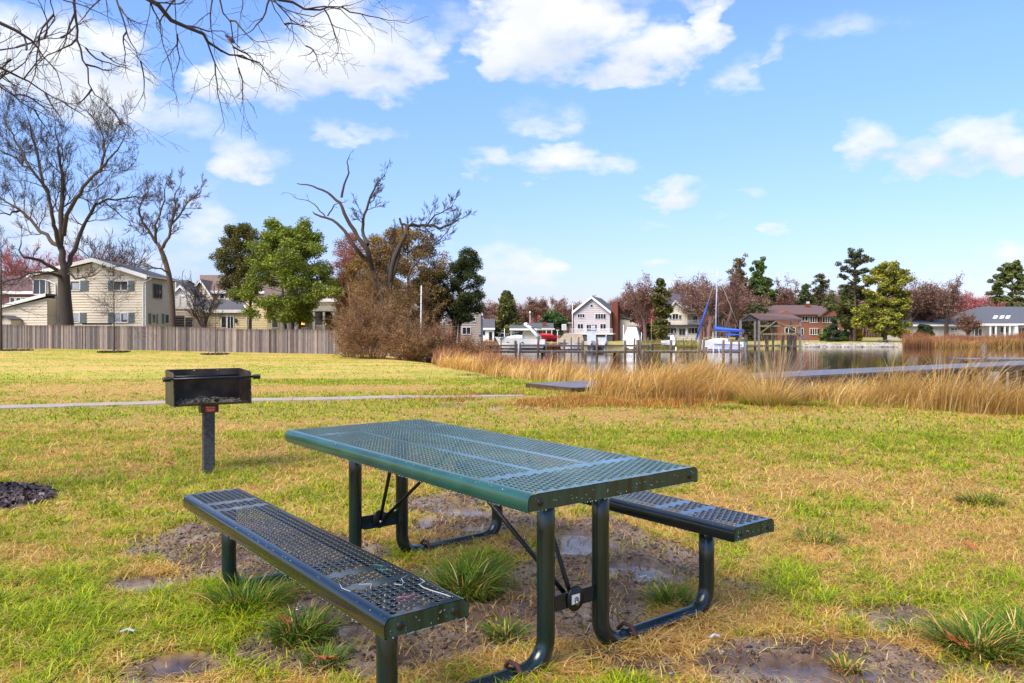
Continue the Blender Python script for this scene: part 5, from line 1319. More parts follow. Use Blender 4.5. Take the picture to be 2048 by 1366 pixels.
# 1. the beige two storey house
Hh = House('siding_house', 'beige two storey clapboard house with low gable and white trim behind the picket fence', 'house', 190, 60)
Hh.body([(70, 705), (291, 705), (291, 554), (190, 525), (70, 553)], 5.2, m_beige, lap=.21)
Hh.body([(2, 705), (95, 705), (95, 596), (2, 618)], 4.0, m_beige, name='wing_wall', lap=.21, dy=-1.2)
rf = Hh.roof_front((60, 553), (299, 556), (190, 522), 5.2, .45, .2)
a = Hh.p(96, 590, -1.2); b = Hh.p(-6, 617, -1.2)
o = Hh.slab([Vector((b.x, b.y-.3, b.z)), Vector((a.x, a.y-.3, a.z)), Vector((a.x, a.y+4, a.z)), Vector((b.x, b.y+4, b.z))], -.10, m_shing, 'shed_roof')
MB().poly_ex([Vector((b.x, b.y-.335, b.z+.13)), Vector((a.x, a.y-.335, a.z+.13)), Vector((a.x, a.y-.335, a.z-.12)), Vector((b.x, b.y-.335, b.z-.12))], (0, .03, 0)).build('fascia', m_wtrim, o)
rt = Hh.p(291, 554).x; ev = Hh.p(291, 556)
MB().box(rt+.02, rt+.42, -.4, 5.4, ev.z+.05, ev.z+.17).build('gutter', m_wtrim, rf)
Hh.win(143, 160, 563, 580, 1, 1, shut=m_shut, sw=15); Hh.win(230, 256, 563, 580, 2, 1, shut=m_shut, sw=11)
Hh.win(133, 159, 627, 644, 2, 1, shut=m_shut, sw=12, blind=False); Hh.win(230, 256, 627, 644, 2, 1, shut=m_shut, sw=11)
w_ = Hh.win(69.5, 92, 560, 588, 2, 1, name='corner_window', dy=-.0)
o = Hh.box(231, 243, 628, 643.5, .002, m_blind, 'blind', front=.082); 
Hh.box(247, 255.5, 628, 640, .002, m_blind, 'blind', front=.082); Hh.box(147, 158.5, 628, 643, .002, m_blind, 'blind', front=.082); Hh.box(146, 159, 566, 579, .002, m_blind, 'blind', front=.082)
vent = MB(); c = Hh.p(192, 529); vent.lathe([(.30, -.06), (.30, -.03), (.24, -.045), (.0001, -.045)], (c.x, 0, c.z), 20, 'y'); vent.build('round_vent', m_wtrim, Hh.root)
Hh.side_win(rt, 1.2, 2.6, Hh.p(291, 595, 1.5).z, Hh.p(291, 569, 1.5).z, 3, None, m_shut)
Hh.side_win(rt, .9, 1.5, Hh.p(291, 646, 1).z, Hh.p(291, 629, 1).z, 1, m_shut); Hh.side_win(rt, 3.2, 3.9, Hh.p(291, 646, 3).z, Hh.p(291, 629, 3).z, 1, m_shut)
Hh.pipe([(304, 557), (300, 559), (288, 565), (287.5, 572), (287.5, 655), (287, 690)], .055, m_wtrim, 'downspout')
Hh.pipe([(62, 556), (67, 560), (68.5, 566), (68.5, 590)], .05, m_wtrim, 'downspout', off=.1)
Hh.pipe([(84, 558), (100, 562), (112, 568), (113, 580), (113, 690)], .055, m_wtrim, 'downspout', off=.12)
m_grey_pipe = mat('grey_conduit', rgb(120, 112, 112, .8), .6, .2, 3)
Hh.pipe([(97, 562), (101, 600), (104, 640), (101, 655), (100, 690)], .08, m_grey_pipe, 'conduit', off=.1)
MB().box(rt-.10, rt+.035, -.04, .05, 0, ev.z-.05).build('corner_board', m_wtrim, Hh.root)
Hh.box(164, 216, 646, 649.5, .6, m_black, 'deck_rail', dy=-1.5);  # unidentified dark thing above the fence, drawn as a plain bar
# shed at far left
Sh = House('garden_shed', 'tiny cream shed with dark roof behind the left end of the fence', 'shed', 10, 57.5)
Sh.body([(2, 705), (22, 705), (22, 640), (8, 634), (2, 637)], 2, m_beige, lap=0); a = Sh.p(8, 632); b = Sh.p(24, 640); c = Sh.p(-4, 640)
Sh.slab([a-Vector((0,.2,0)), b-Vector((0,.2,0)), b+Vector((0,2,0)), a+Vector((0,2,0))], -.06); Sh.slab([c-Vector((0,.2,0)), a-Vector((0,.2,0)), a+Vector((0,2,0)), c+Vector((0,2,0))], -.06)
# maroon house far left
m_maroon = siding('maroon_siding', rgb(120, 80, 84, .8))
Mh = House('maroon_house', 'dark red house half hidden by pink trees at far left', 'house', 30, 76)
Mh.body([(-20, 700), (72, 700), (72, 585), (-20, 585)], 6, m_maroon, lap=0); Mh.roof_side((-26, 586), (76, 586), 555, 4, m=mat('brown_roof', rgb(96, 70, 70), .8, .2, 5))
for k in range(4): Mh.win(22 + k*12, 30 + k*12, 596, 618, 1, 1)

# 2. cream house group between the leaning tree and the holly
m_cream = siding('cream_siding', rgb(232, 214, 168, .75)); m_tan = siding('tan_siding', rgb(204, 178, 148, .75)); m_broof = mat('brown_shingles', rgb(124, 104, 92, .8), .85, .25, 4, .4, 12)
Gb = House('balcony_house', 'beige flat roofed wing with white balcony rail behind the leaning tree', 'house', 366, 68)
Gb.body([(345, 705), (386, 705), (386, 617), (345, 617)], 5, m_beige, lap=.21)
Gb.box(343, 388, 613, 618, 5, m_wtrim, 'cornice', front=.1); Gb.box(352, 369, 632, 655, .02, m_glass, 'garage_window', front=.05); Gb.box(371, 385, 636, 655, .02, m_glass, 'garage_door', front=.05)
rl = MB(); a = Gb.p(345, 613); b = Gb.p(387, 592); rl.box(a.x, b.x, -.08, .0, b.z-.08, b.z); rl.box(a.x, b.x, -.08, 0, a.z, a.z+.08); rl.box(a.x, b.x, -.05, -.03, a.z, b.z-.06)
for k in range(4): xx = a.x + (b.x-a.x)*k/3; rl.box(xx-.07, xx+.07, -.11, .03, a.z, b.z+.12)
rl.build('balcony_rail', m_wtrim, Gb.root)
Gb.body([(345, 612), (380, 612), (380, 590), (362, 576), (345, 590)], 3, m_wtrim, name='dormer_wall', dy=2.5, lap=0); Gb.roof_front((343, 592), (383, 592), (362, 573), 3, .2, .15, dy=2.5)
Gb.body([(345, 612), (352, 612), (352, 560), (345, 560)], 3, m_beige, name='back_wall', dy=6, lap=0); Gb.roof_side((340, 590), (376, 590), 563, 4, dy=6)
Ch = House('cream_house', 'cream house with tan gable and grey lean-to roof left of the holly', 'house', 460, 70)
Ch.body([(386, 705), (545, 705), (545, 624), (386, 624)], 5, m_cream, lap=.21)
Ch.roof_side((384, 623), (492, 623), 603, 4.2, m=m_shing, back=False, fascia=True)
Ch.body([(372, 640), (428, 640), (428, 602), (402, 565), (372, 600)], 5, m_tan, name='gable_wall', dy=4.5, lap=.25); Ch.roof_front((366, 606), (432, 606), (402, 562), 5, .3, .18, m=m_broof, dy=4.5)
Ch.body([(425, 640), (560, 640), (560, 584), (425, 584)], 5, m_cream, name='upper_wall', dy=5.2, lap=.25); Ch.roof_side((400, 585), (575, 585), 553, 4, m=m_broof, dy=5.2)
Ch.win(394, 407, 588, 597, 1, 1, dy=4.5); Ch.win(441, 449, 587, 597, 1, 1, dy=5.2); Ch.win(444, 453, 633, 655, 1, 1); o = Ch.win(456, 467, 633, 657, 2, 1, name='glass_door')
Ch.box(388, 391, 631, 645, .02, m_glass, 'side_window', front=.05)
Ch.pipe([(489, 610), (494, 620), (495, 700)], .07, m_wtrim, 'downspout')
ln = MB(); c = Ch.p(473, 641); ln.box(c.x-.07, c.x+.07, -.22, -.06, c.z-.2, c.z+.15); ln.build('wall_lamp', m_black, Ch.root)
# porch house behind the holly
m_greige = siding('grey_stone_wall', rgb(172, 166, 160, .75))
Ph = House('porch_house', 'cream house with white porch posts and lit lanterns seen under the holly', 'house', 620, 68)
Ph.body([(535, 705), (690, 705), (690, 600), (535, 600)], 6, m_cream, lap=.21); Ph.roof_side((530, 601), (700, 601), 560, 5, m=m_broof)
Ph.box(565, 586, 628, 705, .05, m_greige, 'stone_panel', front=.05)
pr = MB(); 
for x in (576, 592, 628, 648, 668, 686): a = Ph.p(x, 700, -2.4); b = Ph.p(x, 622, -2.4); pr.box(a.x-.09, a.x+.09, -2.5, -2.32, a.z, b.z)
pr.build('porch_posts', m_wtrim, Ph.root); Ph.box(560, 690, 612, 622, 2.4, m_wtrim, 'porch_beam', dy=-2.55)
rl = MB(); a = Ph.p(628, 657, -2.4); b = Ph.p(668, 651, -2.4); rl.box(a.x, b.x, -2.42, -2.36, b.z-.03, b.z+.04)
for k in range(14): xx = a.x + (b.x-a.x)*k/13; rl.box(xx-.02, xx+.02, -2.41, -2.37, a.z-.7, b.z)
rl.build('porch_rail', m_wtrim, Ph.root)
Ph.win(600, 620, 630, 655, 1, 1); Ph.win(632, 646, 622, 652, 1, 1); Ph.win(650, 664, 622, 652, 1, 1); Ph.win(545, 556, 630, 655, 1, 1)
m_lamp = bpy.data.materials.new('lantern_glow'); m_lamp.use_nodes = True; bb = m_lamp.node_tree.nodes['Principled BSDF']; bb.inputs['Emission Color'].default_value = (1, .45, .1, 1); bb.inputs['Emission Strength'].default_value = 1.6; bb.inputs['Base Color'].default_value = (.8, .4, .1, 1)
for x in (607, 650):
    c = Ph.p(x, 645); o = MB().box(c.x-.13, c.x+.13, -.33, -.1, c.z-.2, c.z-.0).build('lantern', m_lamp, Ph.root); MB().box(c.x-.16, c.x+.16, -.36, -.08, c.z+.003, c.z+.2).build('lantern_cap', m_black, o)
# grey brown house behind the ragged cedar
Gh = House('taupe_house', 'taupe house with chimney pipe glimpsed behind the dark ragged cedar', 'house', 940, 84)
m_taupe = siding('taupe_siding', rgb(176, 160, 146, .75))
Gh.body([(890, 705), (962, 705), (962, 628), (925, 612), (890, 628)], 5, m_taupe, lap=.25); Gh.roof_front((885, 630), (966, 630), (925, 609), 5, .3, .2, m=m_broof)
Gh.win(925, 937, 636, 642, 2, 1); Gh.win(925, 941, 655, 668, 2, 1); Gh.win(944, 951, 636, 642, 1, 1); Gh.box(957, 962, 616, 670, .4, m_taupe, 'chimney', front=.42)

# ---- far shore houses
m_lil = siding('pale_grey_siding', rgb(200, 188, 188, .78)); m_lil2 = siding('light_siding', rgb(216, 212, 202, .8)); m_darktrim = mat('dark_skirt', rgb(66, 62, 62), .8, .2, 3)
m_brickr = mat('red_brick', rgb(150, 82, 62, .75), .85, .25, 8, .3, 20, col2=rgb(122, 62, 52, .8))
def brick(name, a, b_, s=1.0):
    m = bpy.data.materials.new(name); m.use_nodes = True; t = m.node_tree; p = t.nodes['Principled BSDF']; p.inputs['Roughness'].default_value = .85
    tc_ = t.nodes.new('ShaderNodeTexCoord'); mp_ = t.nodes.new('ShaderNodeMapping'); mp_.inputs['Rotation'].default_value = (pi/2, 0, 0); bt = t.nodes.new('ShaderNodeTexBrick')
    t.links.new(tc_.outputs['Object'], mp_.inputs[0]); t.links.new(mp_.outputs[0], bt.inputs['Vector'])
    bt.inputs['Scale'].default_value = 2.2*s; bt.inputs['Color1'].default_value = a + (1,); bt.inputs['Color2'].default_value = b_ + (1,); bt.inputs['Mortar'].default_value = rgb(160, 120, 104, .7) + (1,); bt.inputs['Mortar Size'].default_value = .015
    t.links.new(bt.outputs[0], p.inputs['Base Color']); return m
m_brick = brick('brick_wall', rgb(160, 100, 78, .78), rgb(136, 84, 66, .78))
Fh = House('gabled_house', 'pale grey gabled house with a red brick chimney on its right side, across the creek', 'house', 1186, 122)
Fh.body([(1147, 684), (1220, 684), (1220, 625), (1184, 598), (1147, 624)], 8, m_lil, lap=.3); Fh.roof_front((1144, 627), (1223, 627), (1184, 596), 8, .5, .3)
Fh.win(1155, 1169, 628, 635, 3, 1); Fh.win(1191, 1212, 628, 638, 4, 1); Fh.win(1155, 1166, 648, 659, 2, 1); Fh.win(1201, 1212, 648, 659, 2, 1); Fh.win(1181, 1186, 609, 614, 1, 1)
Fh.win(1173, 1194, 649, 663, 4, 1, name='patio_door'); 
rx = Fh.p(1220, 625).x; MB().box(rx+.05, rx+1.0, 1.6, 3.8, 0, Fh.p(1227, 605, 2).z).build('chimney', m_brickr, Fh.root)
Fh.box(1140, 1238, 666, 669, 2.5, m_wtrim, 'deck', dy=-3); Fh.box(1142, 1236, 669, 682, 2, m_darktrim, 'deck_skirt', dy=-2.8)
MB().box(rx+.04, rx+2.6, 4, 7.5, 0, Fh.p(1240, 640, 6).z).build('side_wing', m_lil2, Fh.root); a = Fh.p(1240, 640, 6)
MB().poly_ex([(rx, 3.7, a.z+.9), (rx+3, 3.7, a.z-.1), (rx+3, 7.8, a.z-.1), (rx, 7.8, a.z+.9)], (0, 0, .2)).build('wing_roof', m_shing, Fh.root)
dk = MB(); a = Fh.p(1150, 666, -3); b = Fh.p(1236, 657, -3); dk.box(a.x, b.x, -2.98, -2.92, b.z-.05, b.z)
for k in range(40): xx = a.x + (b.x-a.x)*k/39; dk.box(xx-.025, xx+.025, -2.97, -2.93, a.z, b.z)
dk.build('deck_rail', m_wtrim, Fh.root)

Fh.root.rotation_euler = (0, 0, -.3)
Bh = House('low_house', 'low grey roofed house with teal wall and brick chimney behind the moored cabin cruiser', 'house', 1065, 112)
m_teal = siding('teal_wall', rgb(64, 108, 108, .8))
Bh.body([(1021, 684), (1104, 684), (1104, 659), (1021, 659)], 6, m_lil2, lap=0); Bh.roof_side((1019, 659), (1107, 659), 648, 4.5, .8)
Bh.box(1023, 1044, 666, 678, .05, m_teal, 'teal_doors', front=.06); Bh.box(1027, 1042, 662, 664, .05, m_glass, 'transom', front=.06); Bh.box(1086, 1102, 662, 672, .05, m_glass, 'window', front=.06); Bh.box(1074, 1084, 662, 680, .05, m_brickr, 'brick_pier', front=.06)
Bh.box(1085, 1093, 644, 655, .8, m_brickr, 'chimney', dy=1); Bh.box(1074, 1110, 657, 659, 2.6, m_wtrim, 'porch_roof', dy=-2.6)
for x in (1092, 1103): Bh.box(x, x+1.3, 659, 684, .12, m_wtrim, 'porch_post', dy=-2.5)
Wh = House('small_white_house', 'small white cottage with grey roof right of the ragged cedar', 'house', 976, 112)
Wh.body([(962, 684), (988, 684), (988, 657), (962, 657)], 6, m_wtrim, lap=0); Wh.roof_side((960, 658), (990, 658), 640, 4)
Wh.box(966, 970, 662, 670, .05, m_glass, 'window', front=.06); Wh.box(978, 984, 664, 680, .05, m_glass, 'door', front=.06)
Wh.body([(955, 684), (972, 684), (972, 648), (963, 636), (955, 648)], 5, m_lil2, name='back_gable', dy=8, lap=0); Wh.roof_front((952, 650), (975, 650), (963, 634), 5, .3, .2, dy=8)
m_blue = siding('slate_blue_siding', rgb(112, 120, 150, .75)); m_proof = mat('mauve_shingles', rgb(134, 118, 122, .8), .85, .2, 4)
Uh = House('blue_house', 'slate blue house with mauve roof behind the gabled house', 'house', 1262, 150)
Uh.body([(1243, 676), (1282, 676), (1282, 640), (1243, 640)], 7, m_blue, lap=.3); Uh.roof_side((1241, 641), (1285, 641), 629, 5, m=m_proof)
for x in (1247, 1257, 1268, 1273): Uh.win(x, x+3, 644, 650, 1, 1, fr=.14)
Uh.box(1243, 1282, 652, 655, 2, m_proof, 'porch_roof', dy=-2)
m_ivory = siding('ivory_siding', rgb(240, 230, 214, .88)); m_navy = mat('dark_shingles', rgb(86, 82, 96, .8), .85, .25, 4, .4, 12)
Ih = House('ivory_house', 'ivory house with steep dark roof and gabled dormer behind the sailboat', 'house', 1367, 125)
Ih.body([(1330, 684), (1402, 684), (1402, 652), (1330, 652)], 9, m_ivory, lap=.3, name='ground_floor_wall'); Ih.body([(1331, 651), (1375, 651), (1375, 627), (1350, 605), (1331, 627)], 8, m_ivory, lap=.3, name='gable_wall')
Ih.roof_front((1329, 629), (1377, 629), (1350, 603), 8, .4, .25, m=m_navy)
a, b = Ih.p(1330, 651), Ih.p(1403, 649); MB().box(a.x-.2, b.x+.2, -.8, .0, a.z-.15, a.z+.12).build('porch_eave', m_navy, Ih.root)
Ih.body([(1372, 650), (1402, 650), (1402, 612), (1372, 612)], 6, m_ivory, lap=.3, name='upper_wall', dy=2)
Ih.roof_side((1340, 626), (1412, 620), 590, 4.5, m=m_navy, dy=1.2)
Ih.body([(1378, 622), (1400, 622), (1400, 606), (1390, 594), (1378, 606)], 4, m_ivory, lap=.3, name='dormer_wall', dy=.6); Ih.roof_front((1375, 608), (1403, 608), (1390, 592), 4, .3, .2, m=m_navy, dy=.6)
Ih.win(1339, 1343, 630, 638, 1, 1); Ih.win(1345, 1356, 628, 638, 2, 1); Ih.win(1358, 1362, 630, 638, 1, 1); Ih.win(1384, 1397, 609, 616, 3, 1, dy=.6)
Ih.win(1335, 1352, 656, 667, 3, 1); Ih.win(1376, 1395, 656, 667, 3, 1); Ih.win(1358, 1370, 657, 670, 2, 1, name='patio_door', glass=m_glass); Ih.win(1386, 1394, 632, 645, 2, 1, dy=2, name='balcony_door')
rl = MB(); a = Ih.p(1374, 648); b = Ih.p(1402, 640); rl.box(a.x, b.x, -.2, -.14, b.z-.05, b.z+.03)
for k in range(22): xx = a.x + (b.x-a.x)*k/21; rl.box(xx-.025, xx+.025, -.19, -.15, a.z, b.z)
rl.build('balcony_rail', m_wtrim, Ih.root)

Rh = House('brick_house', 'long two storey red brick house with brown hipped roofs on the far bank', 'house', 1640, 128)
m_cedarroof = mat('mauve_brown_shingles', rgb(132, 104, 100, .8), .85, .25, 3, .3, 10, col2=rgb(108, 84, 84, .8)); m_brtrim = mat('brown_trim', rgb(104, 66, 58, .8), .7, .15, 3)
Rh.body([(1556, 686), (1640, 686), (1640, 629), (1556, 629)], 9, m_brick, lap=0); Rh.body([(1640, 686), (1704, 686), (1704, 630), (1640, 630)], 9.5, m_brick, lap=0, name='right_wall', dy=-.5)
Rh.roof_side((1528, 630), (1644, 630), 612, 6, .6, m=m_cedarroof, inset=(20, 10), fascia=False); Rh.roof_side((1664, 630), (1710, 630), 617, 5, .6, m=m_cedarroof, inset=(8, 12), fascia=False, dy=-.5)
Rh.body([(1641, 632), (1676, 632), (1676, 631), (1667, 616), (1641, 630.5)], 2, m_brick, lap=0, name='gable_end', dy=-1.2); Rh.roof_front((1638, 634), (1680, 634), (1666, 613), 6, .4, .3, m=m_cedarroof, dy=-1.2, fascia=False)
Rh.box(1556, 1642, 629, 631, .1, m_brtrim, 'gutter', front=.65)
for (x0, x1, y0, y1, nx, dy) in [(1604, 1615, 633, 642, 2, 0), (1620, 1638, 633, 645, 4, 0), (1645, 1664, 633, 645, 4, -.5), (1666, 1675, 634, 644, 2, -.5), (1685, 1695, 632, 645, 2, -.5), (1620, 1638, 657, 669, 4, 0), (1645, 1656, 657, 668, 3, -.5), (1664, 1676, 657, 669, 3, -.5), (1687, 1695, 658, 669, 2, -.5), (1598, 1606, 657, 670, 2, 0), (1570, 1590, 656, 666, 3, 0)]:
    Rh.win(x0, x1, y0, y1, nx, 1, dy=dy, trim=m_ivory if nx > 2 else m_wtrim, mull=.09)
Rh.box(1614, 1620, 607, 618, .9, m_brickr, 'chimney', dy=4); Rh.box(1615, 1619, 603, 607, .6, m_wtrim, 'chimney_cap', dy=4.1)
Rh.body([(1553, 629), (1590, 629), (1572, 621)], 1.5, m_brick, lap=0, name='cross_gable', dy=-.5)
m_whiteb = brick('white_brick', rgb(226, 222, 216, .75), rgb(206, 202, 196, .75)); m_groof = mat('slate_grey_shingles', rgb(112, 114, 124, .8), .85, .2, 3, .3, 10, col2=rgb(90, 92, 102, .8))
Vh = House('white_bungalow', 'white bungalow with slate hipped roof, skylights and columned porch on the far bank', 'house', 1950, 128)
Vh.body([(1818, 686), (1960, 686), (1960, 650), (1818, 650)], 8, m_whiteb, lap=0); Vh.body([(1960, 686), (2090, 686), (2090, 648), (1960, 648)], 10, m_whiteb, lap=0, name='main_wall', dy=-.4)
Vh.roof_side((1812, 651), (1960, 651), 640, 5, .6, m=m_groof, inset=(6, 0)); Vh.roof_side((1928, 649), (2110, 649), 615, 8, .8, m=m_groof, inset=(36, 60), dy=-.6)
Vh.box(1972, 2036, 647, 651.5, 2.6, m_wtrim, 'porch_beam', dy=-3.2)
for x in (1980, 1991, 2009, 2019): Vh.box(x, x+2.6, 651, 680, .22, m_wtrim, 'porch_column', dy=-3.1)
Vh.box(2030, 2036, 651, 680, .5, m_wtrim, 'porch_column', dy=-3.1); Vh.box(1972, 2060, 676, 681, 3, m_wtrim, 'porch_floor', dy=-3.3); Vh.box(1974, 2056, 681, 690, 2, m_darktrim, 'porch_skirt', dy=-3)
Vh.win(2000, 2022, 654, 665, 3, 1, dy=-.4); Vh.win(1949, 1963, 658, 672, 2, 1, dy=-.4, name='patio_door'); Vh.win(2037, 2048, 656, 674, 2, 1, dy=-.4); Vh.win(1901, 1914, 656, 661, 2, 1); Vh.win(1984, 1990, 654, 668, 1, 1, dy=-.4)
for x in (1985, 1998, 2010):
    a = Vh.p(x, 641, 1.0); b = Vh.p(x+6, 635, 2.4); mb = MB(); mb.poly_ex([(a.x, a.y, a.z), (a.x+.7, a.y, a.z), (b.x+.5, b.y, b.z), (b.x-.2, b.y, b.z)], (0, 0, .35)); mb.build('skylight', m_wtrim, Vh.root)
# brown roofed boat shelter over the water
d_ = 93; bsx = (1545-1024)*d_/FPX
bs = House('boat_shelter', 'open brown roofed boat shelter on tall piles over the water', 'boathouse', 1545, d_, WZ)
m_pile = mat('wet_pile', rgb(100, 80, 68, .8), .7, .3, 8, .3, 20, col2=rgb(128, 108, 92, .8)); m_beam = mat('green_timber', rgb(140, 128, 92, .8), .8, .2, 4); m_greyw = mat('grey_timber', rgb(138, 130, 126, .75), .8, .25, 5)
ptsL = [bs.p(1479, 641), bs.p(1500, 629), bs.p(1521, 641)]
r0 = bs.p(1479, 642); r1 = bs.p(1500, 629); r2 = bs.p(1518, 641); q0 = bs.p(1577, 634, 5); q1 = bs.p(1590, 630, 5); q2 = bs.p(1605, 641, .5)
mb = MB(); mb.poly_ex([r1, bs.p(1521, 641, -.2), bs.p(1606, 640.5, -.2), bs.p(1584, 631, 4)], (0, 0, .15)); mb.poly_ex([r1, bs.p(1584, 631, 4), bs.p(1565, 636, 9), r0], (0, 0, .14)); rfb = mb.build('roof', m_cedarroof, bs.root)
gt = MB(); a, b, c = bs.p(1480, 641, .1), bs.p(1500, 630.5, .1), bs.p(1519, 640, .1)
for k in range(14):
    t_ = (k+.5)/14; x = a.x + (c.x-a.x)*t_; zt_ = a.z + (b.z-a.z)*(1-abs(2*t_-1)); gt.box(x-.07, x+.07, .12, .15, a.z-.1, zt_)
gt.bar(a, c, .12, .2); gt.build('gable_slats', m_darktrim, rfb)
for (x, dy, y0) in [(1481, 0, 641), (1518, 0, 641), (1600, 0, 641), (1510, 6, 640), (1583, 6, 640), (1546, 6, 640)]:
    a = bs.p(x, 700, dy); b = bs.p(x, y0, dy); MB().box(a.x-.12, a.x+.12, dy-.1, dy+.12, -1.2, b.z).build('post', m_greyw, bs.root)
bm_ = MB()
for y in (652, 668): bm_.bar(bs.p(1520, y, -.15), bs.p(1600, y, -.15), .12, .2)
bm_.bar(bs.p(1520, 667, -.3), bs.p(1552, 642, -.3), .12); bm_.bar(bs.p(1552, 642, -.3), bs.p(1598, 667, -.3), .12); bm_.build('truss', m_beam, bs.root); MB().bar(bs.p(1520, 652, 6), bs.p(1583, 652, 6), .12, .2).build('beam', m_beam, bs.root)
dp = MB()
a = bs.p(1480, 690, 0)
for (x0, x1, yy, dy) in [(1478, 1560, 690, 6), (1478, 1600, 691, 1)]:
    a = bs.p(x0, yy, dy); b = bs.p(x1, yy, dy); dp.box(a.x, b.x, dy-.6, dy+.6, a.z-.15, a.z)
dp.build('walkway', m_pile, bs.root)
for x in (1492, 1534, 1566, 1578, 1590): a = bs.p(x, 700, .8); MB().box(a.x-.17, a.x+.17, .7, 1.05, -1.2, bs.p(x, 671, .8).z).build('pile', m_pile, bs.root)

# ------------------------------------------------------------------ far bank: rocks, reeds, trees
rr = random.Random(8); mb = MB()
for k in range(900):
    px = rr.uniform(1608, 1872); d_ = 107.3 + rr.uniform(-.6, 1.2); x = (px-1024)*d_/FPX; z = WZ + rr.uniform(-.05, .12) + max(0, (d_-107))*.22
    q_ = rr.uniform(.75, 1.05); mb.cur = tuple(c*q_ for c in rgb(190, 180, 166, .75)); mb.blob((x, d_, z), rr.uniform(.14, .34), rr, 1, .25, (1.2, 1, .7))
tag(mb.build('riprap', mat('pale_rock', (1, 1, 1), .85, .15, 3, attr=True)), 'band of pale rocks lining the far bank below the brick house', 'rocks', None, 'stuff')
def bank_reeds(px0, px1, d0_, d1_, n, h, pal, name, label, w_=.05):
    px = rs.uniform(px0, px1, n); y = rs.uniform(d0_, d1_, n); x = (px-1024)*y/FPX; cl = fbm(x, y, .35, 60)
    z = np.maximum(gz(x, y), WZ); v, q, t3, c = blade_mesh(x, y, z, h*(.3+1.1*cl)*rs.uniform(.6, 1.2, n), np.full(n, w_), rs.uniform(.1, .5, n), rs.uniform(0, 6.28, n), pal[rs.randint(0, 5, n)]*rs.uniform(.7, 1.2, (n, 1)), 2)
    return tag(np_obj(name, v, [q, t3], m_reed, col=c), label, 'reeds', None, 'stuff')
bank_reeds(1806, 2060, 103, 110, 14000, 1.75, PAL_B, 'rust_reeds', 'rust brown reeds along the far bank before the white bungalow')
bank_reeds(1870, 2060, 103, 106, 6000, 1.3, PAL_R, 'gold_reeds', 'golden reeds at the waterline before the white bungalow')
bank_reeds(1250, 1420, 103, 108, 3000, .6, np.array([rgb(150,150,70), rgb(120,120,60), rgb(180,170,70), rgb(150,120,80), rgb(110,110,60)]), 'bank_plants', 'low plants along the far bank before the ivory house')
bank_reeds(960, 1130, 99, 103, 3000, .8, PAL_B, 'bank_weeds', 'brown weeds along the far bank behind the cabin cruiser')

def FB(*a, **k):
    k['minr'] = k.get('minr', .03)*.7; k['fan'] = 1.1; k['kids'] = (3, 5); k['base_r'] = a[1]*.0022
    if 'buds' not in k: k['buds'] = (4, .004, B_RD if a[6] is m_redtwig else B_MV)
    a = list(a)
    if len(a) > 7: a[7] = 3
    else: k['lvl'] = 3
    return bare(*a, **k)
FB(1290, 118, 525, 105, 101, 'big spreading bare tree right of the gabled house across the creek', m_purp, 4, .3, n=7, kids=(3, 4), minr=.03)
FB(1262, 126, 560, 70, 102, 'smaller bare tree left of the big spreading one', m_purp, 4, .3, n=6, minr=.03)
FB(1418, 112, 540, 60, 103, 'tall bare tree directly behind the sailboat mast', m_purp, 4, .35, n=5, minr=.028)
FB(1452, 116, 520, 60, 104, 'tall narrow bare tree right of the sailboat mast', m_purp, 4, .35, n=5, minr=.028)
FB(1356, 145, 555, 50, 105, 'thin bare tree behind the ivory house', m_purp, 3, .4, n=5, minr=.03)
FB(1572, 138, 545, 60, 106, 'twiggy bare tree between the full pine and the brick house', m_purp, 4, .3, n=6, minr=.03)
FB(1822, 130, 530, 80, 107, 'bare tree right of the yellow green pine', m_bark2, 4, .3, n=6, minr=.03)
FB(1893, 126, 525, 80, 108, 'tallest bare tree standing before the low white wing', m_bark2, 4, .4, n=6, minr=.03)
FB(1862, 132, 560, 90, 109, 'bare tree between two taller ones by the white bungalow', m_bark2, 4, .3, n=6, minr=.03)
FB(1935, 121, 615, 60, 110, 'small bare tree in front of the white bungalow roof', m_bark, 4, .25, n=6, minr=.03)
FB(1955, 150, 570, 90, 111, 'reddish bare tree behind the slate hipped roof', m_redtwig, 4, .3, n=6, minr=.03)
FB(1390, 150, 575, 70, 112, 'reddish bare tree behind the dark steep roof', m_redtwig, 4, .3, n=6, minr=.035)
FB(1180, 150, 575, 30, 113, 'stumpy bare tree showing above the roof of the gabled house', m_purp, 3, .6, n=3, minr=.04)
FB(1120, 150, 590, 60, 114, 'bare tree left of the gabled house', m_purp, 4, .35, n=5, minr=.035)
FB(1070, 148, 585, 40, 115, 'thin bare tree behind the low grey roofed house', m_purp, 3, .5, n=4, minr=.035)
FB(1090, 152, 580, 40, 116, 'second thin bare tree behind the low grey roofed house, right of the first', m_purp, 3, .5, n=4, minr=.035)
FB(1090, 170, 608, 80, 117, 'red budding tree behind the low grey roofed house', m_redtwig, 4, .2, n=6, minr=.04)
FB(985, 150, 578, 70, 118, 'bare tree behind the small white cottage', m_purp, 4, .3, n=5, minr=.035)
FB(1640, 150, 560, 60, 119, 'bare tree rising behind the brick chimney', m_purp, 4, .3, n=5, minr=.03)
FB(1495, 128, 560, 90, 120, 'brown bare tree behind the boat shelter', m_purp, 4, .25, n=7, minr=.03)
FB(1000, 118, 610, 50, 121, 'grey bare tree in front of the cone shaped cedar', m_purp, 4, .25, n=5, minr=.028)
FB(1310, 135, 590, 90, 122, 'low reddish tree behind the big spreading bare tree', m_redtwig, 4, .2, n=6, minr=.04)
FB(1900, 140, 590, 110, 123, 'brown bushy tree behind the low white wing', m_brtwig, 4, .2, n=8, minr=.04)
FB(1845, 140, 600, 80, 124, 'brown bushy tree left of the tallest bare tree', m_brtwig, 4, .2, n=8, minr=.04)


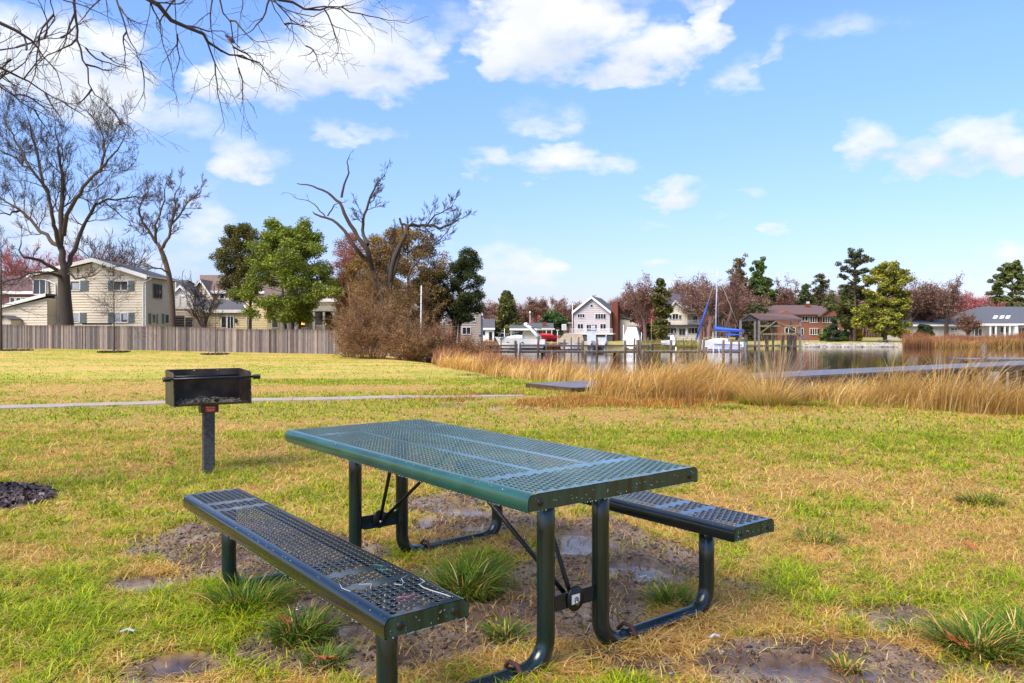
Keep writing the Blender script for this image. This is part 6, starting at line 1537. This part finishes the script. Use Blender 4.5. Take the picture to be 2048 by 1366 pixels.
for i, (px, top, w, d_, m_, lb) in enumerate([
  (1238, 575, 60, 140, m_purp, 'slim bare tree over the right roof slope of the gabled house'), (1325, 545, 70, 134, m_purp, 'bare tree whose crown meets the narrow olive cedar from behind'),
  (1378, 540, 60, 140, m_bark2, 'bare tree rising right behind the ridge of the ivory house'), (1402, 532, 50, 122, m_purp, 'knobbly bare tree at the right wall of the ivory house'),
  (1436, 545, 70, 130, m_purp, 'wide bare tree behind the sailboat rigging'), (1475, 548, 80, 132, m_bark2, 'wide brown bare tree left of the full green pine'),
  (1596, 572, 60, 150, m_purp, 'low bare tree above the cross gable of the brick house'), (1668, 560, 60, 150, m_purp, 'bare tree between the brick chimney and the tall sparse pine'),
  (1805, 552, 70, 136, m_purp, 'bare tree touching the right side of the yellow green pine'), (1840, 538, 90, 140, m_bark2, 'broad tan bare tree above the left end of the white bungalow'),
  (1872, 548, 80, 138, m_purp, 'mauve bare tree just left of the tallest bare tree'), (1918, 560, 90, 142, m_redtwig, 'pinkish bare tree right of the tallest bare tree'),
  (1942, 585, 80, 146, m_bark2, 'low tan bare tree over the slate hipped roof'), (1975, 575, 70, 156, m_purp, 'bare tree left of the pine at the right edge'),
  (1145, 588, 60, 145, m_purp, 'bare tree touching the left roof edge of the gabled house'), (1040, 598, 60, 150, m_purp, 'bare tree right of the cone shaped cedar'),
  (1010, 590, 60, 155, m_purp, 'bare tree behind the tip of the cone shaped cedar'), (1530, 560, 90, 146, m_purp, 'bare tree behind the full green pine')]):
    FB(px, d_, top, w*1.15, 400+i, lb, m_, 4, .3, n=7, minr=.03)

def far_green(name, label, px0, px1, py0, py1, d, n, seed, shape, pal, nl, size=.2, spread=.75, trunk=.25, m=m_bark2):
    c = crown_pts(px0, px1, py0, py1, d, n, seed, shape); return evergreen(name, label, (px0+px1)/2, d, c, nl, spread, size, pal, seed+200, py0+6, trunk, m)
far_green('cedar_tree', 'cone shaped cedar left of the low grey roofed house', 983, 1045, 586, 682, 116, 110, 1, cone, G_CED[:3] + G_DRK[:2], 14000)
far_green('evergreen_bush', 'round bright evergreen bush behind the low house chimney', 1082, 1130, 624, 665, 120, 40, 2, dome, [rgb(84,112,60), rgb(70,96,52), rgb(96,124,66)], 7000, .2)
far_green('cedar_tree', 'narrow olive cedar left of the ivory house', 1306, 1338, 560, 690, 116, 60, 3, oval, G_CED, 9000, .2, .7)
tier = lambda t: max(.1, (1-t)**.7)*(.65 + .35*abs(sin(t*17)))
def pads(d, lst, seed, per=9):
    """foliage shelves of a pine: (column, row, half width, half height)"""
    r = np.random.RandomState(seed); out = []
    for (px, py, rx, ry) in lst:
        for k in range(max(3, int(per*rx*ry/260))):
            a_ = r.uniform(0, 6.28); q = math.sqrt(r.rand()); out.append(tuple(P3(px + rx*q*cos(a_), py + ry*r.uniform(-1, 1)*math.sqrt(1-q*q*.9), d, rx*d/FPX*q*sin(a_))))
    return np.array(out)
def pad_pine(label, px, d, lst, seed, pal, nl, size, spread, top, tr_=.28, per=9):
    ps_ = pads(d, lst, seed, per); j = np.random.RandomState(seed+1).normal(0, 1, ps_.shape)*[.55, .5, .32]; ps_ = np.vstack([ps_, ps_[::2] + j[::2]*1.6]) + j[:1]*0
    return evergreen('pine_tree', label, px, d, ps_, nl, spread, size, pal, seed+300, top, tr_, m_bark2)
def auto_pine(label, px, d, top, bot, hw, seed, pal, nl, tiers, taper, size=.2):
    """tiered pine: shelves of foliage widening downwards, ragged ends"""
    r = np.random.RandomState(seed); lst = []
    for i in range(tiers):
        t_ = (i+.3)/tiers; w_ = hw*(t_**taper)*r.uniform(.75, 1.15); row = top + (bot-top)*t_
        for sg in (-1, 1):
            for q in ((.35, .85) if w_ > 12 else (.5,)): lst.append((px + sg*w_*q*r.uniform(.85, 1.1), row + r.uniform(-3, 3) + q*2, max(4, w_*.28), 4))
    return pad_pine(label, px, d, lst, seed, pal, nl, size, .6, top, .3, 16)
auto_pine('full dark green pine left of the brick house', 1519, 138, 522, 640, 44, 4, [rgb(104,124,64), rgb(86,108,58), rgb(124,138,70)], 22000, 12, .9)
auto_pine('darker brownish pine left of the full green pine', 1478, 136, 520, 640, 24, 5, [rgb(124,110,72), rgb(104,98,64), rgb(140,116,76)], 8000, 14, .45)
pad_pine('tall thin sparse pine on the far lawn', 1710, 114, [(1713,502,11,6),(1704,512,12,5),(1724,514,9,5),(1699,525,9,4),(1718,528,14,6),(1731,520,5,4),(1692,538,11,5),(1712,544,12,5),(1728,540,9,5),(1686,552,8,4),(1704,558,14,5),(1727,556,11,5),(1690,570,14,5),(1716,575,14,6)], 61, [rgb(92,96,62), rgb(78,84,54), rgb(112,112,70)], 5200, .15, .5, 498, .26, 12)
pad_pine('broad yellow green pine on the far lawn', 1770, 112, [(1778,533,15,8),(1764,545,16,7),(1793,548,14,8),(1750,545,9,6),(1744,558,14,8),(1772,560,20,8),(1800,556,8,6),(1758,575,18,8),(1738,582,12,7),(1782,580,20,9),(1800,588,14,8),(1746,600,18,8),(1775,602,24,9),(1804,604,12,9),(1792,622,20,10),(1762,622,20,9),(1735,624,16,8),(1722,638,14,7),(1745,644,18,8),(1775,644,22,10),(1800,642,14,9),(1758,660,14,7),(1788,664,22,9),(1806,668,10,7),(1720,650,9,5)], 62, G_PIN, 32000, .17, .7, 532, .3, 10)
far_green('pine_tree', 'dark lower pine foliage left of the yellow green pine', 1660, 1745, 575, 655, 117, 90, 8, oval, [rgb(104,108,58), rgb(86,96,54), rgb(120,120,62)], 10000, .2, .7)
auto_pine('small dark pine behind the brick chimney', 1643, 140, 550, 640, 20, 9, [rgb(112,102,68), rgb(94,92,60)], 4500, 10, .5)
auto_pine('dark green pine cut by the right edge of the picture', 2024, 150, 528, 645, 60, 10, [rgb(112,122,66), rgb(92,106,58), rgb(130,132,72)], 20000, 11, .45, .24)
auto_pine('low dark evergreen between the boat shelter and the brick roof', 1610, 140, 572, 640, 24, 11, [rgb(100,112,62), rgb(86,98,56)], 6000, 9, .7)
far_green('evergreen_bush', 'dark round evergreen bush before the low white wing', 1826, 1866, 652, 688, 116, 30, 12, dome, [rgb(74,94,52), rgb(62,82,48)], 6000, .16, .5)
far_green('evergreen_bush', 'green bush before the left end of the brick house wall', 1640, 1662, 655, 688, 118, 22, 13, dome, [rgb(110,132,58), rgb(92,114,54)], 4500, .15, .45)
far_green('cedar_bush', 'pointed dark cedar bush on the far lawn', 1650, 1684, 640, 690, 113, 30, 14, cone, [rgb(66,82,52), rgb(58,72,48)], 6000, .15, .45)
far_green('evergreen_bush', 'green bush right of the pointed cedar bush', 1676, 1700, 660, 686, 118, 20, 15, dome, [rgb(104,130,62), rgb(88,112,56)], 4000, .15, .45)
far_green('flowering_bush', 'bright yellow bush in front of the brick house', 1711, 1726, 660, 679, 119, 14, 16, dome, [rgb(226,196,48), rgb(206,180,44)], 2500, .14, .35, .05)
far_green('cedar_tree', 'dark evergreen behind the sailboat stern', 1478, 1540, 610, 690, 122, 60, 17, dome, [rgb(90,88,60), rgb(78,82,56), rgb(104,92,64)], 8000, .2, .8)
far_green('evergreen_bush', 'dark hedge left of the ivory house', 1278, 1312, 652, 684, 128, 26, 18, dome, [rgb(84,92,58), rgb(96,100,60)], 4500, .2, .6)

# far woods as hazy masses of twigs
def wood_mass(name, label, px0, px1, top, d, n, pal, seed, hvar=10):
    r = np.random.RandomState(seed); px = r.uniform(px0, px1, n); x = (px-1024)*d/FPX; y = d + r.uniform(-6, 12, n)
    tp = top + hvar*(fbm(px, px*0, .035, seed)-.5)*2 + hvar*.5*(fbm(px, px*0, .2, seed+3)-.5)*2
    H_ = (EYE + (HOR-tp)*d/FPX)*r.uniform(.55, 1.02, n); z0 = H_*r.uniform(0, .75, n); col = np.array(pal)[r.randint(0, len(pal), n)]*r.uniform(.8, 1.2, (n, 1))
    v, q, t3, c = blade_mesh(x, y, z0 - .5, (H_ - z0), np.full(n, d*.0009), r.uniform(.05, .5, n), r.uniform(0, 6.28, n), col, 2, rootk=.95, tipk=1.05)
    return tag(np_obj(name, v, [q, t3], m_reed, col=c), label, 'woods', None, 'stuff')
PAL_M = [rgb(150,128,136), rgb(136,112,118), rgb(164,140,144), rgb(140,118,108)]  # distance haze put into the pale mauve twig colours
wood_mass('distant_woods', 'distant mauve bare woods across the creek', 940, 1330, 612, 300, 40000, PAL_M, 5, 8)
wood_mass('near_woods', 'brown bare woods behind the far houses', 1230, 1840, 580, 175, 80000, [rgb(158,126,120), rgb(142,112,108), rgb(170,138,126), rgb(136,122,98)], 6, 20)
wood_mass('right_woods', 'reddish bare woods behind the white bungalow', 1800, 2100, 588, 165, 40000, [rgb(150,106,100), rgb(132,96,88), rgb(160,124,110)], 7, 18)
wood_mass('red_woods', 'low reddish woods behind the gabled house', 1040, 1400, 628, 190, 30000, [rgb(156,112,112), rgb(136,98,96), rgb(120,104,90)], 8, 10)
wood_mass('left_woods', 'pale bare woods far behind the left houses', -60, 1000, 640, 220, 16000, PAL_M, 9, 12)

# ------------------------------------------------------------------ piers, pilings, boats
def pier(name, label, px0, px1, d, top_row, w=1.3, cross=()):
    h = House(name, label, 'pier', (px0+px1)/2, d, WZ); a = h.p(px0, top_row); b = h.p(px1, top_row)
    mb = MB(); x = a.x
    while x < b.x: mb.box(x, x+.14, 0, w, a.z-.06, a.z + rr.uniform(0, .01)); x += .15
    mb.build('deck', m_greyw, h.root); MB().box(a.x, b.x, -.05, -.002, a.z-.17, a.z-.02).build('stringer', m_plank_side, h.root)
    x = a.x + .3
    while x < b.x:
        MB().tube([(x, w*.5, -1.2), (x, w*.5, a.z-.065)], .11, 8).build('pile', m_pile, h.root)
        x += 6.0
    return h
pier('pier', 'near grey plank pier crossing the creek in front of the boats', 930, 1478, 62, 702)
pier('pier', 'farther plank pier running behind the first one under the white boats', 975, 1300, 84, 690, 1.2)
pier('pier', 'short pier in front of the ivory house', 1302, 1336, 96, 688)
def piling(px, top, d, r=.14, label='', white=False, name='piling'):
    x = (px-1024)*d/FPX; zt_ = EYE + (HOR-top)*d/FPX - WZ; mb = MB(); r *= .7; mb.tube([(0, 0, -1.2), (rr.uniform(-.03, .03), 0, zt_*.5), (rr.uniform(-.05, .05), 0, zt_)], [r*1.05, r, r*.92], 9)
    return tag(mb.build(name, m_wtrim if white else m_pile, None, loc=(x, d, WZ)), label, 'piling', 'dock pilings in the creek')
for (px, top, d, r, lb) in [(1002, 674, 84, .1, 'dark piling at the bow of the white cabin cruiser'), (1032, 681, 62, .15, 'short dark piling amidships of the cabin cruiser'), (1076, 672, 62, .14, 'tall dark piling at the stern of the cabin cruiser'),
     (1040, 686, 62, .12, 'stubby piling right of the white marker post'), (1128, 679, 62, .13, 'piling left of the tan covered boat'), (1142, 674, 83, .1, 'thin piling in front of the tan boat cover'), (1157, 674, 83, .14, 'dark piling at the right end of the tan boat cover'),
     (1165, 681, 83, .2, 'thick dark piling left of the open white boat'), (1194, 679, 62, .14, 'dark piling between the two white bows'), (1250, 681, 62, .16, 'piling below the shrink wrapped boat, left side'), (1269, 676, 62, .11, 'thin piling in front of the shrink wrapped boat'),
     (1275, 680, 62, .17, 'thick piling below the shrink wrapped boat, right side'), (1281, 678, 62, .15, 'tall reddish piling right of the shrink wrapped boat'), (1296, 674, 84, .1, 'slim piling of the slip right of the wrapped boat'), (1303, 677, 84, .1, 'second slim piling of the slip right of the wrapped boat'),
     (1342, 680, 64, .16, 'reddish piling beside the white watercraft'), (1352, 675, 92, .09, 'slim pale piling before the ivory house, left of two'), (1367, 676, 92, .09, 'slim pale piling before the ivory house, right of two'), (1384, 676, 92, .1, 'slim dark piling left of the sailboat bow'),
     (1400, 679, 62, .22, 'thick black piling at the sailboat bow'), (1407, 678, 62, .14, 'dark piling just right of the thick black one'), (1447, 679, 62, .15, 'tall dark piling amidships of the sailboat'), (1462, 680, 62, .15, 'tall dark piling near the sailboat stern'),
     (1478, 676, 66, .13, 'piling behind the sailboat stern'), (1486, 694, 61, .2, 'low thick piling at the end of the near pier'), (1411, 694, 61, .22, 'low thick piling under the near pier by the sailboat bow'), (1286, 699, 61, .2, 'squat dark piling under the near pier below the wrapped boat'),
     (1170, 700, 61, .16, 'squat piling under the near pier below the tan cover'), (1104, 700, 61, .16, 'squat piling under the near pier left of the tan cover')]:
    piling(px, top, d, r, lb)
piling(1037, 686, 61, .09, 'white marker post by the near pier', True, 'marker_post'); piling(1351, 694, 63, .09, 'white post by the reddish piling', True, 'marker_post')
piling(1427, 693, 61, .06, 'thin white ladder post below the sailboat, left', True, 'marker_post'); piling(1438, 693, 61, .06, 'thin white ladder post below the sailboat, right', True, 'marker_post')
piling(1969, 686, 30, .17, 'lone dark piling standing by the small dock at right')
h = House('small_dock', 'small low dock beside the lone piling at right', 'dock', 1990, 30, WZ); a = h.p(1921, 717); b = h.p(2120, 717)
mb = MB(); x = a.x
while x < b.x: mb.box(x, x+.14, -.7, .8, a.z-.07, a.z); x += .15
mb.build('deck', m_plank, h.root); MB().box(a.x, b.x, -.75, -.705, a.z-.16, a.z-.005).build('stringer', m_pile, h.root)
for x in np.arange(a.x+.4, b.x, 2.2): MB().tube([(x, .3, -1.2), (x, .3, a.z-.08)], .12, 8).build('pile', m_pile, h.root)

def hull(L_, B_, Hd, m, root, name='hull', sheer=.35, tran=.8, n=14, rake=.12, bands=None):
    """boat hull: bow at +x, deck edge rising to the bow, closed by a deck"""
    secs = []
    for i in range(n+1):
        t_ = i/n; x = -L_/2 + L_*t_; w = B_/2*(tran + (1-tran)*min(1, t_*2.5))*(1 - max(0, (t_-.45)/.55)**2.2) + .012; top = Hd + sheer*t_**2*Hd; keel = -.25*Hd + .30*Hd*max(0, (t_-.7)/.3)**2
        fl = 1 - .28*t_; xb = x - rake*L_*max(0, (t_-.6)/.4)*.9
        secs.append([(x, w, top), (x*.3+xb*.7, w*.96*fl, top*.45), (xb, w*.72*fl, .02), (xb, w*.2*fl, keel), (xb, -w*.2*fl, keel), (xb, -w*.72*fl, .02), (x*.3+xb*.7, -w*.96*fl, top*.45), (x, -w, top)])
    mb = MB(); vs = [p for s_ in secs for p in s_]; k = 8; fs = []
    for i in range(n):
        for j in range(k-1): fs.append((i*k+j, i*k+j+1, (i+1)*k+j+1, (i+1)*k+j))
        fs.append((i*k+7, i*k, (i+1)*k, (i+1)*k+7))
    fs.append(tuple(range(k))); mb.add(vs, fs, False); return mb.build(name, m, root)
m_gel = mat('white_gelcoat', rgb(246, 244, 240, .95), .25, .05, 2, coat=.3); m_bcov = mat('tan_canvas', rgb(168, 152, 132, .8), .85, .15, 3, .3, 6); m_wrap = mat('white_shrink_wrap', rgb(226, 226, 230, .85), .4, .06, 2, .4, 3, bump_dist=.1)
m_redb = mat('red_canvas', rgb(206, 52, 54), .4, .12, 3); m_bluec = mat('blue_canvas', rgb(20, 84, 176), .6, .12, 3, .3, 5); m_dkcanvas = mat('dark_canvas', rgb(44, 66, 70), .7, .2, 3); m_mast = mat('mast_alloy', rgb(206, 208, 212, .85), .4, .05, 2)
def boat(name, label, px, d, rz, cat='boat', z=WZ):
    x = (px-1024)*d/FPX; return empty(name, (x, d, z), rz, label, cat)
# cabin cruiser, bow to the left
b = boat('cabin_cruiser', 'white cabin cruiser with swept radar arch moored at left', 1040, 95, pi - .15, z=WZ+.15)
hull(6.4, 2.3, 1.05, m_gel, b, sheer=.3)
mb = MB(); mb.poly_ex([(2.6, -.75, 1.2), (-.4, -.85, 1.15), (-.4, -.8, 1.55), (.3, -.7, 1.6), (1.0, -.65, 1.5), (1.9, -.6, 1.35)], (0, 1.5, 0)); mb.build('cabin', m_gel, b, bevel=.08)
mb = MB(); mb.poly_ex([(.95, -.7, 1.48), (-.2, -.75, 1.56), (-.6, -.7, 2.05), (-.3, -.65, 2.07)], (0, 1.4, 0)); mb.build('windshield', m_glass, b)
mb = MB()
for sy in (-1, 1): mb.tube([(-2.5, sy*.95, 1.1), (-1.9, sy*.9, 1.9), (-1.2, sy*.8, 2.55), (-.75, sy*.7, 2.85)], [.2, .19, .15, .1], 8)
mb.bar((-.75, -.72, 2.83), (-.75, .72, 2.83), .3, .14); ar = mb.build('radar_arch', m_gel, b)
MB().lathe([(.26, 0), (.28, .1), (.18, .2), (.0001, .24)], (-.75, 0, 2.9), 12).build('radar_dome', m_gel, ar)
mb = MB(); mb.poly_ex([(-.9, -.8, 2.6), (-2.6, -.85, 2.45), (-2.6, -.85, 2.35), (-.9, -.8, 2.5)], (0, 1.6, 0)); mb.build('bimini', m_dkcanvas, b)
mb = MB(); mb.tube([(-.2, -.95, 1.65), (1.2, -.9, 1.75), (2.6, -.5, 1.85), (3.1, 0, 1.9), (2.6, .5, 1.85), (1.2, .9, 1.75)], .025, 6)
for x, y in ((.6, .93), (1.6, .8), (2.6, .5)): mb.tube([(x, -y, 1.2), (x, -y, 1.78)], .02, 5); mb.tube([(x, y, 1.2), (x, y, 1.78)], .02, 5)
mb.build('bow_rail', m_steel, b)
mb = MB(); 
for x in (-.6, .2, 1.2): mb.box(x, x+.3, 1.12, 1.15, .62, .72)
mb.build('portholes', m_black, b)
# red covered boat on a lift
b = boat('red_speedboat', 'small boat under a red cover on a lift behind the cruiser stern', 1091, 98, pi + .3, z=WZ+1.05)
hull(2.9, 1.4, .6, m_redb, b, sheer=.4); mb = MB(); mb.blob((0, 0, .55), .75, random.Random(1), 2, .05, (1.7, .85, .45)); mb.build('cover', m_redb, b)
mb = MB(); mb.blob((-.9, -.5, .2), .35, random.Random(1), 2, .02, (.9, .4, 1)); mb.build('outboard_motor', m_gel, b)
# tan covered
b = boat('covered_boat', 'boat under a tan ridge cover behind the farther pier', 1142, 90, pi, z=WZ+.1)
hull(3.0, 1.7, .75, m_gel, b); mb = MB(); mb.poly_ex([(-1.5, -.85, .75), (1.5, -.7, .85), (.9, 0, 1.75), (-1.3, 0, 1.75)], (0, .02, 0))
mb = MB(); mb.add([(-1.5,-.9,.7),(1.65,-.75,.8),(1.65,.75,.8),(-1.5,.9,.7),(-1.3,0,1.8),(.75,0,1.85)], [(0,1,5,4),(1,2,5),(2,3,4,5),(3,0,4)]); mb.build('cover', m_bcov, b)
# open white boats facing the viewer
for (px, w, lb, mm) in [(1183, 1.2, 'white open boat with windshield, bow towards the viewer, left of the middle piling', 0), (1203, 1.15, 'white open boat right of the middle piling, bow towards the viewer', 1)]:
    b = boat('motorboat', lb, px, 86, -pi/2 + (.1 if mm else -.1)); hull(4.6, w*1.25, .95, m_gel, b, sheer=.25)
    mb = MB(); mb.poly_ex([(.6, -.5, 1.0), (.2, -.5, 1.5 if mm else 2.2), (.1, -.5, 1.5 if mm else 2.2), (.5, -.5, 1.0)], (0, 1.0, 0)); mb.build('windshield', m_blind, b)
    mb = MB(); mb.lathe([(.0001, .03), (.11, .03), (.11, 0)], (2.05, 0, .8), 10, 'x'); mb.build('bow_eye', m_black, b)
    if not mm: mb = MB(); mb.tube([(-.5, -.45, 1), (-.3, -.4, 2.3), (-.3, .4, 2.3), (-.5, .45, 1)], .06, 6); mb.build('frame', m_dkcanvas, b)
    else: MB().tube([(-.5, .5, .9), (-.6, .75, 2.1)], .04, 6).build('antenna', m_wtrim, b)
# shrink wrapped
b = boat('wrapped_boat', 'boat shrink wrapped in white plastic with a tan top', 1266, 92, R(75), z=WZ+.35)
hull(4.6, 2.0, .9, m_gel, b); mb = MB(); r_ = random.Random(2)
mb.add([(-2.3,-1.0,.85),(2.2,-.55,1.0),(2.2,.55,1.0),(-2.3,1.0,.85),(-1.0,-.45,2.5),(.8,-.3,2.55),(.8,.3,2.55),(-1.0,.45,2.5),(0,-1.02,.8),(0,1.02,.8),(-.1,-.72,1.8),(-.1,.72,1.8)],
       [(0,8,10,4),(8,1,5,10),(4,10,5),(1,2,6,5),(2,9,11,6),(9,3,7,11),(6,11,7),(3,0,4,7)]); mb.build('shrink_wrap', m_wrap, b)
mb = MB(); mb.poly_ex([(-1.3, -.75, 2.5), (1.1, -.7, 2.5), (.9, -.1, 2.95), (-1.1, -.1, 2.95)], (0, .01, 0)); mb = MB(); mb.add([(-1.2,-.8,2.5),(1.1,-.7,2.5),(1.1,.7,2.5),(-1.2,.8,2.5),(-.8,0,2.98),(.7,0,2.95)], [(0,1,5,4),(1,2,5),(2,3,4,5),(3,0,4),(0,3,2,1)]); mb.build('top_cover', m_bcov, b)
# personal watercraft
b = boat('watercraft', 'small white personal watercraft in front of the ivory house', 1340, 94, -pi/2 + .4, z=WZ+.5)
hull(2.6, 1.1, .55, m_gel, b); mb = MB(); mb.blob((-.2, 0, .75), .42, random.Random(4), 2, .05, (1.7, .6, .7)); mb.build('seat', m_black, b); MB().poly_ex([(.4, -.25, .7), (.75, -.22, .7), (.45, -.2, 1.2), (.35, -.2, 1.2)], (0, .45, 0)).build('console', m_gel, b)
# sailboat, bow to the left
b = boat('sailboat', 'white and blue sailboat with a blue sail cover, moored at the near pier end', 1440, 86, pi - .55, 'sailboat')
hull(5.6, 1.9, 1.0, m_gel, b, sheer=.25, tran=.75)
mb = MB()
for sy in (-1, 1): mb.poly_ex([(-2.7, sy*.86, .72), (-1.2, sy*.985, .74), (.4, sy*.97, .80), (.4, sy*.965, .70), (-1.2, sy*.98, .64), (-2.7, sy*.84, .62)], (0, sy*.012, 0)); mb.poly_ex([(-2.7, sy*.71, .16), (-.6, sy*.80, .16), (1.2, sy*.62, .2), (1.2, sy*.6, .06), (-.6, sy*.76, .03), (-2.7, sy*.66, .03)], (0, sy*.03, 0))
mb.build('stripe', m_bluec, b)
mb = MB(); mb.poly_ex([(1.4, -.5, 1.08), (-1.0, -.6, 1.02), (-1.0, -.5, 1.38), (.6, -.42, 1.36), (1.1, -.4, 1.22)], (0, 1.0, 0)); mb.build('cabin', m_gel, b, bevel=.05)
zm = EYE + (HOR-540)*86/FPX - WZ; xm = .45
MB().tube([(xm, 0, 1.0), (xm, 0, zm*.5), (xm-.15, 0, zm)], [.07, .06, .045], 9).build('mast', m_mast, b)
mb = MB(); mb.tube([(xm, 0, 2.2), (-2.7, 0, 2.15)], .05, 8); bo = mb.build('boom', m_mast, b)
MB().tube([(xm+.12, 0, 2.85), (xm-.05, 0, 2.45), (-1.0, 0, 2.35), (-2.0, 0, 2.30), (-2.75, 0, 2.2)], [.14, .28, .2, .15, .07], 10).build('sail_cover', m_bluec, b)
MB().tube([(2.75, 0, 1.25), (2.0, 0, zm*.38), (1.3, 0, zm*.62)], [.11, .12, .05], 8).build('furled_jib', m_bluec, b)
mb = MB()
for p_ in ((2.75, 0, 1.25), (-2.75, 0, 1.05), (xm-.1, -.9, 1.05), (xm-.1, .9, 1.05)): mb.tube([p_, (xm-.13, 0, zm*.96)], .012, 4)
mb.tube([(xm-.05, -.7, zm*.52), (xm-.05, .7, zm*.52)], .025, 5); mb.build('rigging', m_mast, b)
mb = MB(); mb.poly_ex([(-.9, -.7, 1.95), (-2.4, -.75, 1.85), (-2.4, -.75, 1.78), (-.9, -.7, 1.7)], (0, 1.4, 0)); mb.build('bimini', m_bluec, b)
mb = MB()
for x, y in ((2.6, .25), (1.6, .6), (.4, .85), (-1.0, .9), (-2.6, .75)):
    for sy in (-1, 1): mb.tube([(x, sy*y, 1.0), (x, sy*y, 1.55)], .018, 5)
for sy in (-1, 1): mb.tube([(2.6, sy*.25, 1.55), (1.6, sy*.6, 1.55), (.4, sy*.85, 1.55), (-1.0, sy*.9, 1.55), (-2.6, sy*.75, 1.55)], .012, 4)
mb.build('lifelines', m_steel, b)

# posts, signs and lamps across the creek
def post(name, label, cat, px, d, top, r=.06, m=None, extra=None):
    h = House(name, label, cat, px, d); z = h.p(px, top).z; MB().tube([(0, 0, -.3), (0, 0, z)], [r, r*.7], 8).build('pole', m or m_wtrim, h.root)
    if extra: extra(h, z)
    return h
def sign_panel(w, hh):
    def f(h, z):
        o = MB().box(-w/2, w/2, -.12, -.07, z-hh, z+.05).build('panel', m_wtrim, h.root)
        mb = MB()
        for i in range(3):
            for j in range(4): mb.box(-w/2+.12+i*(w-.2)/3, -w/2+.12+i*(w-.2)/3 + (w-.3)/3.4, -.128, -.1205, z-hh+.12+j*(hh-.15)/4, z-hh+.12+j*(hh-.15)/4+hh*.1)
        mb.build('print', m_blind, o)
    return f
post('dock_sign', 'white notice board on a green post left of the gabled house', 'sign', 1128, 100, 649, .05, m_beam, sign_panel(.62, .75))
post('dock_sign', 'white notice board in front of the patio doors of the gabled house', 'sign', 1186, 98, 652, .05, m_wtrim, sign_panel(.55, .8))
post('street_lamp', 'white globe lamp on a pole behind the low grey roofed house', 'lamp', 1060, 125, 628, .05, m_wtrim, lambda h, z: MB().lathe([(.1, 0), (.17, .15), (.14, .4), (.0001, .5)], (0, 0, z), 10).build('lamp_head', m_wtrim, h.root))
post('flag_pole', 'white flag pole at the left corner of the gabled house', 'pole', 1145, 112, 605, .07, None, lambda h, z: MB().bar((-.7, 0, z*.48), (0, 0, z*.48), .06).build('yard', m_wtrim, h.root))
post('flag_pole', 'pale cross shaped pole in front of the ivory house hedge', 'pole', 1303, 104, 636, .06, m_beam, lambda h, z: MB().bar((-.35, -.06, z*.75), (.35, -.06, z*.75), .07).build('crossarm', m_beam, h.root))
post('boat_lift_post', 'white pole left of the shrink wrapped boat', 'post', 1247, 95, 650, .07); post('boat_lift_post', 'white pole right of the shrink wrapped boat', 'post', 1283, 95, 664, .06)
post('dock_lamp', 'short white lamp post right of the low house porch', 'lamp', 1115, 100, 661, .06, None, lambda h, z: MB().box(-.2, .2, -.1, .1, z, z+.1).build('lamp_head', m_wtrim, h.root))
post('dock_post', 'white post at the bow of the cabin cruiser', 'post', 1009, 97, 657, .06); post('dock_post', 'pale post left of the sailboat mast foot', 'post', 1426, 98, 665, .05)
for (x, lb) in [(1373, 'white folded umbrella right of the patio door'), (1348, 'white folded umbrella left of the patio door')]:
    h = House('patio_umbrella', lb, 'umbrella', x, 120); z = h.p(x, 662).z; MB().tube([(0, 0, 0), (0, 0, z)], .03, 6).build('pole', m_wtrim, h.root); MB().lathe([(.16, 0), (.2, .1), (.12, .9), (.02, 1.3)], (0, 0, z-1.2), 10).build('canopy', m_wtrim, h.root)
h = House('lawn_chair', 'small red lawn chair at the left edge of the far lawn', 'chair', 1611, 112); MB().box(-.35, .35, -.3, .3, .35, .42).build('seat', m_maroon, h.root); MB().poly_ex([(-.35, .28, .4), (.35, .28, .4), (.35, .5, 1.1), (-.35, .5, 1.1)], (0, .05, 0)).build('backrest', m_maroon, h.root)
for sx_ in (-1, 1): MB().box(sx_*.33-.03, sx_*.33+.03, -.3, -.24, 0, .349).build('leg', m_maroon, h.root)
h = House('garden_bench', 'small grey bench at the water edge of the far lawn', 'bench', 1768, 109.5, -.6); MB().box(-.8, .8, -.25, .25, .5, .58).build('seat', m_greyw, h.root)
for sx_ in (-1, 1): MB().box(sx_*.6-.1, sx_*.6+.1, -.2, .2, -.1, .499).build('leg', m_greyw, h.root)
h = House('blue_kayak', 'blue covered kayak on the grass in front of the white bungalow', 'kayak', 1914, 115); o = hull(2.2, .8, .5, m_bluec, h.root); o.location.z = .3
